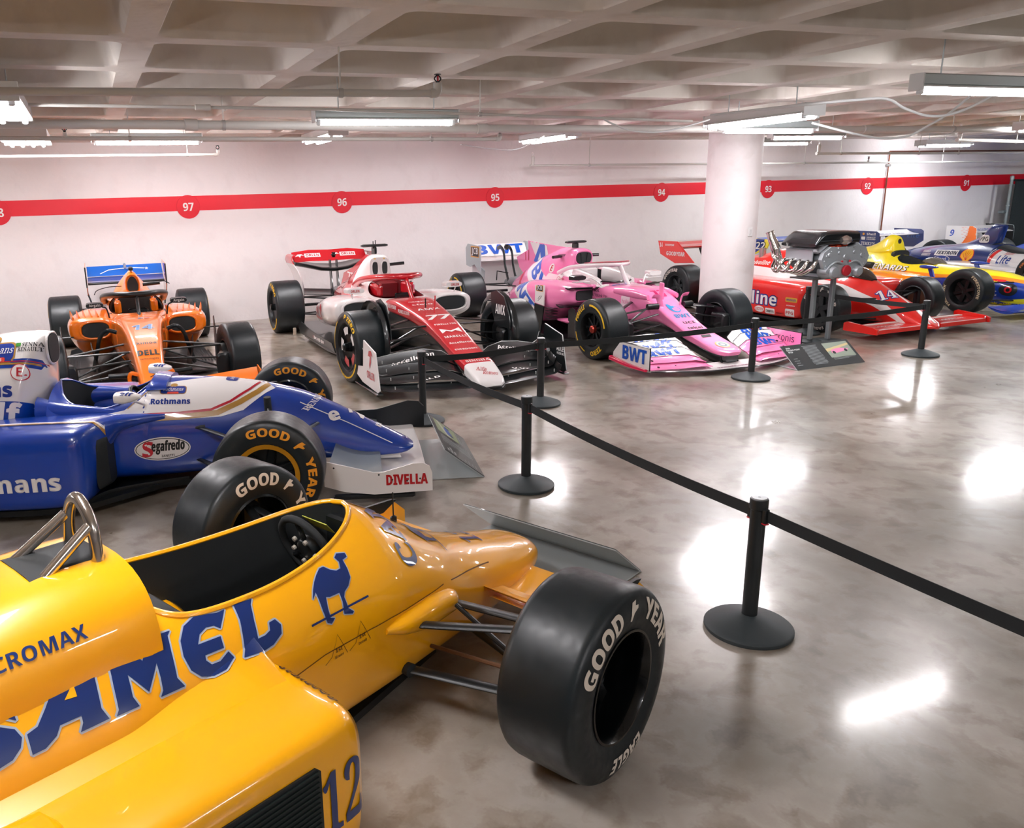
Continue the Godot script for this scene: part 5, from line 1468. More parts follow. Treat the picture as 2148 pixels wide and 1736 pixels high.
	for k in 10:
		var rr = 0.03 if k % 2 == 0 else 0.012
		star.append([sin(TAU * k / 10) * rr + 0.29, cos(TAU * k / 10) * rr + 0.015])
	mark(fl, poly2(star), V(-4.12, 0.94, 0), Zm, V(-0.7, 0.7, 0), ink("#e8ecf0"), "star_emblem", 0.003, 0.06)
	part(o, "wing_actuator", box(V(-4.08, 0.99, 0.0), V(0.12, 0.07, 0.035), 0.01), mat("#9ab0c8", 0.3, 0.4))
	for s in [1.0, -1.0]:
		part(o, "rear_end_plate", plate([[-3.68, 1.02], [-4.25, 1.04], [-4.25, 0.62], [-4.1, 0.58], [-3.9, 0.62], [-3.7, 0.75]], 0.012, 0.515 * s), org)
		part(o, "rear_plate_edge", rod(V(-3.68, 1.02, 0.515 * s), V(-3.7, 0.75, 0.515 * s), 0.009, 6), blk)
		part(o, "rear_plate_leg", tube(smooth_pts([V(-3.9, 0.64, 0.515 * s), V(-3.85, 0.5, 0.48 * s), V(-3.8, 0.3, 0.46 * s)]), 0.012, 6), blk)
		part(o, "wing_pillar", plate([[-3.95, 0.3], [-3.9, 0.8], [-4.0, 0.8], [-4.05, 0.3]], 0.01, 0.05 * s), carb)
	var st = {"text": pirelli("#e8b91c", 0.335, 0.185), "dish": 0.05, "spokes": 8, "sw": 0.03, "rim": "mcl", "nut": "#3a3f42"}
	four_wheels(o, 2.036, 3.607, 0.335, 0.305, 0.405, 0.185, 0.115, st)
	# lettering, read from the front
	var U = V(-0.9, 0.42, 0)
	write(nose, "14", V(-0.17, 0.68, 0), Zm, U, 0.15, ink("#e6eef6"), 0.205, "bx", 0.1, 0.003)
	write(nose, "14", V(-0.17, 0.68, 0), Zm, U, 0.14, blu, 0.195, "b", 0.1, 0.005)
	write(nose, "kimoa", V(0.24, 0.58, 0), Zm, U, 0.05, bk, 0.175)
	write(nose, "DELL", V(0.42, 0.52, 0), Zm, U, 0.085, bk, 0.185, "bx")
	write(nose, "technologies", V(0.52, 0.48, 0), Zm, U, 0.028, bk, 0.16, "r")
	mark(nose, line2([[-0.02, -0.09], [0.03, -0.05], [-0.02, -0.02], [0.03, 0.02], [-0.02, 0.05], [0.02, 0.09]], 0.012), V(0.70, 0.42, 0), Zm, U, bk, "tree_emblem", 0.003, 0.05)
	write(nose, "LUBRAX", V(0.92, 0.31, 0), Zm, U, 0.035, bk, 0.15, "b", 0.2)
	for q in [["#2a86c0", 0.0], ["#c0453a", 0.06]]: mark(nose, rect2(0.05, 0.035), V(-0.50, 0.72, -q[1]), Zm, U, ink(q[0]), "flag", 0.003, 0.05)
	for s in [1.0, -1.0]:
		for k in 5: mark(cp, oval2(0.018, 0.05, 10), V(-1.0, 0.735, 0.245 * s + 0.0) + V(0, 0.012 * cos((k - 2) * 0.5), 0.022 * (k - 2)), Zm, V(-0.35, 0.9, 0), bk, "fan_emblem", 0.003, 0.05)

# ---------------------------------------------------------------- red, white and black car
func car_alfa():
	var o = thing("racing_car", "white and dark red racing car number 77 with black front wing", "race car", V(3.301, 0, -7.845), -1.568, "racing cars")
	var red = paint("#c21422")
	var white = paint("#e8e5e4")
	var blk = mat("#14181a", 0.34, 0.2, 0.3)
	var carb = mat("#1a1f21", 0.3, 0.2, 0.5)
	var dd = mat("#1b2022", 0.6, 0.1)
	var wi = ink("#f0eeec")
	var rd = ink("#b81423")
	var Zm = V(0, 0, -1)
	var X = Vector3.RIGHT
	var Y = Vector3.UP
	var cap_ = part(o, "nose_cap", hull([[1.30, 0.095, 0.125, 0.08, 0.11, 3.0, 3.0], [1.27, 0.085, 0.155, 0.125, 0.12, 4.0, 4.0], [1.18, 0.085, 0.205, 0.15, 0.14, 5.0, 4.0], [1.0, 0.10, 0.285, 0.16, 0.2, 6.0, 4.0]], 36, 0.04), white, 45.0)
	part(o, "nose_cap_edge", hull([[1.315, 0.08, 0.105, 0.09, 0.09, 3.0, 3.0], [1.27, 0.07, 0.13, 0.14, 0.1, 4.0, 4.0], [1.0, 0.085, 0.2, 0.168, 0.15, 5.0, 4.0]], 28, 0.1), blk, 45.0)
	var nose = part(o, "nose", hull([[1.0, 0.19, 0.285, 0.16, 0.23, 6.0, 4.0], [0.71, 0.27, 0.365, 0.16, 0.31, 6.0, 4.0], [0.4, 0.36, 0.47, 0.165, 0.42, 6.0, 4.0], [0.08, 0.44, 0.575, 0.18, 0.51, 6.0, 4.0], [-0.41, 0.52, 0.67, 0.225, 0.6, 5.0, 4.0], [-0.72, 0.54, 0.715, 0.26, 0.63, 4.5, 4.0], [-0.86, 0.55, 0.71, 0.27, 0.63, 4.0, 4.0]], 36, 0.06), red, 40.0)
	part(o, "chassis", hull([[1.0, 0.10, 0.24, 0.13, 0.2, 4.0, 3.0], [0.71, 0.16, 0.31, 0.135, 0.26, 4.0, 3.0], [0.08, 0.24, 0.5, 0.155, 0.4, 4.0, 3.0], [-0.41, 0.20, 0.6, 0.2, 0.45, 4.0, 3.0], [-0.84, 0.15, 0.66, 0.26, 0.45, 4.0, 3.0], [-1.3, 0.12, 0.62, 0.33, 0.42, 4.0, 3.0], [-1.9, 0.12, 0.6, 0.33, 0.4, 4.0, 3.0]], 28, 0.1), carb, 45.0)
	var r = hull_open([[-0.80, 0.5, 0.705, 0.27, 0.6, 4.0, 3.0], [-1.0, 0.45, 0.72, 0.31, 0.6, 3.6, 3.0], [-1.3, 0.42, 0.76, 0.335, 0.6, 3.4, 3.0], [-1.55, 0.42, 0.84, 0.34, 0.62, 2.8, 3.0], [-1.85, 0.45, 0.90, 0.33, 0.62, 2.4, 3.0]], 40, 0.04, -0.85, -1.62, 0.98, 0.4)
	part(o, "cockpit_surround", r[0], white, 45.0)
	part(o, "cockpit_lining", bowl(r[1], 0.35), mat("#7c0f1a", 0.5), 30.0)
	two(o, "headrest", box(V(-1.38, 0.75, 0.2), V(0.34, 0.16, 0.07), 0.03), red)
	part(o, "head_pad", box(V(-1.62, 0.72, 0), V(0.10, 0.24, 0.36), 0.04), mat("#7c0f1a", 0.45, 0.0, 0.5))
	part(o, "steering_wheel", box(V(-0.98, 0.70, 0), V(0.03, 0.10, 0.22), 0.02), blk)
	halo(o, red, 0.038, red, 0.0)
	# air box and engine cover
	var ab = part(o, "air_box", hull([[-1.80, 0.70, 1.10, 0.13, 0.88, 5.0, 4.0], [-1.83, 0.60, 1.125, 0.15, 0.84, 4.5, 4.0], [-1.95, 0.5, 1.135, 0.20, 0.70, 2.6, 4.0], [-2.12, 0.45, 1.11, 0.30, 0.62, 1.5, 4.0]], 36, 0.04), white, 45.0)
	part(o, "engine_cover", hull([[-2.08, 0.45, 1.115, 0.295, 0.62, 1.5, 4.0], [-2.4, 0.42, 0.99, 0.29, 0.57, 1.45, 4.0], [-3.0, 0.38, 0.78, 0.2, 0.5, 1.5, 3.0], [-3.6, 0.35, 0.58, 0.09, 0.45, 2.0, 2.0]], 32, 0.07), red, 45.0)
	for s in [1.0, -1.0]:
		part(o, "airbox_shade_plug", hull([[-1.785, 0.90, 1.045, 0.032, 0.97, 4.0, 4.0, 0.062 * s], [-1.83, 0.90, 1.045, 0.034, 0.97, 4.0, 4.0, 0.062 * s]], 20, 0.1), dd, 30.0)  # two solid plugs, dark colour stands for shade inside the air box
		part(o, "intake_lip", tube_loop(-1.79, 0.885, 1.055, 0.042, 0.97, 0.007, 0.062 * s), white, 60.0)
		mark(ab, poly2([[-0.014, -0.01], [0.014, -0.01], [0.0, 0.014]]), V(-1.8, 1.09, 0.06 * s), Zm, Y, ink("#e0b020"), "warning_mark", 0.003, 0.05)
	part(o, "camera_pod", rod(V(-1.86, 1.0, -0.12), V(-1.85, 1.01, -0.34), 0.02, 10), blk)
	camera_bar(o, -1.98, 1.225, blk, 0.34)
	part(o, "aerial", rod(V(-1.96, 1.2, 0.02), V(-1.96, 1.29, 0.02), 0.006, 6), blk)
	part(o, "aerial", rod(V(-1.99, 1.2, -0.02), V(-1.99, 1.30, -0.02), 0.006, 6), blk)
	var fin = part(o, "shark_fin", plate([[-2.05, 1.10], [-2.3, 1.11], [-2.92, 0.90], [-3.34, 0.80], [-3.55, 0.56], [-2.8, 0.6]], 0.014, 0.0), red, 30.0)
	write(fin, "77", V(-3.02, 0.765, 0.02), X, Y, 0.13, wi, 0.28, "b", 0.15, 0.003)
	# side pods
	var pd = [[-0.92, 0.50, 0.70, 0.22, 0.6, 3.0, 3.0, 0.55], [-0.95, 0.46, 0.715, 0.26, 0.6, 2.8, 3.0, 0.57], [-1.05, 0.42, 0.725, 0.275, 0.6, 2.6, 2.6, 0.575], [-1.4, 0.34, 0.715, 0.29, 0.56, 2.6, 2.4, 0.56], [-2.0, 0.26, 0.64, 0.27, 0.48, 2.4, 2.2, 0.50], [-2.7, 0.18, 0.48, 0.2, 0.36, 2.2, 2.2, 0.40], [-3.2, 0.14, 0.36, 0.1, 0.28, 2.0, 2.0, 0.30]]
	var pr = pods(o, pd, white)
	two(o, "inlet_shade_plug", hull([[-0.905, 0.525, 0.675, 0.185, 0.6, 3.4, 2.6, 0.555], [-0.94, 0.52, 0.68, 0.19, 0.6, 3.4, 2.6, 0.555]], 28, 0.1), dd, 30.0)  # solid faces painted near-black as the inlets' inner shade
	for s in [1.0, -1.0]: part(o, "inlet_lip", tube_loop(-0.915, 0.51, 0.692, 0.21, 0.6, 0.012, 0.555 * s), white, 60.0)
	mark(pr, poly2([[-0.9, -0.22], [0.2, -0.16], [0.2, -0.12], [-0.5, -0.155], [-0.9, -0.1]]), V(-1.9, 0.55, 0.8), X, Y, rd, "red_edge", 0.003, 0.05)
	write(pr, "ORLEN", V(-2.02, 0.50, 0.8), X, V(0.05, 1, 0), 0.09, rd, 0.42, "b", 0.15)
	mark(pr, poly2([[-0.10, 0.01], [-0.07, 0.06], [0.0, 0.08], [0.07, 0.05], [0.10, -0.01], [0.04, 0.02], [0.01, -0.10], [-0.03, -0.06], [-0.01, 0.02], [-0.06, 0.0]]), V(-1.62, 0.53, 0.8), X, Y, rd, "eagle_emblem", 0.003, 0.05)
	# mirrors
	for s in [1.0, -1.0]:
		var mi = part(o, "mirror", hull([[-1.0, 0.775, 0.845, 0.115, 0.81, 4.0, 4.0, 0.60 * s], [-0.90, 0.78, 0.84, 0.10, 0.81, 3.0, 3.0, 0.60 * s]], 16, 0.2), white, 40.0)
		write(mi, "ORLEN", V(-0.9, 0.81, 0.61 * s), Zm, Y, 0.028, rd, 0.10)
		part(o, "mirror_stalk", rod(V(-0.95, 0.78, 0.64 * s), V(-0.97, 0.71, 0.62 * s), 0.008, 6), white)
	# floor
	part(o, "floor_tray", flat([[-0.75, 0.3], [-1.0, 0.74], [-1.5, 0.80], [-2.7, 0.78], [-3.1, 0.6], [-3.9, 0.5], [-3.9, -0.5], [-3.1, -0.6], [-2.7, -0.78], [-1.5, -0.80], [-1.0, -0.74], [-0.75, -0.3]], 0.02, 0.06), carb, 30.0)
	for s in [1.0, -1.0]:
		var eg = part(o, "floor_edge_wing", plate([[-1.25, 0.07], [-1.4, 0.16], [-2.2, 0.17], [-2.9, 0.22], [-3.1, 0.16], [-2.9, 0.06]], 0.012, 0.775 * s, -0.05 * s), carb, 30.0)
		if s > 0: for k in 9: mark(eg, rect2(0.02 + 0.014 * (k % 3), 0.03 + 0.012 * (k % 2)), V(-2.25 + 0.06 * k, 0.115, 0.78), X, Y, wi if k > 0 else rd, "small_print", 0.003, 0.1)
		part(o, "floor_fence", plate([[-0.8, 0.06], [-0.85, 0.3], [-1.1, 0.36], [-1.4, 0.06]], 0.008, 0.45 * s), carb)
		# wheel deflector over the front tyre
		var rows = []
		for k in 15:
			var a = deg_to_rad(lerpf(-25.0, 155.0, k / 14.0))
			var rad = 0.40 + 0.03 * sin(a)
			var row = PackedVector3Array()
			for q in [[0.0, -0.09], [0.62, -0.06], [0.62 + 0.015, 0.015], [0.63, 0.06]]: pass
			row.append(V(cos(a) * (rad - 0.05), 0.36 + sin(a) * (rad - 0.05), 0.665 * s))
			row.append(V(cos(a) * rad, 0.36 + sin(a) * rad, 0.675 * s))
			row.append(V(cos(a) * (rad + 0.02), 0.36 + sin(a) * (rad + 0.02), 0.70 * s))
			row.append(V(cos(a) * (rad + 0.024), 0.36 + sin(a) * (rad + 0.024), 0.74 * s))
			rows.append(row)
		part(o, "wheel_deflector", grid(rows), carb, 60.0)
		var shp = plate([[0.38, 0.46], [0.36, 0.60], [0.24, 0.78], [0.08, 0.83], [-0.05, 0.80], [-0.04, 0.62], [0.06, 0.46]], 0.012, 0.655 * s)
		var sh = part(o, "drum_shroud", shp, carb, 30.0)
		if s < 0: write(sh, "AMX", V(0.17, 0.64, 0.66 * s), -X if false else X * -1.0, Y, 0.10, wi, 0.22, "b", 0.0, 0.004)
		if s < 0: write(sh, "AMX", V(0.17, 0.64, -0.64), X * 1.0, Y, 0.10, wi, 0.22, "b", 0.0, 0.004)
	suspension(o, 2.047, 3.546, 0.50, 0.17, 0.36, blk)
	# front wing: four slim elements each side with bright edges, curling up into the end plates
	var edge = mat("#c9cdcd", 0.3, 0.6)
	for s in [1.0, -1.0]:
		for k in 4:
			var dx = 0.115 * k
			var st = [[0.14 * s, 1.16 - dx, 0.085 + 0.048 * k, 0.15, 12.0 + 4 * k], [0.25 * s, 1.15 - dx, 0.088 + 0.066 * k, 0.15, 16.0 + 5 * k], [0.42 * s, 1.10 - dx, 0.082 + 0.074 * k, 0.15, 18.0 + 6 * k], [0.65 * s, 1.01 - dx, 0.075 + 0.066 * k, 0.15, 18.0 + 6 * k], [0.87 * s, 0.93 - dx, 0.072 + 0.05 * k, 0.15, 18.0 + 6 * k], [0.94 * s, 0.90 - dx, 0.085 + 0.055 * k, 0.145, 18.0 + 6 * k], [0.972 * s, 0.88 - dx, 0.14 + 0.065 * k, 0.14, 18.0 + 6 * k]]
			var el = part(o, "front_wing_element", wing(st, 0.07, 7), carb, 45.0)
			part(el, "bright_edge", wing_te(st, 0.0035), edge)
			if k == 3: write(el, "Accelleron", V(0.68, 0.33, 0.55 * s), Zm, V(-0.8, 0.6, 0), 0.05, wi, 0.42, "b", 0.15, 0.004)
			if k == 1: write(el, "V VALD", V(0.93, 0.16, 0.55 * s), Zm, V(-0.9, 0.4, 0), 0.03, wi, 0.34, "b", 0.0, 0.004)
			for z in [0.3, 0.62, 0.84]: part(el, "bracket", box(V(1.04 - dx - 0.10 * z, 0.115 + 0.06 * k, z * s), V(0.012, 0.03, 0.008), 0.002), edge)
		var ep = part(o, "wing_end_plate", plate([[0.90, 0.07], [0.95, 0.10], [0.86, 0.44], [0.52, 0.51], [0.48, 0.25], [0.27, 0.22], [0.27, 0.14], [0.45, 0.09]], 0.012, 0.985 * s), white if s > 0 else carb, 30.0)
		part(o, "wing_foot_plate", box(V(0.62, 0.062, 0.985 * s), V(0.66, 0.012, 0.07), 0.004), carb)
		if s > 0:
			write(ep, "ORLEN", V(0.71, 0.20, 1.0), X, Y, 0.07, rd, 0.22, "b", 0.0)
			mark(ep, poly2([[-0.06, 0.03], [-0.03, 0.08], [0.03, 0.09], [0.08, 0.04], [0.03, 0.05], [0.03, -0.02], [-0.02, -0.09], [-0.03, -0.05], [0.0, 0.03]]), V(0.71, 0.35, 1.0), X, Y, rd, "eagle_emblem", 0.003, 0.05)
		else:
			write(ep, "ADLER", V(0.85, 0.30, -0.97), X, V(-0.2, 1, 0), 0.05, wi, 0.17, "b", 0.0, 0.003)
			write(ep, "PELZER GROUP", V(0.86, 0.25, -0.97), X, V(-0.2, 1, 0), 0.022, wi, 0.17, "b", 0.0, 0.003)
			part(ep, "bright_edge", tube([V(0.95, 0.10, -0.985), V(0.86, 0.44, -0.985), V(0.52, 0.51, -0.985)], 0.006, 6), edge)
	# rear wing
	var fl = [[-0.56, -3.98, 0.925, 0.21, 40.0], [-0.3, -3.98, 0.935, 0.225, 43.0], [0.0, -3.98, 0.925, 0.225, 43.0], [0.3, -3.98, 0.935, 0.225, 43.0], [0.56, -3.98, 0.925, 0.21, 40.0]]
	var rf = part(o, "rear_wing_flap", wing(fl, 0.06), red)
	part(o, "rear_wing_main", wing([[-0.58, -3.82, 0.935, 0.28, 2.0], [-0.42, -3.79, 0.90, 0.31, 5.0], [-0.2, -3.77, 0.84, 0.33, 9.0], [0.0, -3.77, 0.82, 0.33, 10.0], [0.2, -3.77, 0.84, 0.33, 9.0], [0.42, -3.79, 0.90, 0.31, 5.0], [0.58, -3.82, 0.935, 0.28, 2.0]], 0.20), carb, 50.0)
	for q in [0.26, -0.28]:
		mark(rf, rect2(0.24, 0.075), V(-4.05, 1.03, q), Zm, V(-0.6, 0.8, 0), wi, "white_panel", 0.003, 0.06)
		write(rf, "ORLEN", V(-4.05, 1.03, q), Zm, V(-0.6, 0.8, 0), 0.045, rd, 0.20, "b", 0.0, 0.005)
		mark(rf, poly2([[-0.07, -0.01], [-0.03, 0.03], [0.03, 0.03], [0.07, -0.005], [0.02, 0.01], [0.0, -0.035], [-0.02, 0.0]]), V(-4.05, 1.03, q + 0.19), Zm, V(-0.6, 0.8, 0), wi, "eagle_emblem", 0.003, 0.06)
	for s in [1.0, -1.0]:
		var rows = []
		for q in [[0.555, 1.04, -4.16, -3.84], [0.60, 1.045, -4.17, -3.82], [0.635, 1.02, -4.18, -3.80], [0.645, 0.97, -4.2, -3.78], [0.63, 0.92, -4.2, -3.75], [0.58, 0.83, -4.2, -3.72], [0.54, 0.72, -4.2, -3.70], [0.51, 0.62, -4.2, -3.75], [0.49, 0.50, -4.18, -3.8], [0.48, 0.40, -4.15, -3.85]]:
			rows.append(PackedVector3Array([V(q[2], q[1], q[0] * s), V(q[3], q[1], q[0] * s), V(q[3], q[1] - 0.006, (q[0] - 0.014) * s), V(q[2], q[1] - 0.006, (q[0] - 0.014) * s)]))
		part(o, "rear_end_plate", grid(rows.slice(0, 5), true), red, 50.0)
		part(o, "rear_end_plate", grid(rows.slice(4), true), white, 50.0)
		part(o, "wing_pillar", plate([[-3.75, 0.35], [-3.85, 0.95], [-3.93, 0.95], [-3.88, 0.35]], 0.014, 0.05 * s), carb)
		part(o, "beam_wing", wing([[0.0, -3.8, 0.44, 0.22, 18.0], [0.48 * s, -3.8, 0.48, 0.22, 18.0]], 0.08), carb)
	part(o, "wing_actuator", box(V(-3.85, 1.02, 0.0), V(0.1, 0.07, 0.07), 0.03), blk)
	part(o, "exhaust", moved(lathe([[0.06, -0.2], [0.06, 0.0], [0.055, 0.0], [0.055, -0.18], [0.0, -0.18]], 16, "x"), Transform3D(Basis(Vector3.UP, PI), V(-3.75, 0.52, 0))), mat("#8b8f90", 0.3, 0.8))
	part(o, "wheel_chock", box(V(-3.546 + 0.37, 0.05, 0.80), V(0.03, 0.10, 0.04), 0.004), mat("#a89c8b", 0.8), 30.0, "small wooden chock")
	# wheels with patterned covers
	var st = {"text": [["P ZERO", 62.0, 0.312, 0.04, "#e8b91c", 0.30], ["|", -62.0, 0.30, 0.016, "#e8b91c", 76.0], ["PIRELLI", 242.0, 0.312, 0.036, "#e8b91c", 0.28], ["|", 160.0, 0.30, 0.016, "#e8b91c", 60.0]], "dish": 0.03, "spokes": 0, "rim": "alfa", "nut": "#23282a"}
	four_wheels(o, 2.047, 3.546, 0.36, 0.36, 0.405, 0.245, 0.06, st)
	for n in o.get_children():
		if str(n.name).begins_with("wheel") and not str(n.name).begins_with("wheel_"):
			var zz = (0.36 if absf(n.position.x) < 0.1 else 0.405) * 0.455 - 0.018
			var al = absf(n.position.x) < 0.1
			for k in 5:
				var a0 = 72.0 * k + 14
				var t = PackedVector3Array()
				for v in band2(0.13, 0.205, a0, a0 + 40, 8): t.append(V(v.x, v.y, zz))
				part(n, "cover_panel", t, wi if k in [0, 1, 2] else rd, 0.0)
	# lettering on the nose, read from the front
	var U = V(-0.9, 0.42, 0)
	write(nose, "77", V(0.02, 0.60, 0), Zm, U, 0.12, wi, 0.27, "bx", 0.35)
	write(nose, "PIRELLI TSG", V(0.20, 0.54, 0), Zm, U, 0.03, wi, 0.24)
	mark(nose, poly2([[-0.11, -0.05], [-0.11, 0.05], [0.0, 0.0], [0.11, 0.05], [0.11, -0.05], [0.05, -0.0], [0.0, -0.03], [-0.05, 0.0]]), V(0.34, 0.5, 0), Zm, U, wi, "maker_emblem", 0.003, 0.05)
	write(nose, "MARELLI", V(0.46, 0.46, 0), Zm, U, 0.04, wi, 0.24)
	write(nose, "Accelleron", V(0.58, 0.42, 0), Zm, U, 0.035, wi, 0.25)
	write(nose, "EVERDOME", V(0.71, 0.37, 0), Zm, U, 0.028, wi, 0.24)
	write(nose, "PATH", V(0.84, 0.34, 0), Zm, U, 0.035, wi, 0.24)
	write(nose, "SINGHA", V(0.96, 0.30, 0), Zm, U, 0.04, wi, 0.25, "sb")
	write(nose, "CURAM DOMI", V(-0.52, 0.70, 0), Zm, U, 0.03, wi, 0.24)
	write(nose, "cielo", V(-0.42, 0.68, 0), Zm, U, 0.045, wi, 0.24)
	write(nose, "AMX", V(-0.24, 0.65, 0), Zm, U, 0.06, wi, 0.26)
	write(nose, "REBELLION", V(-0.40, 0.61, 0.24), X, V(0, 1, -0.2), 0.035, wi, 0.26)
	write(nose, "WEB EYEWEAR", V(-0.68, 0.64, 0.27), X, V(0, 1, -0.2), 0.04, wi, 0.20)
	write(cap_, "Alfa", V(1.10, 0.25, 0.03), V(0.3, 0, -1), V(-1, 0.3, -0.3), 0.055, rd, 0.10, "s", 0.2)
	write(cap_, "Romeo", V(1.17, 0.22, -0.03), V(0.3, 0, -1), V(-1, 0.3, -0.3), 0.055, rd, 0.14, "s", 0.2)
	part(o, "pitot", rod(V(-0.08, 0.62, 0.0), V(-0.10, 0.80, -0.02), 0.007, 6), red)
	part(o, "pitot", rod(V(-0.25, 0.66, 0.03), V(-0.25, 0.76, 0.03), 0.008, 6), blk)
	write(part(o, "chassis_mark_plate", box(V(0.62, 0.27, 0.152), V(0.14, 0.07, 0.004)), carb), "axiz", V(0.62, 0.27, 0.16), X, Y, 0.05, wi, 0.12)

# ---------------------------------------------------------------- pink car
func car_pink():
	var o = thing("racing_car", "pink racing car with blue and white BWT lettering", "race car", V(6.041, 0, -7.662), -1.58, "racing cars")
	var pink = paint("#f583b8")
	var hot = paint("#e8134f")
	var white = paint("#ece9e8")
	var blk = mat("#14181a", 0.36, 0.2, 0.3)
	var carb = mat("#1a1f21", 0.3, 0.2, 0.5)
	var dd = mat("#1b2022", 0.6, 0.1)
	var wi = ink("#f0eeec")
	var bl = ink("#1257c4")
	var bk = mat("#241c22", 0.4)
	var Zm = V(0, 0, -1)
	var X = Vector3.RIGHT
	var Y = Vector3.UP
	var nose = part(o, "nose", hull([[1.15, 0.15, 0.185, 0.07, 0.17, 3.0, 3.0], [1.11, 0.135, 0.20, 0.12, 0.175, 3.5, 3.0], [1.0, 0.14, 0.225, 0.155, 0.19, 4.0, 3.0], [0.8, 0.17, 0.275, 0.16, 0.23, 5.0, 3.0], [0.55, 0.22, 0.345, 0.16, 0.29, 5.0, 3.0], [0.3, 0.30, 0.45, 0.165, 0.38, 5.0, 3.0], [0.05, 0.34, 0.575, 0.18, 0.47, 5.0, 3.0], [-0.1, 0.33, 0.65, 0.195, 0.5, 4.5, 3.0], [-0.3, 0.30, 0.70, 0.22, 0.53, 4.0, 3.0], [-0.6, 0.25, 0.71, 0.27, 0.55, 4.0, 3.0], [-0.85, 0.22, 0.71, 0.31, 0.55, 4.0, 3.0]], 40, 0.05), pink, 42.0)
	part(o, "nose_keel", hull([[1.12, 0.075, 0.17, 0.08, 0.13, 4.0, 4.0], [1.0, 0.06, 0.17, 0.13, 0.13, 5.0, 5.0], [0.6, 0.12, 0.24, 0.13, 0.2, 4.0, 4.0], [0.1, 0.20, 0.4, 0.13, 0.3, 3.0, 3.0], [-0.7, 0.14, 0.4, 0.2, 0.3, 3.0, 3.0]], 24, 0.1), carb, 45.0)
	var r = hull_open([[-0.80, 0.22, 0.71, 0.30, 0.55, 4.0, 3.0], [-1.0, 0.20, 0.72, 0.33, 0.56, 3.8, 3.0], [-1.3, 0.18, 0.76, 0.35, 0.58, 3.4, 3.0], [-1.6, 0.16, 0.83, 0.355, 0.6, 2.8, 3.0], [-1.85, 0.16, 0.87, 0.34, 0.6, 2.5, 3.0]], 40, 0.04, -0.86, -1.65, 0.96, 0.4)
	var cp = part(o, "cockpit_surround", r[0], pink, 45.0)
	part(o, "cockpit_lining", bowl(r[1], 0.35), dd, 30.0)
	mark(cp, poly2([[-0.95, 0.02], [-0.2, -0.03], [0.15, -0.06], [0.2, 0.0], [-0.2, 0.12], [-0.95, 0.14]]), V(-1.0, 0.74, 0.3), X, V(0, 0.9, -0.4), wi, "white_panel", 0.002, 0.05)
	two(o, "headrest", hull([[-0.98, 0.66, 0.76, 0.04, 0.7, 3.0, 3.0, 0.235], [-1.2, 0.66, 0.82, 0.055, 0.72, 3.0, 3.0, 0.24], [-1.55, 0.66, 0.86, 0.06, 0.75, 3.0, 3.0, 0.22]], 16, 0.1), white)
	part(o, "head_pad", box(V(-1.66, 0.76, 0), V(0.1, 0.2, 0.36), 0.04), white)
	part(o, "windscreen_lip", tube(smooth_pts([V(-1.05, 0.735, 0.25), V(-0.9, 0.735, 0.16), V(-0.86, 0.735, 0.0), V(-0.9, 0.735, -0.16), V(-1.05, 0.735, -0.25)]), 0.008, 6), blk)
	var hp = halo(o, white, 0.029, hot, 0.0)
	var ab = part(o, "air_box", hull([[-1.73, 0.86, 1.06, 0.135, 0.97, 3.0, 2.6], [-1.78, 0.74, 1.085, 0.165, 0.95, 2.8, 2.8], [-1.9, 0.6, 1.09, 0.20, 0.86, 2.4, 3.0], [-2.1, 0.45, 1.09, 0.28, 0.7, 1.7, 3.0], [-2.5, 0.4, 1.0, 0.33, 0.62, 1.5, 3.0], [-2.9, 0.36, 0.86, 0.28, 0.55, 1.5, 3.0], [-3.3, 0.3, 0.66, 0.17, 0.5, 1.8, 2.0], [-3.55, 0.3, 0.55, 0.10, 0.45, 2.0, 2.0]], 40, 0.05), pink, 45.0)
	part(o, "airbox_shade_plug", hull([[-1.715, 0.885, 1.04, 0.112, 0.97, 3.0, 2.6], [-1.76, 0.885, 1.04, 0.112, 0.97, 3.0, 2.6]], 28, 0.1), dd, 30.0)  # no duct behind it, its shade is painted as a dark face
	part(o, "intake_lip", tube_loop(-1.725, 0.87, 1.055, 0.126, 0.97, 0.010), pink, 60.0)
	part(o, "intake_divider", rod(V(-1.71, 0.89, 0.03), V(-1.71, 1.03, 0.05), 0.01, 6), blk)
	part(o, "intake_divider", rod(V(-1.71, 0.89, -0.03), V(-1.71, 1.03, -0.05), 0.01, 6), blk)
	two(o, "camera_pod", moved(hull([[0.10, -0.02, 0.02, 0.02, 0.0, 2.0, 2.0], [0.0, -0.022, 0.022, 0.025, 0.0, 2.0, 2.0], [-0.14, -0.008, 0.008, 0.01, 0.0, 2.0, 2.0]], 12, 0.1), Transform3D(Basis(Vector3.UP, -1.2), V(-1.95, 0.98, 0.26))), blk)
	camera_bar(o, -1.93, 1.155, blk, 0.30)
	var fin = part(o, "shark_fin", plate([[-1.95, 1.08], [-2.37, 1.09], [-2.86, 1.11], [-3.24, 1.13], [-3.22, 1.0], [-3.59, 0.87], [-3.5, 0.72], [-3.3, 0.6], [-2.4, 0.8]], 0.014), pink, 30.0)
	# diagonal white band with blue BWT over the engine cover and fin
	for k in 2: mark(fin, rrect2(0.022, 0.16, 0.01), V(-3.30 + 0.09 * k, 0.92, 0.02), X, Y, ink("#d0134a"), "red_bar", 0.003, 0.1)
	mark(ab, poly2([[-0.02, -0.25], [0.10, -0.25], [0.07, 0.1], [-0.02, 0.1]]), V(-3.05, 0.6, 0.3), X, Y, ink("#e8134f"), "red_band", 0.003, 0.05)
	for q in [[0.115, "#f0eeec", 0.003]]: mark(ab, oval2(q[0], q[0] * 1.1), V(-2.1, 0.84, 0.3), X, V(0, 0.9, -0.4), ink(q[1]), "extinguisher_mark", q[2], 0.05)
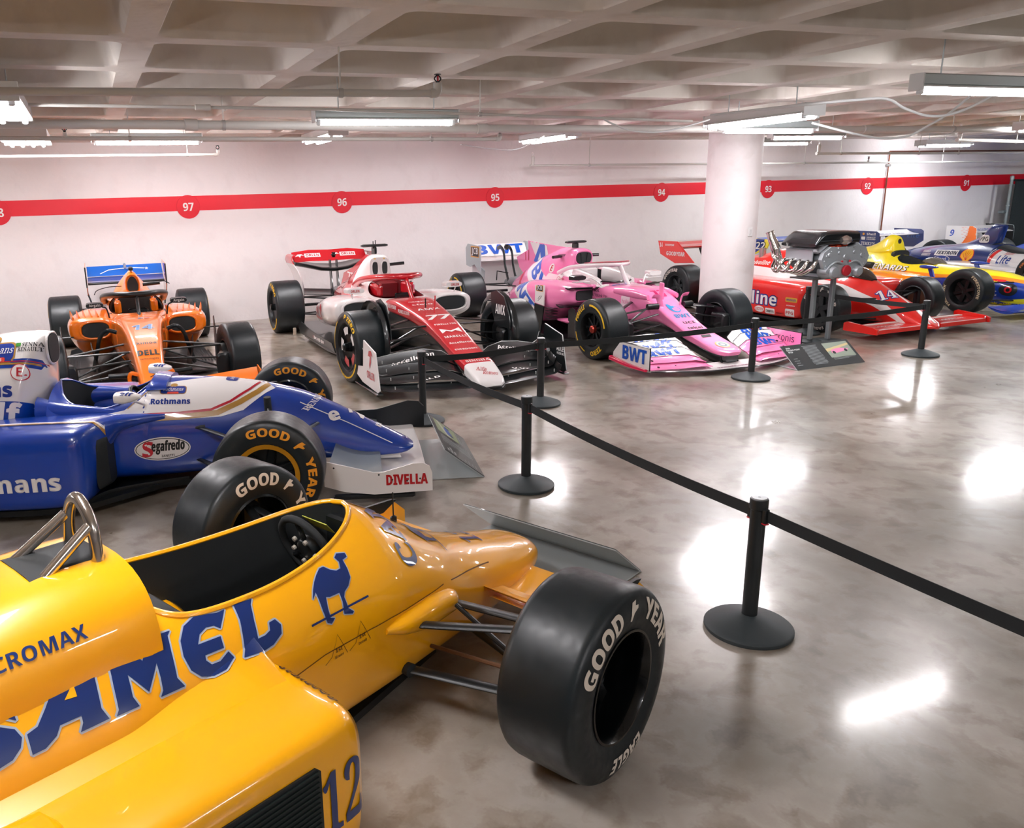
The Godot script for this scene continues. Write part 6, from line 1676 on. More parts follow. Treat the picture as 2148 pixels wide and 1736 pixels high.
	write(ab, "E", V(-2.1, 0.84, 0.3), X, V(0, 0.9, -0.4), 0.075, ink("#c0122c"), 0.0, "b", 0.15, 0.005)
	write(ab, "BOMBARDIER", V(-2.0, 1.03, 0.25), X, V(0, 0.9, -0.4), 0.03, bk, 0.20, "b", 0.1)
	mark(ab, poly2([[-0.26, -0.06], [0.28, -0.06], [0.28, 0.06], [-0.16, 0.06]]), V(-1.98, 0.715, 0.35), X, V(0, 0.9, -0.3), wi, "white_panel", 0.004, 0.05)
	mark(cp, poly2([[-0.26, -0.06], [0.28, -0.06], [0.28, 0.06], [-0.16, 0.06]]), V(-1.98, 0.72, 0.35), X, V(0, 0.9, -0.3), wi, "white_panel", 0.005, 0.05)
	write(cp, "Claro", V(-1.74, 0.715, 0.35), X, V(0, 0.9, -0.3), 0.06, ink("#c0122c"), 0.19, "r", 0.0, 0.007)
	write(cp, "BWT", V(-1.2, 0.8, 0.3), X, V(0, 0.6, -0.8), 0.04, bl, 0.12, "b", 0.0, 0.005)
	# side pods
	var pd = [[-1.0, 0.50, 0.65, 0.15, 0.57, 4.0, 4.0, 0.44], [-1.04, 0.47, 0.68, 0.19, 0.57, 3.6, 3.6, 0.46], [-1.2, 0.40, 0.70, 0.225, 0.57, 3.0, 2.6, 0.48], [-1.6, 0.20, 0.71, 0.27, 0.55, 2.6, 2.2, 0.45], [-2.1, 0.12, 0.68, 0.29, 0.5, 2.3, 2.2, 0.42], [-2.6, 0.10, 0.58, 0.26, 0.42, 2.2, 2.2, 0.36], [-3.1, 0.10, 0.45, 0.16, 0.34, 2.2, 2.2, 0.25], [-3.5, 0.12, 0.36, 0.08, 0.3, 2.0, 2.0, 0.16]]
	var pr = pods(o, pd, pink)
	for tg in [ab, fin, pr]:
		mark(tg, poly2([[-3.2, 1.15], [-2.7, 1.13], [-2.62, 0.92], [-2.28, 0.75], [-2.0, 0.6], [-1.74, 0.42], [-1.66, 0.26], [-2.05, 0.26], [-2.22, 0.42], [-2.5, 0.55], [-2.86, 0.72], [-2.98, 0.9]]), V(0, 0, 0.3), X, Y, wi, "white_band", 0.003, 0.05)
		mark(tg, text2("BWT", 0.19, 0.95, "bx"), V(-2.19, 0.57, 0.3), V(0.84, -0.54, 0), V(0.54, 0.84, 0), bl, "lettering", 0.005, 0.05)
		mark(tg, poly2([[-3.05, 0.84], [-2.86, 1.12], [-2.74, 1.12], [-2.70, 0.86], [-2.82, 0.84], [-2.86, 0.98], [-2.95, 0.83]]), V(0, 0, 0.3), X, Y, bl, "lettering", 0.005, 0.05)
	write(pr, "RAVENOL", V(-2.75, 0.42, 0.7), X, Y, 0.025, bk, 0.13)
	two(o, "inlet_shade_plug", hull([[-0.985, 0.515, 0.635, 0.125, 0.575, 5.0, 5.0, 0.43], [-1.02, 0.51, 0.64, 0.13, 0.575, 5.0, 5.0, 0.43]], 24, 0.1), dd, 30.0)  # filled inlets with the shade of their depth painted on
	for s in [1.0, -1.0]:
		part(o, "inlet_wing", wing([[0.30 * s, -0.88, 0.68, 0.16, -4.0], [0.66 * s, -0.93, 0.685, 0.16, -4.0]], 0.12), carb)
		part(o, "inlet_wing", wing([[0.30 * s, -0.93, 0.455, 0.2, 2.0], [0.72 * s, -1.0, 0.455, 0.2, 2.0]], 0.1), carb)
		part(o, "inlet_wing_root", box(V(-0.95, 0.685, 0.36 * s), V(0.12, 0.05, 0.07), 0.015), pink)
		var jc = part(o, "pod_vane", plate([[-1.42, 0.68], [-1.66, 0.665], [-1.66, 0.44], [-1.43, 0.42]], 0.012, 0.75 * s), white, 30.0)
		mark(jc, rrect2(0.17, 0.085, 0.008), V(-1.54, 0.635, 0.76 * s), X * s, Y, ink("#e59a1b"), "sponsor_panel", 0.002, 0.1)
		mark(jc, rrect2(0.155, 0.07, 0.004), V(-1.54, 0.635, 0.76 * s), X * s, Y, bk, "sponsor_panel", 0.003, 0.1)
		write(jc, "JCB", V(-1.54, 0.635, 0.76 * s), X * s, Y, 0.048, wi, 0.13, "b", 0.0, 0.0045)
		part(jc, "emblem_line", tube([V(-1.58, 0.49, 0.757 * s), V(-1.54, 0.53, 0.757 * s), V(-1.48, 0.54, 0.757 * s), V(-1.53, 0.50, 0.757 * s), V(-1.58, 0.47, 0.757 * s)], 0.003, 5), bk)
		part(o, "lower_vane", plate([[-1.42, 0.41], [-1.66, 0.43], [-1.7, 0.06], [-1.5, 0.06]], 0.012, 0.755 * s), carb)
		for k in 5: part(o, "vane_rung", box(V(-1.33, 0.40 - 0.035 * k, 0.70 * s), V(0.16, 0.008, 0.09), 0.002), carb)
		part(o, "barge_board", plate([[-0.55, 0.08], [-0.6, 0.32], [-0.95, 0.36], [-1.3, 0.30], [-1.3, 0.06]], 0.01, 0.42 * s), carb)
		part(o, "barge_board", plate([[-0.85, 0.08], [-0.9, 0.42], [-0.97, 0.44], [-1.05, 0.40], [-1.05, 0.06]], 0.01, 0.62 * s), carb)
		part(o, "pink_blade", hull([[-1.0, 0.24, 0.27, 0.02, 0.255, 2.0, 2.0, 0.60 * s], [-1.1, 0.22, 0.29, 0.06, 0.255, 2.0, 2.0, 0.58 * s], [-1.3, 0.24, 0.27, 0.05, 0.255, 2.0, 2.0, 0.6 * s]], 12, 0.1), pink)
		var mi = part(o, "mirror", hull([[-1.02, 0.765, 0.83, 0.10, 0.80, 5.0, 5.0, 0.55 * s], [-0.93, 0.77, 0.825, 0.09, 0.80, 3.0, 3.0, 0.55 * s]], 16, 0.2), blk if s > 0 else white, 40.0)
		part(o, "mirror_plate", box(V(-0.95, 0.75, 0.52 * s), V(0.10, 0.01, 0.2), 0.003), white)
		part(o, "mirror_stalk", tube(smooth_pts([V(-0.94, 0.78, 0.46 * s), V(-0.92, 0.79, 0.40 * s), V(-0.86, 0.74, 0.33 * s), V(-0.84, 0.70, 0.30 * s)]), 0.009, 6), white)
		# horns on the nose
	part(o, "nose_horn", hull([[0.0, 0.58, 0.79, 0.008, 0.66, 6.0, 4.0, 0.03], [-0.07, 0.58, 0.79, 0.008, 0.66, 6.0, 4.0, 0.03]], 12, 0.2), pink)
	for s in [1.0, -1.0]:
		part(o, "nose_horn", tube(smooth_pts([V(0.10, 0.53, 0.13 * s), V(0.09, 0.60, 0.145 * s), V(0.09, 0.65, 0.17 * s), V(0.09, 0.66, 0.24 * s)]), 0.014, 8, Vector2(0.5, 2.2)), pink)
		part(o, "pod_rib", hull([[-0.05, 0.60, 0.66, 0.02, 0.63, 2.0, 2.0, 0.20 * s], [-0.3, 0.60, 0.70, 0.03, 0.65, 2.0, 2.0, 0.22 * s], [-0.6, 0.63, 0.69, 0.02, 0.66, 2.0, 2.0, 0.27 * s]], 10, 0.1), pink)
	suspension(o, 1.988, 3.716, 0.52, 0.18, 0.335, blk)
	for s in [1.0, -1.0]:
		part(o, "arm_socket", rod(V(0.10, 0.545, 0.17 * s), V(0.08, 0.545, 0.30 * s), 0.034, 12), blk)
		part(o, "duct_plate", plate([[0.30, 0.18], [0.28, 0.38], [0.15, 0.48], [-0.1, 0.5], [-0.15, 0.15]], 0.012, 0.68 * s), carb)
	part(o, "floor_tray", flat([[-0.7, 0.2], [-1.0, 0.76], [-2.9, 0.76], [-3.3, 0.5], [-4.0, 0.45], [-4.0, -0.45], [-3.3, -0.5], [-2.9, -0.76], [-1.0, -0.76], [-0.7, -0.2]], 0.02, 0.05), carb, 30.0)
	# front wing
	for s in [1.0, -1.0]:
		for k in 5:
			var dx = 0.105 * k
			var st = [[0.30 * s, 1.20 - dx * 0.95, 0.075 + 0.028 * k, 0.13, 8.0 + 5 * k], [0.42 * s, 1.19 - dx, 0.085 + 0.043 * k, 0.14, 14.0 + 5 * k], [0.65 * s, 1.15 - dx, 0.075 + 0.048 * k, 0.14, 18.0 + 5 * k], [0.95 * s, 1.05 - dx, 0.065 + 0.044 * k, 0.135, 18.0 + 5 * k]]
			var pk = (k < 2) if s > 0 else (k < 3)
			var el = part(o, "front_wing_element", wing(st, 0.07, 7), pink if pk else white, 45.0)
			part(el, "dark_edge", wing_te(st, 0.004), blk)
			for z in [0.45, 0.66, 0.85]: part(el, "bracket", box(V(1.10 - dx - 0.06 * z, 0.09 + 0.046 * k, z * s), V(0.03, 0.014, 0.006)), blk, 0.0)
			if k >= 2:
				var h = [0.0, 0.0, 0.10, 0.10, 0.10][k]
				write(el, "BWT", V(1.10 - dx, 0.12 + 0.048 * k, 0.66 * s), Zm, V(-0.85, 0.5, 0), 0.11, bl, 0.36, "bx", 0.0, 0.004)
		var ep = part(o, "wing_end_plate", plate([[1.06, 0.07], [1.06, 0.285], [0.56, 0.285], [0.44, 0.16], [0.43, 0.10]], 0.012, 0.965 * s), white if s > 0 else pink, 30.0)
		part(ep, "dark_edge", tube([V(1.062, 0.06, 0.965 * s), V(1.062, 0.29, 0.965 * s), V(0.56, 0.29, 0.965 * s)], 0.008, 6), blk)
		if s > 0:
			write(ep, "BWT", V(0.81, 0.19, 0.98), X, Y, 0.135, bl, 0.40, "bx", 0.0, 0.003)
			part(o, "foot_plate", hull([[1.03, 0.05, 0.075, 0.02, 0.06, 3.0, 3.0, 0.985], [0.8, 0.05, 0.085, 0.03, 0.06, 3.0, 3.0, 0.985], [0.42, 0.07, 0.12, 0.03, 0.09, 3.0, 3.0, 0.985]], 12, 0.1), hot)
		else:
			write(ep, "Acronis", V(0.80, 0.21, -0.95), X, Y, 0.075, mat("#241c3a", 0.4), 0.34, "r", 0.0, 0.003)
	var mp = part(o, "main_plane", wing([[-0.95, 1.07, 0.06, 0.2, 4.0], [-0.5, 1.24, 0.055, 0.22, 4.0], [-0.3, 1.30, 0.06, 0.24, 4.0], [0.0, 1.32, 0.065, 0.25, 4.0], [0.3, 1.30, 0.06, 0.24, 4.0], [0.5, 1.24, 0.055, 0.22, 4.0], [0.95, 1.07, 0.06, 0.2, 4.0]], 0.06), white, 45.0)
	write(mp, "RAVENOL RAVENOL", V(1.22, 0.08, 0.0), Zm, V(-1, 0.2, 0), 0.04, mat("#6b2c4c", 0.5), 0.5, "b")
	part(mp, "dark_edge", tube(smooth_pts([V(1.07, 0.055, -0.95), V(1.245, 0.05, -0.5), V(1.305, 0.055, -0.3), V(1.325, 0.06, 0.0), V(1.305, 0.055, 0.3), V(1.245, 0.05, 0.5), V(1.07, 0.055, 0.95)]), 0.007, 6), blk)
	for s in [1.0, -1.0]: part(o, "nose_pillar", plate([[1.1, 0.06], [1.08, 0.14], [0.9, 0.14], [0.9, 0.06]], 0.016, 0.1 * s), blk)
	# rear wing
	var grey = mat("#aab4b8", 0.35, 0.2, 0.6)
	var fl = part(o, "rear_wing_flap", wing([[-0.50, -4.18, 0.86, 0.21, 58.0], [0.46, -4.18, 0.86, 0.21, 58.0]], 0.05), white)
	write(fl, "BWT", V(-4.25, 0.95, -0.02), Zm, V(-0.5, 0.86, 0), 0.155, bl, 0.86, "bx")
	part(o, "rear_wing_main", wing([[-0.50, -3.98, 0.80, 0.24, 12.0], [0.46, -3.98, 0.80, 0.24, 12.0]], 0.1), white)
	part(o, "rear_wall_panel", box(V(-4.3, 0.6, -0.02), V(0.01, 0.42, 0.9)), white, 0.0)
	for s in [1.0, -1.0]:
		var ep = part(o, "rear_end_plate", plate([[-3.86, 1.04], [-4.34, 1.06], [-4.42, 0.99], [-4.40, 0.72], [-4.26, 0.70], [-4.1, 0.75], [-3.88, 0.62]], 0.012, (0.48 if s > 0 else 0.52) * s), grey, 30.0)
		if s > 0:
			mark(ep, rrect2(0.30, 0.17, 0.01), V(-4.07, 0.945, 0.5), X, Y, ink("#e59a1b"), "sponsor_panel", 0.002, 0.1)
			mark(ep, rrect2(0.27, 0.14, 0.006), V(-4.07, 0.945, 0.5), X, Y, bk, "sponsor_panel", 0.003, 0.1)
			write(ep, "JCB", V(-4.07, 0.945, 0.5), X, Y, 0.095, wi, 0.23, "b", 0.0, 0.005)
		part(o, "end_plate_leg", plate([[-3.9, 0.66], [-4.05, 0.72], [-4.1, 0.4], [-3.95, 0.4]], 0.012, 0.40 * s), grey)
		part(o, "wing_pillar", tube(smooth_pts([V(-3.7, 0.42, 0.07 * s), V(-3.85, 0.72, 0.07 * s), V(-3.9, 0.92, 0.07 * s), V(-4.0, 1.0, 0.07 * s), V(-4.12, 0.98, 0.07 * s)]), 0.016, 8, Vector2(0.8, 2.0)), carb)
		part(o, "wing_bracket", tube([V(-3.75, 0.62, 0.07), V(-3.75, 0.66, 0.26), V(-3.75, 0.52, 0.27)], 0.009, 6), carb)
	part(o, "wing_actuator", box(V(-3.95, 1.0, 0.0), V(0.1, 0.08, 0.05), 0.02), blk)
	part(o, "rear_fairing", hull([[-3.3, 0.4, 0.62, 0.12, 0.5, 2.0, 2.0], [-3.6, 0.4, 0.58, 0.1, 0.5, 2.0, 2.0], [-3.9, 0.42, 0.52, 0.06, 0.47, 2.0, 2.0]], 16, 0.1), mat("#8a8d92", 0.4, 0.3), 50.0)
	# wheels
	var st = {"text": [["PIRELLI", 140.0, 0.268, 0.05, "#e8b91c", 0.23], ["|", 52.0, 0.258, 0.020, "#e8b91c", 84.0], ["ZERO", -62.0, 0.268, 0.05, "#e8b91c", 0.20], ["|", 222.0, 0.258, 0.016, "#e8b91c", 60.0]], "dish": 0.07, "spokes": 9, "sw": 0.028, "rim": "rp", "nut": "#b5483c"}
	four_wheels(o, 1.988, 3.716, 0.335, 0.305, 0.405, 0.19, 0.043, st)
	# nose lettering
	var U = V(-0.85, 0.5, 0)
	for k in 2: mark(nose, poly2([[-0.05, -0.08], [0.0, -0.08], [0.03, 0.08], [-0.045, 0.08], [-0.05, 0.06], [-0.005, 0.06]]), V(-0.12, 0.66, 0.03 - 0.09 * k), Zm, U, ink("#d0136b"), "race_number", 0.003, 0.05)
	for q in [[0.13, "#1a8fc4", 0.003, 0.0], [0.09, "#f583b8", 0.004, -0.01]]: mark(nose, oval2(q[0], q[0]), V(0.19, 0.53, q[3]), Zm, U, ink(q[1]), "sponsor_emblem", q[2], 0.05)
	mark(nose, poly2([[-0.055, 0.0], [0.03, 0.03], [-0.02, 0.1], [-0.05, 0.1]]), V(0.19, 0.53, 0.02), Zm, U, ink("#1a8fc4"), "sponsor_emblem", 0.005, 0.05)
	write(nose, "BWT", V(0.31, 0.47, -0.01), Zm, U, 0.065, ink("#1a7fb4"), 0.20, "bx")
	write(nose, "UCI", V(0.44, 0.42, 0.0), Zm, U, 0.045, bk, 0.15)
	write(nose, "telcel", V(0.54, 0.37, 0.0), Zm, U, 0.05, bk, 0.19, "b", 0.15)
	write(nose, "PIRELLI", V(0.62, 0.34, 0.0), Zm, U, 0.035, bk, 0.20, "bx")
	mark(nose, poly2([[-0.07, -0.03], [0.05, -0.03], [0.07, 0.03], [-0.05, 0.03]]), V(0.74, 0.30, 0.02), Zm, U, bk, "sponsor_panel", 0.003, 0.05)
	for q in [[0.155, "#e8c85a", 0.0025], [0.135, "#e89ab0", 0.003], [0.115, "#9fd0c8", 0.0035], [0.09, "#6d7880", 0.004], [0.05, "#c9d2d6", 0.0045]]: mark(nose, oval2(q[0], q[0]), V(0.97, 0.24, 0), Zm, V(-0.95, 0.3, 0), ink(q[1]), "ring_emblem", q[2], 0.04)
	write(cp, "RAVENOL", V(-0.98, 0.64, 0.36), X, Y, 0.035, bk, 0.22)
	write(nose, "Thank You", V(-0.98 + 0.16, 0.58, 0.36), X, Y, 0.04, bk, 0.20, "r")
	write(cp, "Thank You", V(-0.98, 0.585, 0.36), X, Y, 0.042, bk, 0.24, "r")
	write(cp, "Checo", V(-0.96, 0.53, 0.36), X, Y, 0.042, bk, 0.16, "r")
	mark(nose, rrect2(0.14, 0.12, 0.01), V(-0.42, 0.55, 0.3), X, Y, ink("#f3d6e2"), "sponsor_panel", 0.003, 0.05)
	write(nose, "hola", V(-0.42, 0.55, 0.3), X, Y, 0.05, ink("#e06aa0"), 0.1, "r", 0.0, 0.005)
	write(nose, "BWT", V(-0.74, 0.74, 0.1), Zm, V(-1, 0.2, 0), 0.05, bl, 0.2, "bx", 0.0, 0.004)

# ---------------------------------------------------------------- cars at the right
func outlined(on: MeshInstance3D, s: String, O: Vector3, Rv: Vector3, Uv: Vector3, h: float, fill: Material, rim: Material, w := 0.0, font := "b", d := 0.012, slant := 0.0):
	var t2 = text2(s, h, w, font, slant)
	mark(on, bolder(t2, d), O, Rv, Uv, rim, "lettering", 0.003, maxf(0.04, h * 0.4))
	mark(on, t2, O, Rv, Uv, fill, "lettering", 0.0048, maxf(0.04, h * 0.4))

func old_arms(o: Node, zi: float, zo: float, R: float, m: Material, x0 := 0.0):
	for s in [1.0, -1.0]:
		for q in [[0.22, R + 0.10, R + 0.11], [-0.25, R + 0.10, R + 0.11], [0.25, R - 0.15, R - 0.13], [-0.28, R - 0.15, R - 0.13]]:
			arm(o, V(x0 + q[0], q[1], zi * s), V(x0, q[2], zo * s), m, 0.011, "suspension_arm", 1.6)
		part(o, "upright", box(V(x0, R, (zo + 0.02) * s), V(0.09, 0.28, 0.06), 0.02), m)
		part(o, "brake_disc", moved(lathe([[0.0, -0.014], [0.13, -0.014], [0.13, 0.014], [0.0, 0.014]], 20, "z"), Transform3D(Basis.IDENTITY, V(x0, R, (zo + 0.03) * s))), mat("#5a4636", 0.5, 0.5))

func car_red():
	var o = thing("racing_car", "red racing car with white stripe and Valvoline lettering behind the column", "race car", V(9.44, 0, -7.798), -1.558, "racing cars")
	var red = paint("#e32018")
	var wi = ink("#efecea")
	var bl = ink("#1d3f94")
	var blk = mat("#15191b", 0.45, 0.2)
	var dd = mat("#1b2022", 0.6, 0.1)
	var X = Vector3.RIGHT
	var Y = Vector3.UP
	var Zm = V(0, 0, -1)
	var r = hull_open([[0.90, 0.085, 0.12, 0.05, 0.10, 2.0, 2.0], [0.84, 0.08, 0.165, 0.13, 0.11, 2.4, 3.0], [0.7, 0.08, 0.25, 0.17, 0.14, 2.0, 4.0], [0.5, 0.09, 0.365, 0.21, 0.2, 1.8, 5.0], [0.25, 0.10, 0.47, 0.25, 0.26, 1.7, 5.0], [0.0, 0.10, 0.585, 0.29, 0.32, 1.7, 5.0], [-0.22, 0.10, 0.69, 0.33, 0.38, 1.8, 5.0], [-0.6, 0.10, 0.73, 0.38, 0.42, 1.9, 5.0], [-1.05, 0.10, 0.78, 0.42, 0.44, 1.9, 5.0], [-1.3, 0.10, 0.89, 0.42, 0.45, 1.6, 5.0], [-1.5, 0.10, 0.93, 0.42, 0.46, 1.5, 5.0], [-1.85, 0.10, 0.85, 0.42, 0.46, 1.6, 5.0], [-2.3, 0.12, 0.76, 0.38, 0.42, 1.8, 5.0], [-3.0, 0.15, 0.5, 0.2, 0.35, 2.0, 3.0]], 44, 0.05, -0.28, -1.08, 0.62, 0.45)
	var body = part(o, "bodywork", r[0], red, 48.0)
	part(o, "cockpit_lining", bowl(r[1], 0.25), dd, 30.0)
	part(o, "windscreen", hull([[-0.02, 0.58, 0.615, 0.05, 0.6, 2.0, 2.0], [-0.12, 0.6, 0.68, 0.14, 0.62, 2.0, 2.0], [-0.26, 0.62, 0.75, 0.2, 0.66, 2.0, 2.0], [-0.30, 0.64, 0.75, 0.2, 0.68, 2.0, 2.0]], 20, 0.05), mat("#2c2422", 0.12, 0.1, 0.6), 45.0)
	part(o, "exhaust_stub", moved(lathe([[0.05, -0.1], [0.05, 0.07], [0.042, 0.07], [0.042, -0.05], [0.0, -0.05]], 16), Transform3D(Basis.IDENTITY, V(-1.83, 0.86, 0.12))), mat("#b9b4ac", 0.25, 0.8))
	var pd = hull([[-0.28, 0.20, 0.5, 0.2, 0.34, 4.0, 4.0, 0.66], [-0.32, 0.13, 0.54, 0.25, 0.34, 5.0, 6.0, 0.66], [-0.42, 0.11, 0.555, 0.27, 0.34, 5.0, 7.0, 0.655], [-1.0, 0.10, 0.575, 0.28, 0.36, 5.0, 7.0, 0.64], [-1.8, 0.10, 0.58, 0.28, 0.36, 5.0, 7.0, 0.63], [-2.4, 0.12, 0.5, 0.2, 0.34, 4.0, 5.0, 0.55]], 40, 0.08)
	var pr = part(o, "side_pod", pd, red, 48.0)
	part(o, "side_pod", mirrored(pd), red, 48.0)
	# white shoulder
	for tg in [body, pr]:
		mark(tg, poly2([[-3.0, 0.12], [-1.8, 0.14], [-0.9, 0.075], [-0.25, 0.05], [0.3, -0.03], [0.62, -0.19], [0.72, -0.27], [0.5, -0.19], [0.2, -0.11], [-0.3, -0.045], [-1.0, -0.04], [-1.8, 0.0], [-3.0, 0.02]]), V(0, 0.60, 0.42), X, V(0, 0.75, -0.66), wi, "white_stripe", 0.003, 0.06)
	for q in [[0.02, 0.016], [-0.08, 0.02]]: mark(body, line2([[0.2, 0.06], [0.55, -0.1], [0.86, -0.29]], q[1]), V(0, 0.45, q[0] * 1.0 - 0.02), X, V(0, 0.8, -0.6), wi, "white_stripe", 0.003, 0.05)
	outlined(pr, "Valvoline", V(-1.28, 0.34, 0.95), X, Y, 0.16, wi, bl, 1.15, "b", 0.014)
	write(body, "Valvoline", V(-1.72, 0.755, 0.3), X, V(0, 0.85, -0.5), 0.075, wi, 0.42, "b", 0.1)
	outlined(body, "14", V(0.27, 0.47, 0.10), V(0.35, -0.1, -0.9), V(-0.75, 0.6, -0.2), 0.17, wi, bl, 0.20, "sb", 0.01)
	mark(body, rrect2(0.10, 0.14, 0.02), V(-1.36, 0.755, 0.3), X, V(0, 0.85, -0.5), wi, "sponsor_panel", 0.003, 0.06)
	mark(body, rrect2(0.075, 0.085, 0.02), V(-1.36, 0.77, 0.3), X, V(0, 0.85, -0.5), ink("#c4302a"), "sponsor_panel", 0.005, 0.06)
	mark(body, rect2(0.07, 0.05), V(-1.30, 0.88, 0.2), X, V(0, 0.85, -0.5), wi, "flag", 0.003, 0.06)
	mark(body, rect2(0.03, 0.05), V(-1.32, 0.88, 0.2), X, V(0, 0.85, -0.5), bl, "flag", 0.005, 0.06)
	# small sponsor panels along the sill
	for q in [[-1.0, 0.185, 0.17, 0.085, "#efecea", "LOCTITE", "#c4302a"], [-0.81, 0.175, 0.17, 0.075, "#efecea", "CHAMPION", "#1c2226"], [-0.46, 0.36, 0.19, 0.06, "#d9a62c", "WRANGLER", "#1d3f94"], [-0.47, 0.19, 0.15, 0.10, "#efecea", "PPG", "#c4302a"], [-0.46, 0.285, 0.17, 0.035, "#e32018", "MONROE", "#efecea"], [-0.64, 0.165, 0.14, 0.035, "#e32018", "GRANT", "#15191b"]]:
		mark(pr, oval2(q[2], q[3]) if q[5] == "LOCTITE" else rrect2(q[2], q[3], 0.015), V(q[0], q[1], 0.95), X, Y, ink(q[4]), "sponsor_panel", 0.003, 0.06)
		write(pr, q[5], V(q[0], q[1], 0.95), X, Y, q[3] * 0.42, ink(q[6]), q[2] * 0.82, "b", 0.0, 0.005)
	for k in 2: part(pr, "fastener", moved(lathe([[0.0, 0.006], [0.014, 0.004], [0.016, 0.0]], 10, "z"), Transform3D(Basis.IDENTITY, V(-0.70, 0.36 - 0.09 * k, 0.925))), mat("#9a4a3a", 0.4, 0.6))
	part(o, "floor_tray", flat([[0.0, 0.25], [-0.35, 0.88], [-2.3, 0.88], [-2.3, -0.88], [-0.35, -0.88], [0.0, -0.25]], 0.04, 0.07), blk, 30.0)
	# front wing with turned-up ends
	for s in [1.0, -1.0]:
		var w = part(o, "front_wing", flat([[0.86, 0.12 * s], [0.86, 0.92 * s], [0.80, 0.96 * s], [0.46, 0.96 * s], [0.40, 0.12 * s]], 0.045, 0.115), red, 30.0)
		part(o, "wing_rim", plate([[0.88, 0.09], [0.88, 0.15], [0.82, 0.17], [0.46, 0.20], [0.42, 0.18], [0.42, 0.09]], 0.03, 0.965 * s), red, 30.0)
		part(w, "bright_edge", box(V(0.52, 0.142, 0.54 * s), V(0.05, 0.008, 0.8)), mat("#d9cfc8", 0.4), 0.0)
		part(w, "wing_line", box(V(0.84, 0.139, 0.52 * s), V(0.012, 0.006, 0.74)), wi, 0.0)
		write(w, "GOODYEAR", V(0.68, 0.15, 0.55 * s), Zm, V(-1, 0, 0), 0.06, wi, 0.45, "b", 0.1, 0.004)
		part(o, "jack_ring", moved(lathe([[0.012, 0.0], [0.028, 0.0], [0.03, 0.012], [0.012, 0.014]], 14, "z"), Transform3D(Basis(Vector3.UP, PI * 0.35 * s), V(0.84, 0.13, 0.945 * s))), mat("#a9adae", 0.3, 0.7))
		arm(o, V(0.25, 0.22, 0.22 * s), V(0.12, 0.2, 0.80 * s), mat("#b0b4b5", 0.3, 0.7), 0.012, "steering_rod", 1.0)
		part(o, "rear_end_plate", plate([[-3.59, 0.99], [-3.12, 0.995], [-2.70, 0.68], [-3.15, 0.65], [-3.52, 0.78]], 0.014, 0.62 * s), red, 30.0)
	var rep = part(o, "rear_wing", wing([[-0.62, -3.12, 0.90, 0.42, 9.0], [0.62, -3.12, 0.90, 0.42, 9.0]], 0.13), red)
	part(o, "rear_wing_lip", box(V(-3.52, 0.965, 0), V(0.012, 0.03, 1.22)), wi, 0.0)
	part(o, "wing_pillar", plate([[-2.7, 0.3], [-3.1, 0.9], [-3.35, 0.9], [-3.0, 0.3]], 0.03, 0.0), blk)
	var ep2 = part(o, "end_plate_skin", plate([[-3.58, 0.985], [-3.125, 0.988], [-2.715, 0.683], [-3.145, 0.655], [-3.51, 0.785]], 0.004, 0.63), red, 30.0)
	write(ep2, "14", V(-3.5, 0.93, 0.64), X, Y, 0.07, wi, 0.075, "sb")
	write(ep2, "GOODYEAR", V(-3.29, 0.935, 0.64), X, Y, 0.03, wi, 0.22)
	write(ep2, "GOODYEAR", V(-3.14, 0.80, 0.64), X, V(0.05, 1, 0), 0.06, wi, 0.44, "bx")
	old_arms(o, 0.24, 0.78, 0.30, blk)
	var st = {"text": goodyear("#cfc9c0", 0.30, 0.185, 0.04), "dish": 0.05, "spokes": 5, "sw": 0.07, "rim": "red", "rim_mat": mat("#33383b", 0.4, 0.5)}
	for s in [1, -1]:
		wheel(o, V(0, 0.30, 0.83 * s), 0.30, 0.25, 0.185, s, 0.0, st)
		wheel(o, V(-2.731, 0.33, 0.775 * s), 0.33, 0.37, 0.185, s, 0.0, {"text": [["GOODYEAR", 118.0, 0.262, 0.045, "#cfc9c0", 0.36]], "dish": 0.08, "spokes": 6, "sw": 0.05, "rim": "red", "rim_mat": mat("#33383b", 0.4, 0.5)})

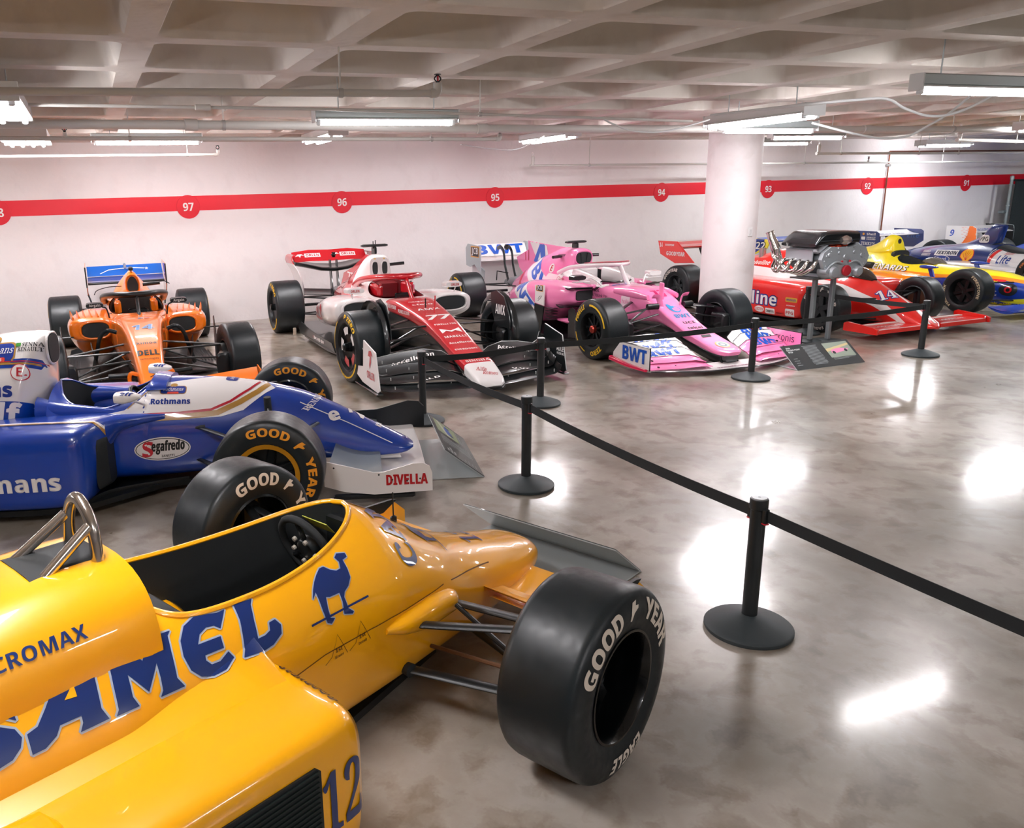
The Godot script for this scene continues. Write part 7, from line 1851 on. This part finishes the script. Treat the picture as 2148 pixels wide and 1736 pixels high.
func car_yellow_blue():
	var o = thing("racing_car", "yellow, orange and blue racing car with MENARDS lettering", "race car", V(12.3, 0, -8.0), -1.5708, "racing cars")
	var yel = paint("#f6e11c")
	var org = ink("#f58a12")
	var blu = paint("#123a9e")
	var bli = ink("#14379a")
	var wi = ink("#efecea")
	var blk = mat("#15191b", 0.45, 0.2)
	var dd = mat("#1b2022", 0.6, 0.1)
	var X = Vector3.RIGHT
	var Y = Vector3.UP
	var r = hull_open([[1.05, 0.16, 0.2, 0.06, 0.18, 2.0, 2.0], [0.9, 0.12, 0.28, 0.14, 0.2, 2.2, 3.0], [0.5, 0.08, 0.40, 0.21, 0.24, 2.2, 4.0], [0.2, 0.06, 0.46, 0.25, 0.28, 2.2, 4.0], [-0.08, 0.05, 0.52, 0.28, 0.3, 2.2, 4.0], [-0.53, 0.06, 0.55, 0.32, 0.34, 2.0, 4.0], [-1.07, 0.08, 0.575, 0.36, 0.36, 2.0, 4.0], [-1.4, 0.10, 0.62, 0.38, 0.38, 2.0, 4.0], [-1.75, 0.10, 0.68, 0.38, 0.38, 2.0, 4.0], [-1.9, 0.10, 0.78, 0.38, 0.4, 1.5, 4.0], [-2.2, 0.12, 0.80, 0.38, 0.4, 1.5, 4.0], [-2.8, 0.15, 0.66, 0.3, 0.4, 1.6, 4.0], [-3.6, 0.2, 0.45, 0.15, 0.35, 2.0, 3.0]], 44, 0.06, -1.16, -1.74, 0.75, 0.45)
	var body = part(o, "bodywork", r[0], yel, 48.0)
	part(o, "cockpit_lining", bowl(r[1], 0.25), dd, 30.0)
	part(o, "roll_hoop_cover", hull([[-1.79, 0.70, 0.76, 0.13, 0.73, 2.0, 2.0], [-1.82, 0.66, 0.965, 0.15, 0.74, 1.5, 2.0], [-1.95, 0.6, 0.985, 0.19, 0.72, 1.3, 2.0], [-2.2, 0.55, 0.84, 0.2, 0.66, 1.5, 2.0], [-2.5, 0.5, 0.72, 0.18, 0.6, 2.0, 2.0]], 28, 0.04), yel, 48.0)
	part(o, "hoop_shade_plug", hull([[-1.803, 0.84, 0.925, 0.035, 0.88, 2.0, 2.0], [-1.83, 0.84, 0.925, 0.035, 0.88, 2.0, 2.0]], 16, 0.1), dd)  # small dark plug painting the shade of a hole in the cover
	part(o, "headrest_shade_plug", hull([[-1.74, 0.60, 0.745, 0.17, 0.66, 3.0, 3.0], [-1.80, 0.60, 0.745, 0.17, 0.66, 3.0, 3.0]], 20, 0.1), dd)  # dark slab painted as the shade of the headrest hollow
	part(o, "engine_scoop", moved(hull([[-1.95, 0.44, 0.56, 0.06, 0.5, 2.0, 2.0, 0.36], [-2.25, 0.42, 0.57, 0.06, 0.5, 2.0, 2.0, 0.37]], 18, 0.1), Transform3D.IDENTITY), dd)
	part(o, "windscreen", hull([[-1.06, 0.56, 0.585, 0.15, 0.57, 2.0, 2.0], [-1.2, 0.57, 0.66, 0.2, 0.6, 2.0, 2.0], [-1.22, 0.58, 0.66, 0.2, 0.6, 2.0, 2.0]], 18, 0.05), mat("#5d5850", 0.15, 0.1, 0.6))
	var pd = hull([[-0.95, 0.12, 0.42, 0.16, 0.28, 4.0, 4.0, 0.56], [-1.05, 0.08, 0.44, 0.24, 0.28, 4.0, 6.0, 0.58], [-1.6, 0.07, 0.47, 0.30, 0.28, 3.0, 6.0, 0.6], [-2.3, 0.07, 0.48, 0.3, 0.28, 3.0, 6.0, 0.58], [-3.0, 0.1, 0.4, 0.2, 0.26, 3.0, 5.0, 0.48]], 36, 0.08)
	var pr = part(o, "side_pod", pd, org, 48.0)
	part(o, "side_pod", mirrored(pd), org, 48.0)
	for s in [1.0, -1.0]:
		var Rv = X * s
		var fx = func(p):
			var q = []
			for a in p: q.append([a[0] * s, a[1]])
			return q
		mark(pr if s > 0 else pr, poly2([[-2.6, -0.4], [-0.9, -0.4], [-0.9, 0.02], [-1.3, 0.06], [-1.8, 0.10], [-2.6, 0.14]]), V(0, 0.30, 0.9), X, Y, bli, "blue_side", 0.003, 0.08)
		mark(body, poly2(fx.call([[-1.0, 0.07], [-0.2, 0.13], [0.5, 0.10], [0.95, -0.08], [0.95, -0.3], [-1.0, -0.3]])), V(0, 0.38, 0.4 * s), Rv, V(0, 0.9, -0.4 * s), bli, "blue_side", 0.003, 0.06)
		mark(body, poly2(fx.call([[-3.0, 0.12], [-1.5, 0.09], [-0.8, 0.10], [-0.1, 0.17], [0.5, 0.17], [0.8, 0.1], [0.5, 0.1], [-0.2, 0.12], [-1.0, 0.02], [-3.0, 0.0]])), V(0, 0.38, 0.4 * s), Rv, V(0, 0.9, -0.4 * s), org, "orange_band", 0.005, 0.06)
		mark(body, line2(fx.call([[-0.7, 0.02], [-0.3, 0.08], [0.1, 0.11]]), 0.035), V(0, 0.38, 0.4 * s), Rv, V(0, 0.9, -0.4 * s), ink("#e0202a"), "red_line", 0.0065, 0.06)
		mark(body, line2(fx.call([[-0.6, -0.04], [-0.25, 0.04], [0.0, 0.09]]), 0.02), V(0, 0.38, 0.4 * s), Rv, V(0, 0.9, -0.4 * s), ink("#e6ee2a"), "lime_line", 0.0065, 0.06)
		for q in [[0.24, 0.17, "#232b30", 0.005], [0.10, 0.085, "#e0202a", 0.007], [0.05, 0.05, "#14181a", 0.009]]: mark(body, oval2(q[0], q[1]), V(0.17, 0.30, 0.3 * s), Rv, Y, ink(q[2]), "eye_marking", q[3], 0.06)
		mark(body, poly2(fx.call([[0.05, 0.14], [0.55, 0.22], [0.9, 0.22], [0.9, 0.14], [0.5, 0.12], [0.15, 0.115]])), V(0, 0.0, 0.3 * s), Rv, Y, ink("#e6e61c"), "beak_marking", 0.006, 0.06)
		mark(body, poly2(fx.call([[0.3, 0.13], [0.9, 0.20], [0.9, 0.17]])), V(0, 0.0, 0.3 * s), Rv, Y, ink("#d8262a"), "beak_marking", 0.008, 0.06)
		write(body, "J-L", V(-0.05, 0.285, 0.4 * s), Rv, Y, 0.055, wi, 0.15, "b", 0.0, 0.006)
		write(body, "GBX", V(0.0, 0.215, 0.4 * s), Rv, Y, 0.025, wi, 0.07, "b", 0.0, 0.006)
		part(o, "mirror", hull([[-0.95, 0.545, 0.59, 0.05, 0.57, 2.5, 2.5, 0.55 * s], [-0.85, 0.54, 0.6, 0.07, 0.57, 2.5, 2.5, 0.55 * s], [-0.70, 0.56, 0.58, 0.03, 0.57, 2.0, 2.0, 0.55 * s]], 14, 0.06), blu)
		part(o, "mirror_stalk", plate([[-0.82, 0.42], [-0.88, 0.55], [-0.82, 0.55], [-0.76, 0.42]], 0.03, 0.5 * s), blu)
		var wg = part(o, "front_wing", wing([[0.2 * s, 0.85, 0.1, 0.36, 6.0], [0.95 * s, 0.75, 0.1, 0.36, 6.0]], 0.08), blu)
		part(o, "rear_end_plate", plate([[-4.15, 0.88], [-3.8, 0.87], [-3.78, 0.80], [-3.83, 0.70], [-4.14, 0.58]], 0.012, 0.78 * s), yel, 30.0)
	write(body, "MENARDS", V(-1.72, 0.515, 0.38), X, V(0, 0.85, -0.5), 0.095, blk, 0.74, "bx", 0.1, 0.007)
	write(body, "MENARDS", V(-1.725, 0.517, 0.38), X, V(0, 0.85, -0.5), 0.09, wi, 0.73, "b", 0.1, 0.009)
	write(body, "DURACELL", V(-2.2, 0.68, 0.3), X, V(0, 0.75, -0.6), 0.045, ink("#1a9aa6"), 0.24, "b", 0.1, 0.006)
	write(body, "ULTRA", V(-2.13, 0.635, 0.3), X, V(0, 0.75, -0.6), 0.035, ink("#1a9aa6"), 0.13, "b", 0.1, 0.006)
	write(body, "TOYOTA", V(-2.36, 0.56, 0.38), X, V(0, 0.75, -0.6), 0.04, ink("#1a9aa6"), 0.2, "r", 0.0, 0.006)
	var ep = part(o, "number_plate", plate([[-4.14, 0.878], [-3.805, 0.868], [-3.785, 0.80], [-3.835, 0.705], [-4.13, 0.585]], 0.004, 0.79), yel, 30.0)
	mark(ep, poly2([[-0.2, -0.15], [-0.2, 0.13], [0.06, 0.13], [0.02, -0.02]]), V(-3.95, 0.74, 0.8), X, Y, bli, "blue_panel", 0.002, 0.1)
	outlined(ep, "22", V(-3.98, 0.755, 0.8), X, Y, 0.13, wi, bli, 0.22, "b", 0.014)
	part(o, "rear_wing", wing([[-0.78, -3.75, 0.84, 0.35, 8.0], [0.78, -3.75, 0.84, 0.35, 8.0]], 0.12), paint("#1d5cc0"))
	part(o, "wing_pillar", plate([[-3.3, 0.3], [-3.7, 0.82], [-3.95, 0.82], [-3.6, 0.3]], 0.04, 0.0), blk)
	part(o, "floor_tray", flat([[-0.5, 0.25], [-0.95, 0.85], [-3.0, 0.85], [-3.0, -0.85], [-0.95, -0.85], [-0.5, -0.25]], 0.04, 0.05), blk, 30.0)
	old_arms(o, 0.24, 0.78, 0.31, blk)
	var st = {"text": [["FIRESTONE", 20.0, 0.25, 0.034, "#b9aa8c", 0.34], ["FIREHAWK", 200.0, 0.25, 0.034, "#b9aa8c", 0.32]], "dish": 0.08, "spokes": 6, "sw": 0.05, "rim": "men"}
	for s in [1, -1]:
		wheel(o, V(0, 0.31, 0.83 * s), 0.31, 0.27, 0.185, s, 0.0, st)
		wheel(o, V(-3.05, 0.34, 0.78 * s), 0.34, 0.37, 0.185, s, 0.0, st)

func car_navy():
	var o = thing("racing_car", "navy blue and white racing car with TEXTRON and shell emblem", "race car", V(15.1, 0, -8.0), -1.5708, "racing cars")
	var nav = paint("#0d2a6e")
	var white = paint("#e6e3e4")
	var wi = ink("#efecea")
	var blk = mat("#15191b", 0.45, 0.2)
	var dd = mat("#1b2022", 0.6, 0.1)
	var X = Vector3.RIGHT
	var Y = Vector3.UP
	var cov = part(o, "engine_cover", hull([[-3.98, 0.3, 0.45, 0.06, 0.38, 2.0, 2.0], [-3.8, 0.25, 0.52, 0.2, 0.36, 2.0, 3.0], [-3.4, 0.2, 0.61, 0.32, 0.36, 2.0, 4.0], [-2.9, 0.2, 0.665, 0.40, 0.38, 2.0, 4.0], [-2.4, 0.2, 0.715, 0.42, 0.4, 2.2, 4.0], [-1.98, 0.2, 0.70, 0.42, 0.4, 2.4, 4.0]], 36, 0.07), nav, 48.0)
	var nose = part(o, "tub", hull([[-1.98, 0.2, 0.66, 0.42, 0.4, 2.4, 4.0], [-1.7, 0.2, 0.6, 0.40, 0.38, 2.2, 4.0], [-1.2, 0.15, 0.53, 0.34, 0.34, 2.0, 4.0], [-0.5, 0.1, 0.46, 0.26, 0.28, 2.0, 4.0], [0.2, 0.15, 0.25, 0.1, 0.2, 2.0, 2.0]], 36, 0.08), white, 48.0)
	part(o, "cockpit_shade_block", hull([[-1.45, 0.5, 0.575, 0.1, 0.54, 2.0, 2.0], [-1.7, 0.5, 0.625, 0.22, 0.56, 2.4, 2.0], [-2.1, 0.5, 0.72, 0.25, 0.56, 2.4, 2.0]], 20, 0.1), dd, 45.0)  # solid over the tub, painted near-black like a shaded cockpit
	var fin = part(o, "roll_hoop_cover", hull([[-2.02, 0.98, 1.03, 0.07, 1.0, 2.0, 2.0], [-2.08, 0.72, 1.04, 0.10, 0.95, 3.0, 3.0], [-2.2, 0.6, 1.045, 0.13, 0.8, 2.6, 3.0], [-2.35, 0.6, 0.86, 0.16, 0.7, 2.0, 3.0], [-2.6, 0.55, 0.72, 0.14, 0.64, 2.0, 2.0]], 28, 0.05), nav, 48.0)
	mark(fin, rrect2(0.16, 0.14, 0.04), V(-2.27, 0.79, 0.2), X, V(-0.1, 1, 0), wi, "sponsor_panel", 0.003, 0.06)
	write(fin, "PPG", V(-2.27, 0.79, 0.2), X, V(-0.1, 1, 0), 0.075, mat("#15191b", 0.4), 0.13, "b", 0.0, 0.005)
	var pd = hull([[-1.2, 0.12, 0.36, 0.2, 0.26, 4.0, 4.0, 0.6], [-1.35, 0.08, 0.39, 0.28, 0.26, 4.0, 6.0, 0.62], [-2.4, 0.07, 0.42, 0.30, 0.26, 4.0, 6.0, 0.62], [-3.3, 0.1, 0.34, 0.2, 0.24, 3.0, 5.0, 0.5]], 32, 0.1)
	var pr = part(o, "side_pod", pd, white, 48.0)
	part(o, "side_pod", mirrored(pd), white, 48.0)
	mark(pr, poly2([[-0.5, -0.15], [0.1, -0.15], [0.02, 0.12], [-0.5, 0.1]]), V(-3.0, 0.3, 0.9), X, V(0, 0.6, -0.8), ink("#0d2a6e"), "blue_panel", 0.003, 0.06)
	# sponsor marks
	mark(cov, rect2(0.47, 0.115), V(-2.78, 0.56, 0.45), X, V(0, 0.95, -0.3), wi, "sponsor_panel", 0.003, 0.06)
	write(cov, "TEXTRON", V(-2.78, 0.56, 0.45), X, V(0, 0.95, -0.3), 0.07, ink("#0d2040"), 0.42, "bx", 0.0, 0.005)
	for q in [[0.33, 0.125, "#efecea", 0.003], [0.31, 0.11, "#15398a", 0.0045]]: mark(cov, oval2(q[0], q[1]), V(-2.83, 0.42, 0.45), X, Y, ink(q[2]), "sponsor_oval", q[3], 0.06)
	write(cov, "Ford", V(-2.83, 0.42, 0.45), X, Y, 0.05, wi, 0.2, "s", 0.2, 0.006)
	var shell = [[-0.11, -0.02]]
	for k in 13: shell.append([cos(deg_to_rad(180.0 - 15 * k)) * 0.11, 0.01 + sin(deg_to_rad(180.0 - 15 * k)) * 0.105])
	shell.append_array([[0.10, -0.03], [0.05, -0.075], [0.05, -0.11], [-0.05, -0.11], [-0.05, -0.075]])
	mark(cov, poly2(grow2(shell, 0.012)), V(-2.36, 0.50, 0.45), X, Y, ink("#d4231f"), "shell_emblem", 0.003, 0.06)
	mark(cov, poly2(shell), V(-2.36, 0.50, 0.45), X, Y, ink("#f7b51c"), "shell_emblem", 0.005, 0.06)
	for k in 5: mark(cov, line2([[0.0, -0.08], [(k - 2) * 0.042, 0.085 - 0.012 * absf(k - 2) * absf(k - 2)]], 0.007), V(-2.36, 0.50, 0.45), X, Y, ink("#d4231f"), "shell_emblem", 0.0065, 0.06)
	write(cov, "FERRO", V(-3.22, 0.53, 0.42), X, Y, 0.04, wi, 0.16, "b", 0.1)
	write(cov, "GARRETT", V(-3.20, 0.475, 0.42), X, Y, 0.045, wi, 0.2, "b", 0.1)
	for q in [[0.2, 0.07, "#efecea", 0.003], [0.19, 0.06, "#15398a", 0.0045]]: mark(fin, oval2(q[0], q[1]), V(-2.36, 0.665, 0.2), X, Y, ink(q[2]), "sponsor_oval", q[3], 0.06)
	write(fin, "Ford", V(-2.36, 0.665, 0.2), X, Y, 0.03, wi, 0.12, "s", 0.2, 0.006)
	mark(nose, poly2([[-0.10, -0.22], [-0.04, -0.22], [0.06, 0.14], [0.0, 0.14]]), V(-1.92, 0.5, 0.45), X, Y, ink("#d4231f"), "red_line", 0.003, 0.06)
	mark(nose, poly2([[-0.12, -0.22], [-0.09, -0.22], [0.0, 0.14], [-0.12, 0.14]]), V(-1.93, 0.5, 0.45), X, Y, ink("#0d2a6e"), "blue_panel", 0.004, 0.06)
	write(nose, "Lite", V(-1.72, 0.47, 0.45), X, V(0.05, 1, 0), 0.13, ink("#15398a"), 0.2, "b", 0.2, 0.004)
	write(nose, "Miller", V(-1.71, 0.565, 0.45), X, V(0.15, 1, 0), 0.035, ink("#c4302a"), 0.13, "s", 0.2, 0.004)
	# rear wing
	for s in [1.0, -1.0]:
		var ep = part(o, "rear_end_plate", plate([[-4.68, 0.89], [-4.08, 0.885], [-4.02, 0.85], [-4.0, 0.66], [-4.2, 0.53], [-4.5, 0.52], [-4.66, 0.6]], 0.014, 0.6 * s), nav, 30.0)
		if s > 0:
			write(ep, "Shell", V(-4.20, 0.83, 0.62), X, Y, 0.045, wi, 0.2)
			mark(ep, oval2(0.05, 0.05, 12), V(-4.37, 0.83, 0.62), X, Y, ink("#f0a020"), "sponsor_emblem", 0.003, 0.1)
			write(ep, "HEWLETT", V(-4.19, 0.765, 0.62), X, Y, 0.026, wi, 0.2)
			write(ep, "PACKARD", V(-4.19, 0.73, 0.62), X, Y, 0.026, wi, 0.2)
			mark(ep, rrect2(0.09, 0.06, 0.01), V(-4.37, 0.747, 0.62), X, Y, wi, "sponsor_emblem", 0.003, 0.1)
			write(ep, "TIMKEN", V(-4.25, 0.645, 0.62), X, Y, 0.065, wi, 0.32, "sb")
		else:
			write(ep, "Lite", V(-4.22, 0.76, -0.58), X, Y, 0.09, ink("#2a5aa8"), 0.26, "b", 0.2, 0.004)
	var rw = part(o, "rear_wing", wing([[-0.59, -4.1, 0.79, 0.3, 16.0], [0.59, -4.1, 0.79, 0.3, 16.0]], 0.1), white)
	write(rw, "Miller Lite", V(-4.2, 0.85, 0.1), V(0, 0, -1), V(-1, 0.4, 0), 0.1, ink("#15398a"), 0.8, "b", 0.2)
	part(o, "wing_pillar", plate([[-3.7, 0.3], [-4.15, 0.8], [-4.4, 0.8], [-4.1, 0.3]], 0.04, 0.0), blk)
	part(o, "floor_tray", flat([[-1.2, 0.85], [-3.3, 0.85], [-3.3, -0.85], [-1.2, -0.85]], 0.04, 0.05), blk, 30.0)
	var st = {"text": [["FIRESTONE", 120.0, 0.25, 0.034, "#c0703c", 0.34]], "dish": 0.08, "spokes": 6, "sw": 0.05, "rim": "mil"}
	old_arms(o, 0.24, 0.78, 0.32, blk, -0.82)
	for s in [1, -1]:
		wheel(o, V(-0.82, 0.32, 0.83 * s), 0.32, 0.27, 0.185, s, 0.0, st)
		wheel(o, V(-3.75, 0.34, 0.78 * s), 0.34, 0.37, 0.185, s, 0.0, st)

func car_nine():
	var o = thing("racing_car", "bright blue racing car with white and orange number 9 wing plate", "race car", V(17.9, 0, -8.0), -1.5708, "racing cars")
	var blu = paint("#1250c8")
	var white = paint("#e9e6e6")
	var blk = mat("#15191b", 0.45, 0.2)
	var dd = mat("#1b2022", 0.6, 0.1)
	var X = Vector3.RIGHT
	var Y = Vector3.UP
	part(o, "engine_cover", hull([[-3.7, 0.25, 0.42, 0.1, 0.36, 2.0, 3.0], [-3.4, 0.2, 0.55, 0.32, 0.36, 1.7, 4.0], [-2.9, 0.15, 0.78, 0.42, 0.4, 1.5, 4.0], [-2.4, 0.15, 0.95, 0.42, 0.42, 1.5, 4.0], [-2.1, 0.15, 0.78, 0.40, 0.4, 1.8, 4.0], [-1.5, 0.12, 0.62, 0.36, 0.36, 2.0, 4.0], [-0.8, 0.1, 0.5, 0.28, 0.3, 2.0, 4.0], [0.3, 0.12, 0.2, 0.1, 0.16, 2.0, 2.0]], 32, 0.1), blu, 48.0)
	part(o, "cockpit_shade_block", hull([[-1.4, 0.5, 0.62, 0.12, 0.55, 2.0, 2.0], [-1.8, 0.5, 0.72, 0.22, 0.56, 2.4, 2.0], [-2.05, 0.5, 0.76, 0.22, 0.56, 2.4, 2.0]], 20, 0.1), dd)  # dark solid in place of a cockpit, its shade is painted colour
	var pd = hull([[-1.2, 0.1, 0.4, 0.25, 0.26, 4.0, 6.0, 0.62], [-2.6, 0.08, 0.42, 0.30, 0.26, 4.0, 6.0, 0.62], [-3.3, 0.1, 0.3, 0.15, 0.24, 3.0, 5.0, 0.5]], 28, 0.15)
	part(o, "side_pod", pd, blu, 48.0)
	part(o, "side_pod", mirrored(pd), blu, 48.0)
	var ep = part(o, "rear_end_plate", plate([[-4.72, 0.88], [-4.12, 0.875], [-4.06, 0.84], [-4.03, 0.56], [-4.42, 0.49], [-4.72, 0.52]], 0.014, 0.6), white, 30.0)
	mark(ep, poly2([[0.02, -0.17], [0.33, -0.11], [0.31, 0.17], [0.25, 0.19], [0.14, 0.19], [0.12, 0.0]]), V(-4.36, 0.685, 0.62), X, Y, ink("#f0701c"), "orange_fade", 0.002, 0.1)
	for k in 34: mark(ep, rect2(0.05, 0.006), V(-4.33 + fmod(k * 0.037, 0.13) + 0.05 * sin(k * 1.7), 0.53 + 0.0098 * k, 0.62), X, Y, ink("#f0701c"), "orange_dash", 0.003, 0.1)
	write(ep, "9", V(-4.58, 0.73, 0.62), X, Y, 0.13, ink("#1d46b4"), 0.085, "b", 0.2)
	part(o, "rear_end_plate", plate([[-4.72, 0.88], [-4.15, 0.85], [-4.10, 0.78], [-4.09, 0.45], [-4.6, 0.45]], 0.014, -0.6), blk, 30.0)
	part(o, "plate_edge", tube(smooth_pts([V(-4.6, 0.88, -0.605), V(-4.2, 0.865, -0.605), V(-4.11, 0.80, -0.605), V(-4.10, 0.45, -0.605)]), 0.008, 6), mat("#8d9798", 0.4, 0.5))
	var rw = part(o, "rear_wing", wing([[-0.59, -4.1, 0.74, 0.36, 20.0], [0.59, -4.1, 0.74, 0.36, 20.0]], 0.1), white)
	write(rw, "HOLLYWOOD", V(-4.25, 0.82, 0.0), V(0, 0, -1), V(-1, 0.4, 0), 0.12, ink("#1d46b4"), 0.9, "b", 0.2)
	part(o, "wing_pillar", plate([[-3.6, 0.3], [-4.15, 0.76], [-4.4, 0.76], [-4.0, 0.3]], 0.04, 0.0), blk)
	part(o, "floor_tray", flat([[-1.2, 0.85], [-3.3, 0.85], [-3.3, -0.85], [-1.2, -0.85]], 0.04, 0.05), blk, 30.0)
	var st = {"text": [], "dish": 0.08, "spokes": 6, "sw": 0.05, "rim": "nin"}
	old_arms(o, 0.24, 0.78, 0.32, blk, -0.6)
	for s in [1, -1]:
		wheel(o, V(-0.6, 0.32, 0.83 * s), 0.32, 0.27, 0.185, s, 0.0, st)
		wheel(o, V(-3.5, 0.34, 0.78 * s), 0.34, 0.37, 0.185, s, 0.0, st)

# ---------------------------------------------------------------- engine on its stand
func build_engine():
	var st = thing("engine_stand", "two grey posts of the stand under the display engine", "stand", V(8.02, 0, -7.3))
	var steel = mat("#878f92", 0.4, 0.6)
	for q in [V(-0.10, 0, -0.045), V(0.10, 0, 0.03)]:
		part(st, "post", box(q + V(0, 0.38, 0), V(0.05, 0.74, 0.05), 0.006), steel)
		part(st, "base_disc", moved(lathe([[0.0, 0.0], [0.17, 0.0], [0.17, 0.015], [0.08, 0.03], [0.0, 0.03]], 32), Transform3D(Basis.IDENTITY, q)), mat("#23292b", 0.5, 0.3))
	part(st, "carrier_plate", box(V(-0.05, 0.765, -0.04), V(0.56, 0.02, 0.34), 0.004), mat("#6d6a68", 0.4, 0.6))
	var e = thing("display_engine", "silver racing engine with polished exhaust pipes on a stand", "engine", V(8.0, 0.775, -7.32))
	var alu = mat("#a3aaaf", 0.42, 0.4)
	var alu2 = mat("#a7adb2", 0.38, 0.5)
	var chrome = mat("#cfc9c4", 0.12, 0.95)
	var cov = mat("#191d20", 0.2, 0.3, 0.8)
	# vee front cover, facing the aisle (+z)
	var out = []
	for q in [[-0.16, 0.02], [0.14, 0.02], [0.26, 0.08], [0.34, 0.16], [0.36, 0.24], [0.30, 0.34], [0.18, 0.37], [0.05, 0.35], [-0.06, 0.35], [-0.22, 0.36], [-0.32, 0.30], [-0.35, 0.22], [-0.30, 0.12]]: out.append(q)
	part(e, "timing_cover", plate(out, 0.05, 0.26), alu, 30.0)
	var t = plate(out, 0.46, 0.0)
	var blk2 = PackedVector3Array()
	for v in t: blk2.append(V(v.x * 0.88, v.y * 0.94 + 0.01, v.z))
	part(e, "cylinder_block", blk2, mat("#5f666a", 0.45, 0.5), 30.0)
	for q in [[-0.24, 0.27, 0.03], [-0.10, 0.29, 0.022], [0.0, 0.24, 0.035], [0.13, 0.29, 0.022], [0.25, 0.25, 0.03]]:
		part(e, "cover_boss", moved(lathe([[0.0, 0.012], [q[2] * 0.8, 0.012], [q[2], 0.0]], 20, "z"), Transform3D(Basis.IDENTITY, V(q[0], q[1], 0.286))), alu2)
	for k in 16:
		var a = TAU * k / 16.0
		part(e, "bolt", moved(lathe([[0.0, 0.008], [0.007, 0.008], [0.009, 0.0]], 6, "z"), Transform3D(Basis.IDENTITY, V(cos(a) * 0.31, 0.205 + sin(a) * 0.145, 0.286))), mat("#c3c8cb", 0.3, 0.7))
	for q in [[V(-0.18, 0.075, 0.25), 0.075], [V(0.19, 0.07, 0.25), 0.065]]:
		part(e, "pump", moved(lathe([[0.0, 0.09], [q[1] * 0.7, 0.085], [q[1], 0.06], [q[1], -0.1], [q[1] * 0.8, -0.12]], 24, "z"), Transform3D(Basis.IDENTITY, q[0])), alu2)
	part(e, "red_cap", moved(lathe([[0.0, 0.03], [0.055, 0.028], [0.062, 0.02], [0.062, 0.0]], 24, "z"), Transform3D(Basis.IDENTITY, V(0.02, 0.085, 0.29))), mat("#b01f2c", 0.35), 40.0, "round red cap")
	for q in [V(-0.06, 0.19, 0.295), V(0.06, 0.19, 0.295)]: part(e, "red_plug", moved(lathe([[0.0, 0.015], [0.012, 0.013], [0.014, 0.0]], 12, "z"), Transform3D(Basis.IDENTITY, q)), mat("#c02634", 0.4))
	for s in [-1.0, 1.0]:
		part(e, "coolant_pipe", tube(smooth_pts([V(0.05 * s, 0.17, 0.30), V(0.14 * s, 0.19, 0.30), V(0.22 * s, 0.16, 0.30), V(0.27 * s, 0.10, 0.29)]), 0.012, 8), alu)
		part(e, "cam_cover", moved(box(V(0, 0, 0), V(0.17, 0.06, 0.46), 0.02), Transform3D(Basis(Vector3.BACK, -0.6 * s), V(0.27 * s, 0.345, 0.0))), alu2)
	# dark intake cover on top
	part(e, "intake_cover", hull([[0.30, 0.36, 0.44, 0.16, 0.4, 4.0, 4.0], [0.27, 0.36, 0.52, 0.22, 0.42, 5.0, 4.0], [-0.1, 0.36, 0.535, 0.25, 0.42, 6.0, 4.0], [-0.28, 0.36, 0.53, 0.25, 0.42, 6.0, 4.0], [-0.42, 0.36, 0.40, 0.25, 0.38, 5.0, 4.0]], 28, 0.08), cov, 40.0)
	part(e, "cover_seam", box(V(-0.05, 0.425, 0.235), V(0.62, 0.006, 0.03)), mat("#4b5357", 0.3, 0.5), 0.0)
	part(e, "crinkled_foil", moved(hull([[0.07, -0.03, 0.04, 0.03, 0.0, 1.3, 1.3], [0.0, -0.05, 0.06, 0.07, 0.0, 1.4, 1.4], [-0.07, -0.03, 0.04, 0.03, 0.0, 1.3, 1.3]], 10, 0.03), Transform3D(Basis.IDENTITY, V(0.0, 0.42, 0.27))), chrome, 10.0)
	for k in 3: part(e, "coil_pack", box(V(-0.12 + 0.09 * k, 0.345 + 0.012 * k, 0.20), V(0.07, 0.03, 0.05), 0.01), mat("#e8471c", 0.45), 40.0, "orange plastic cover")
	# exhaust manifold on the left side, sweeping up into a collector
	var mf = holder(e, "exhaust_manifold")
	for k in 5:
		var z = 0.2 - 0.10 * k
		var px = -0.33 - 0.022 * k
		part(mf, "runner", tube(smooth_pts([V(-0.25, 0.20, z), V(px, 0.19, z), V(px - 0.05, 0.11 - 0.01 * k, z - 0.03), V(px - 0.05, 0.05 + 0.015 * k, z - 0.10 - 0.02 * (4 - k)), V(px - 0.07, 0.12 + 0.02 * k, -0.20 - 0.012 * k), V(-0.44 - 0.012 * k, 0.25, -0.24 - 0.012 * k), V(-0.485 + 0.028 * cos(k * 1.256), 0.345, -0.275 + 0.028 * sin(k * 1.256))], 6), 0.024, 10), chrome, 60.0)
	part(mf, "collector", tube(smooth_pts([V(-0.48, 0.32, -0.265), V(-0.495, 0.38, -0.285), V(-0.515, 0.45, -0.31), V(-0.53, 0.52, -0.33)]), 0.058, 16, Vector2(1, 1), false, 0.042), chrome, 60.0)
	part(mf, "collector_lip", tube([V(-0.527, 0.51, -0.327), V(-0.531, 0.525, -0.332)], 0.047, 16), chrome)
	part(e, "heat_shield", box(V(-0.34, 0.26, -0.05), V(0.02, 0.14, 0.4), 0.008), alu2)
	part(e, "sump", box(V(-0.02, 0.02, 0.0), V(0.36, 0.05, 0.44), 0.015), alu)
	part(e, "oil_filter", moved(lathe([[0.0, 0.05], [0.03, 0.045], [0.03, -0.05], [0.0, -0.05]], 16, "z"), Transform3D(Basis.IDENTITY, V(-0.27, 0.09, 0.27))), alu2)
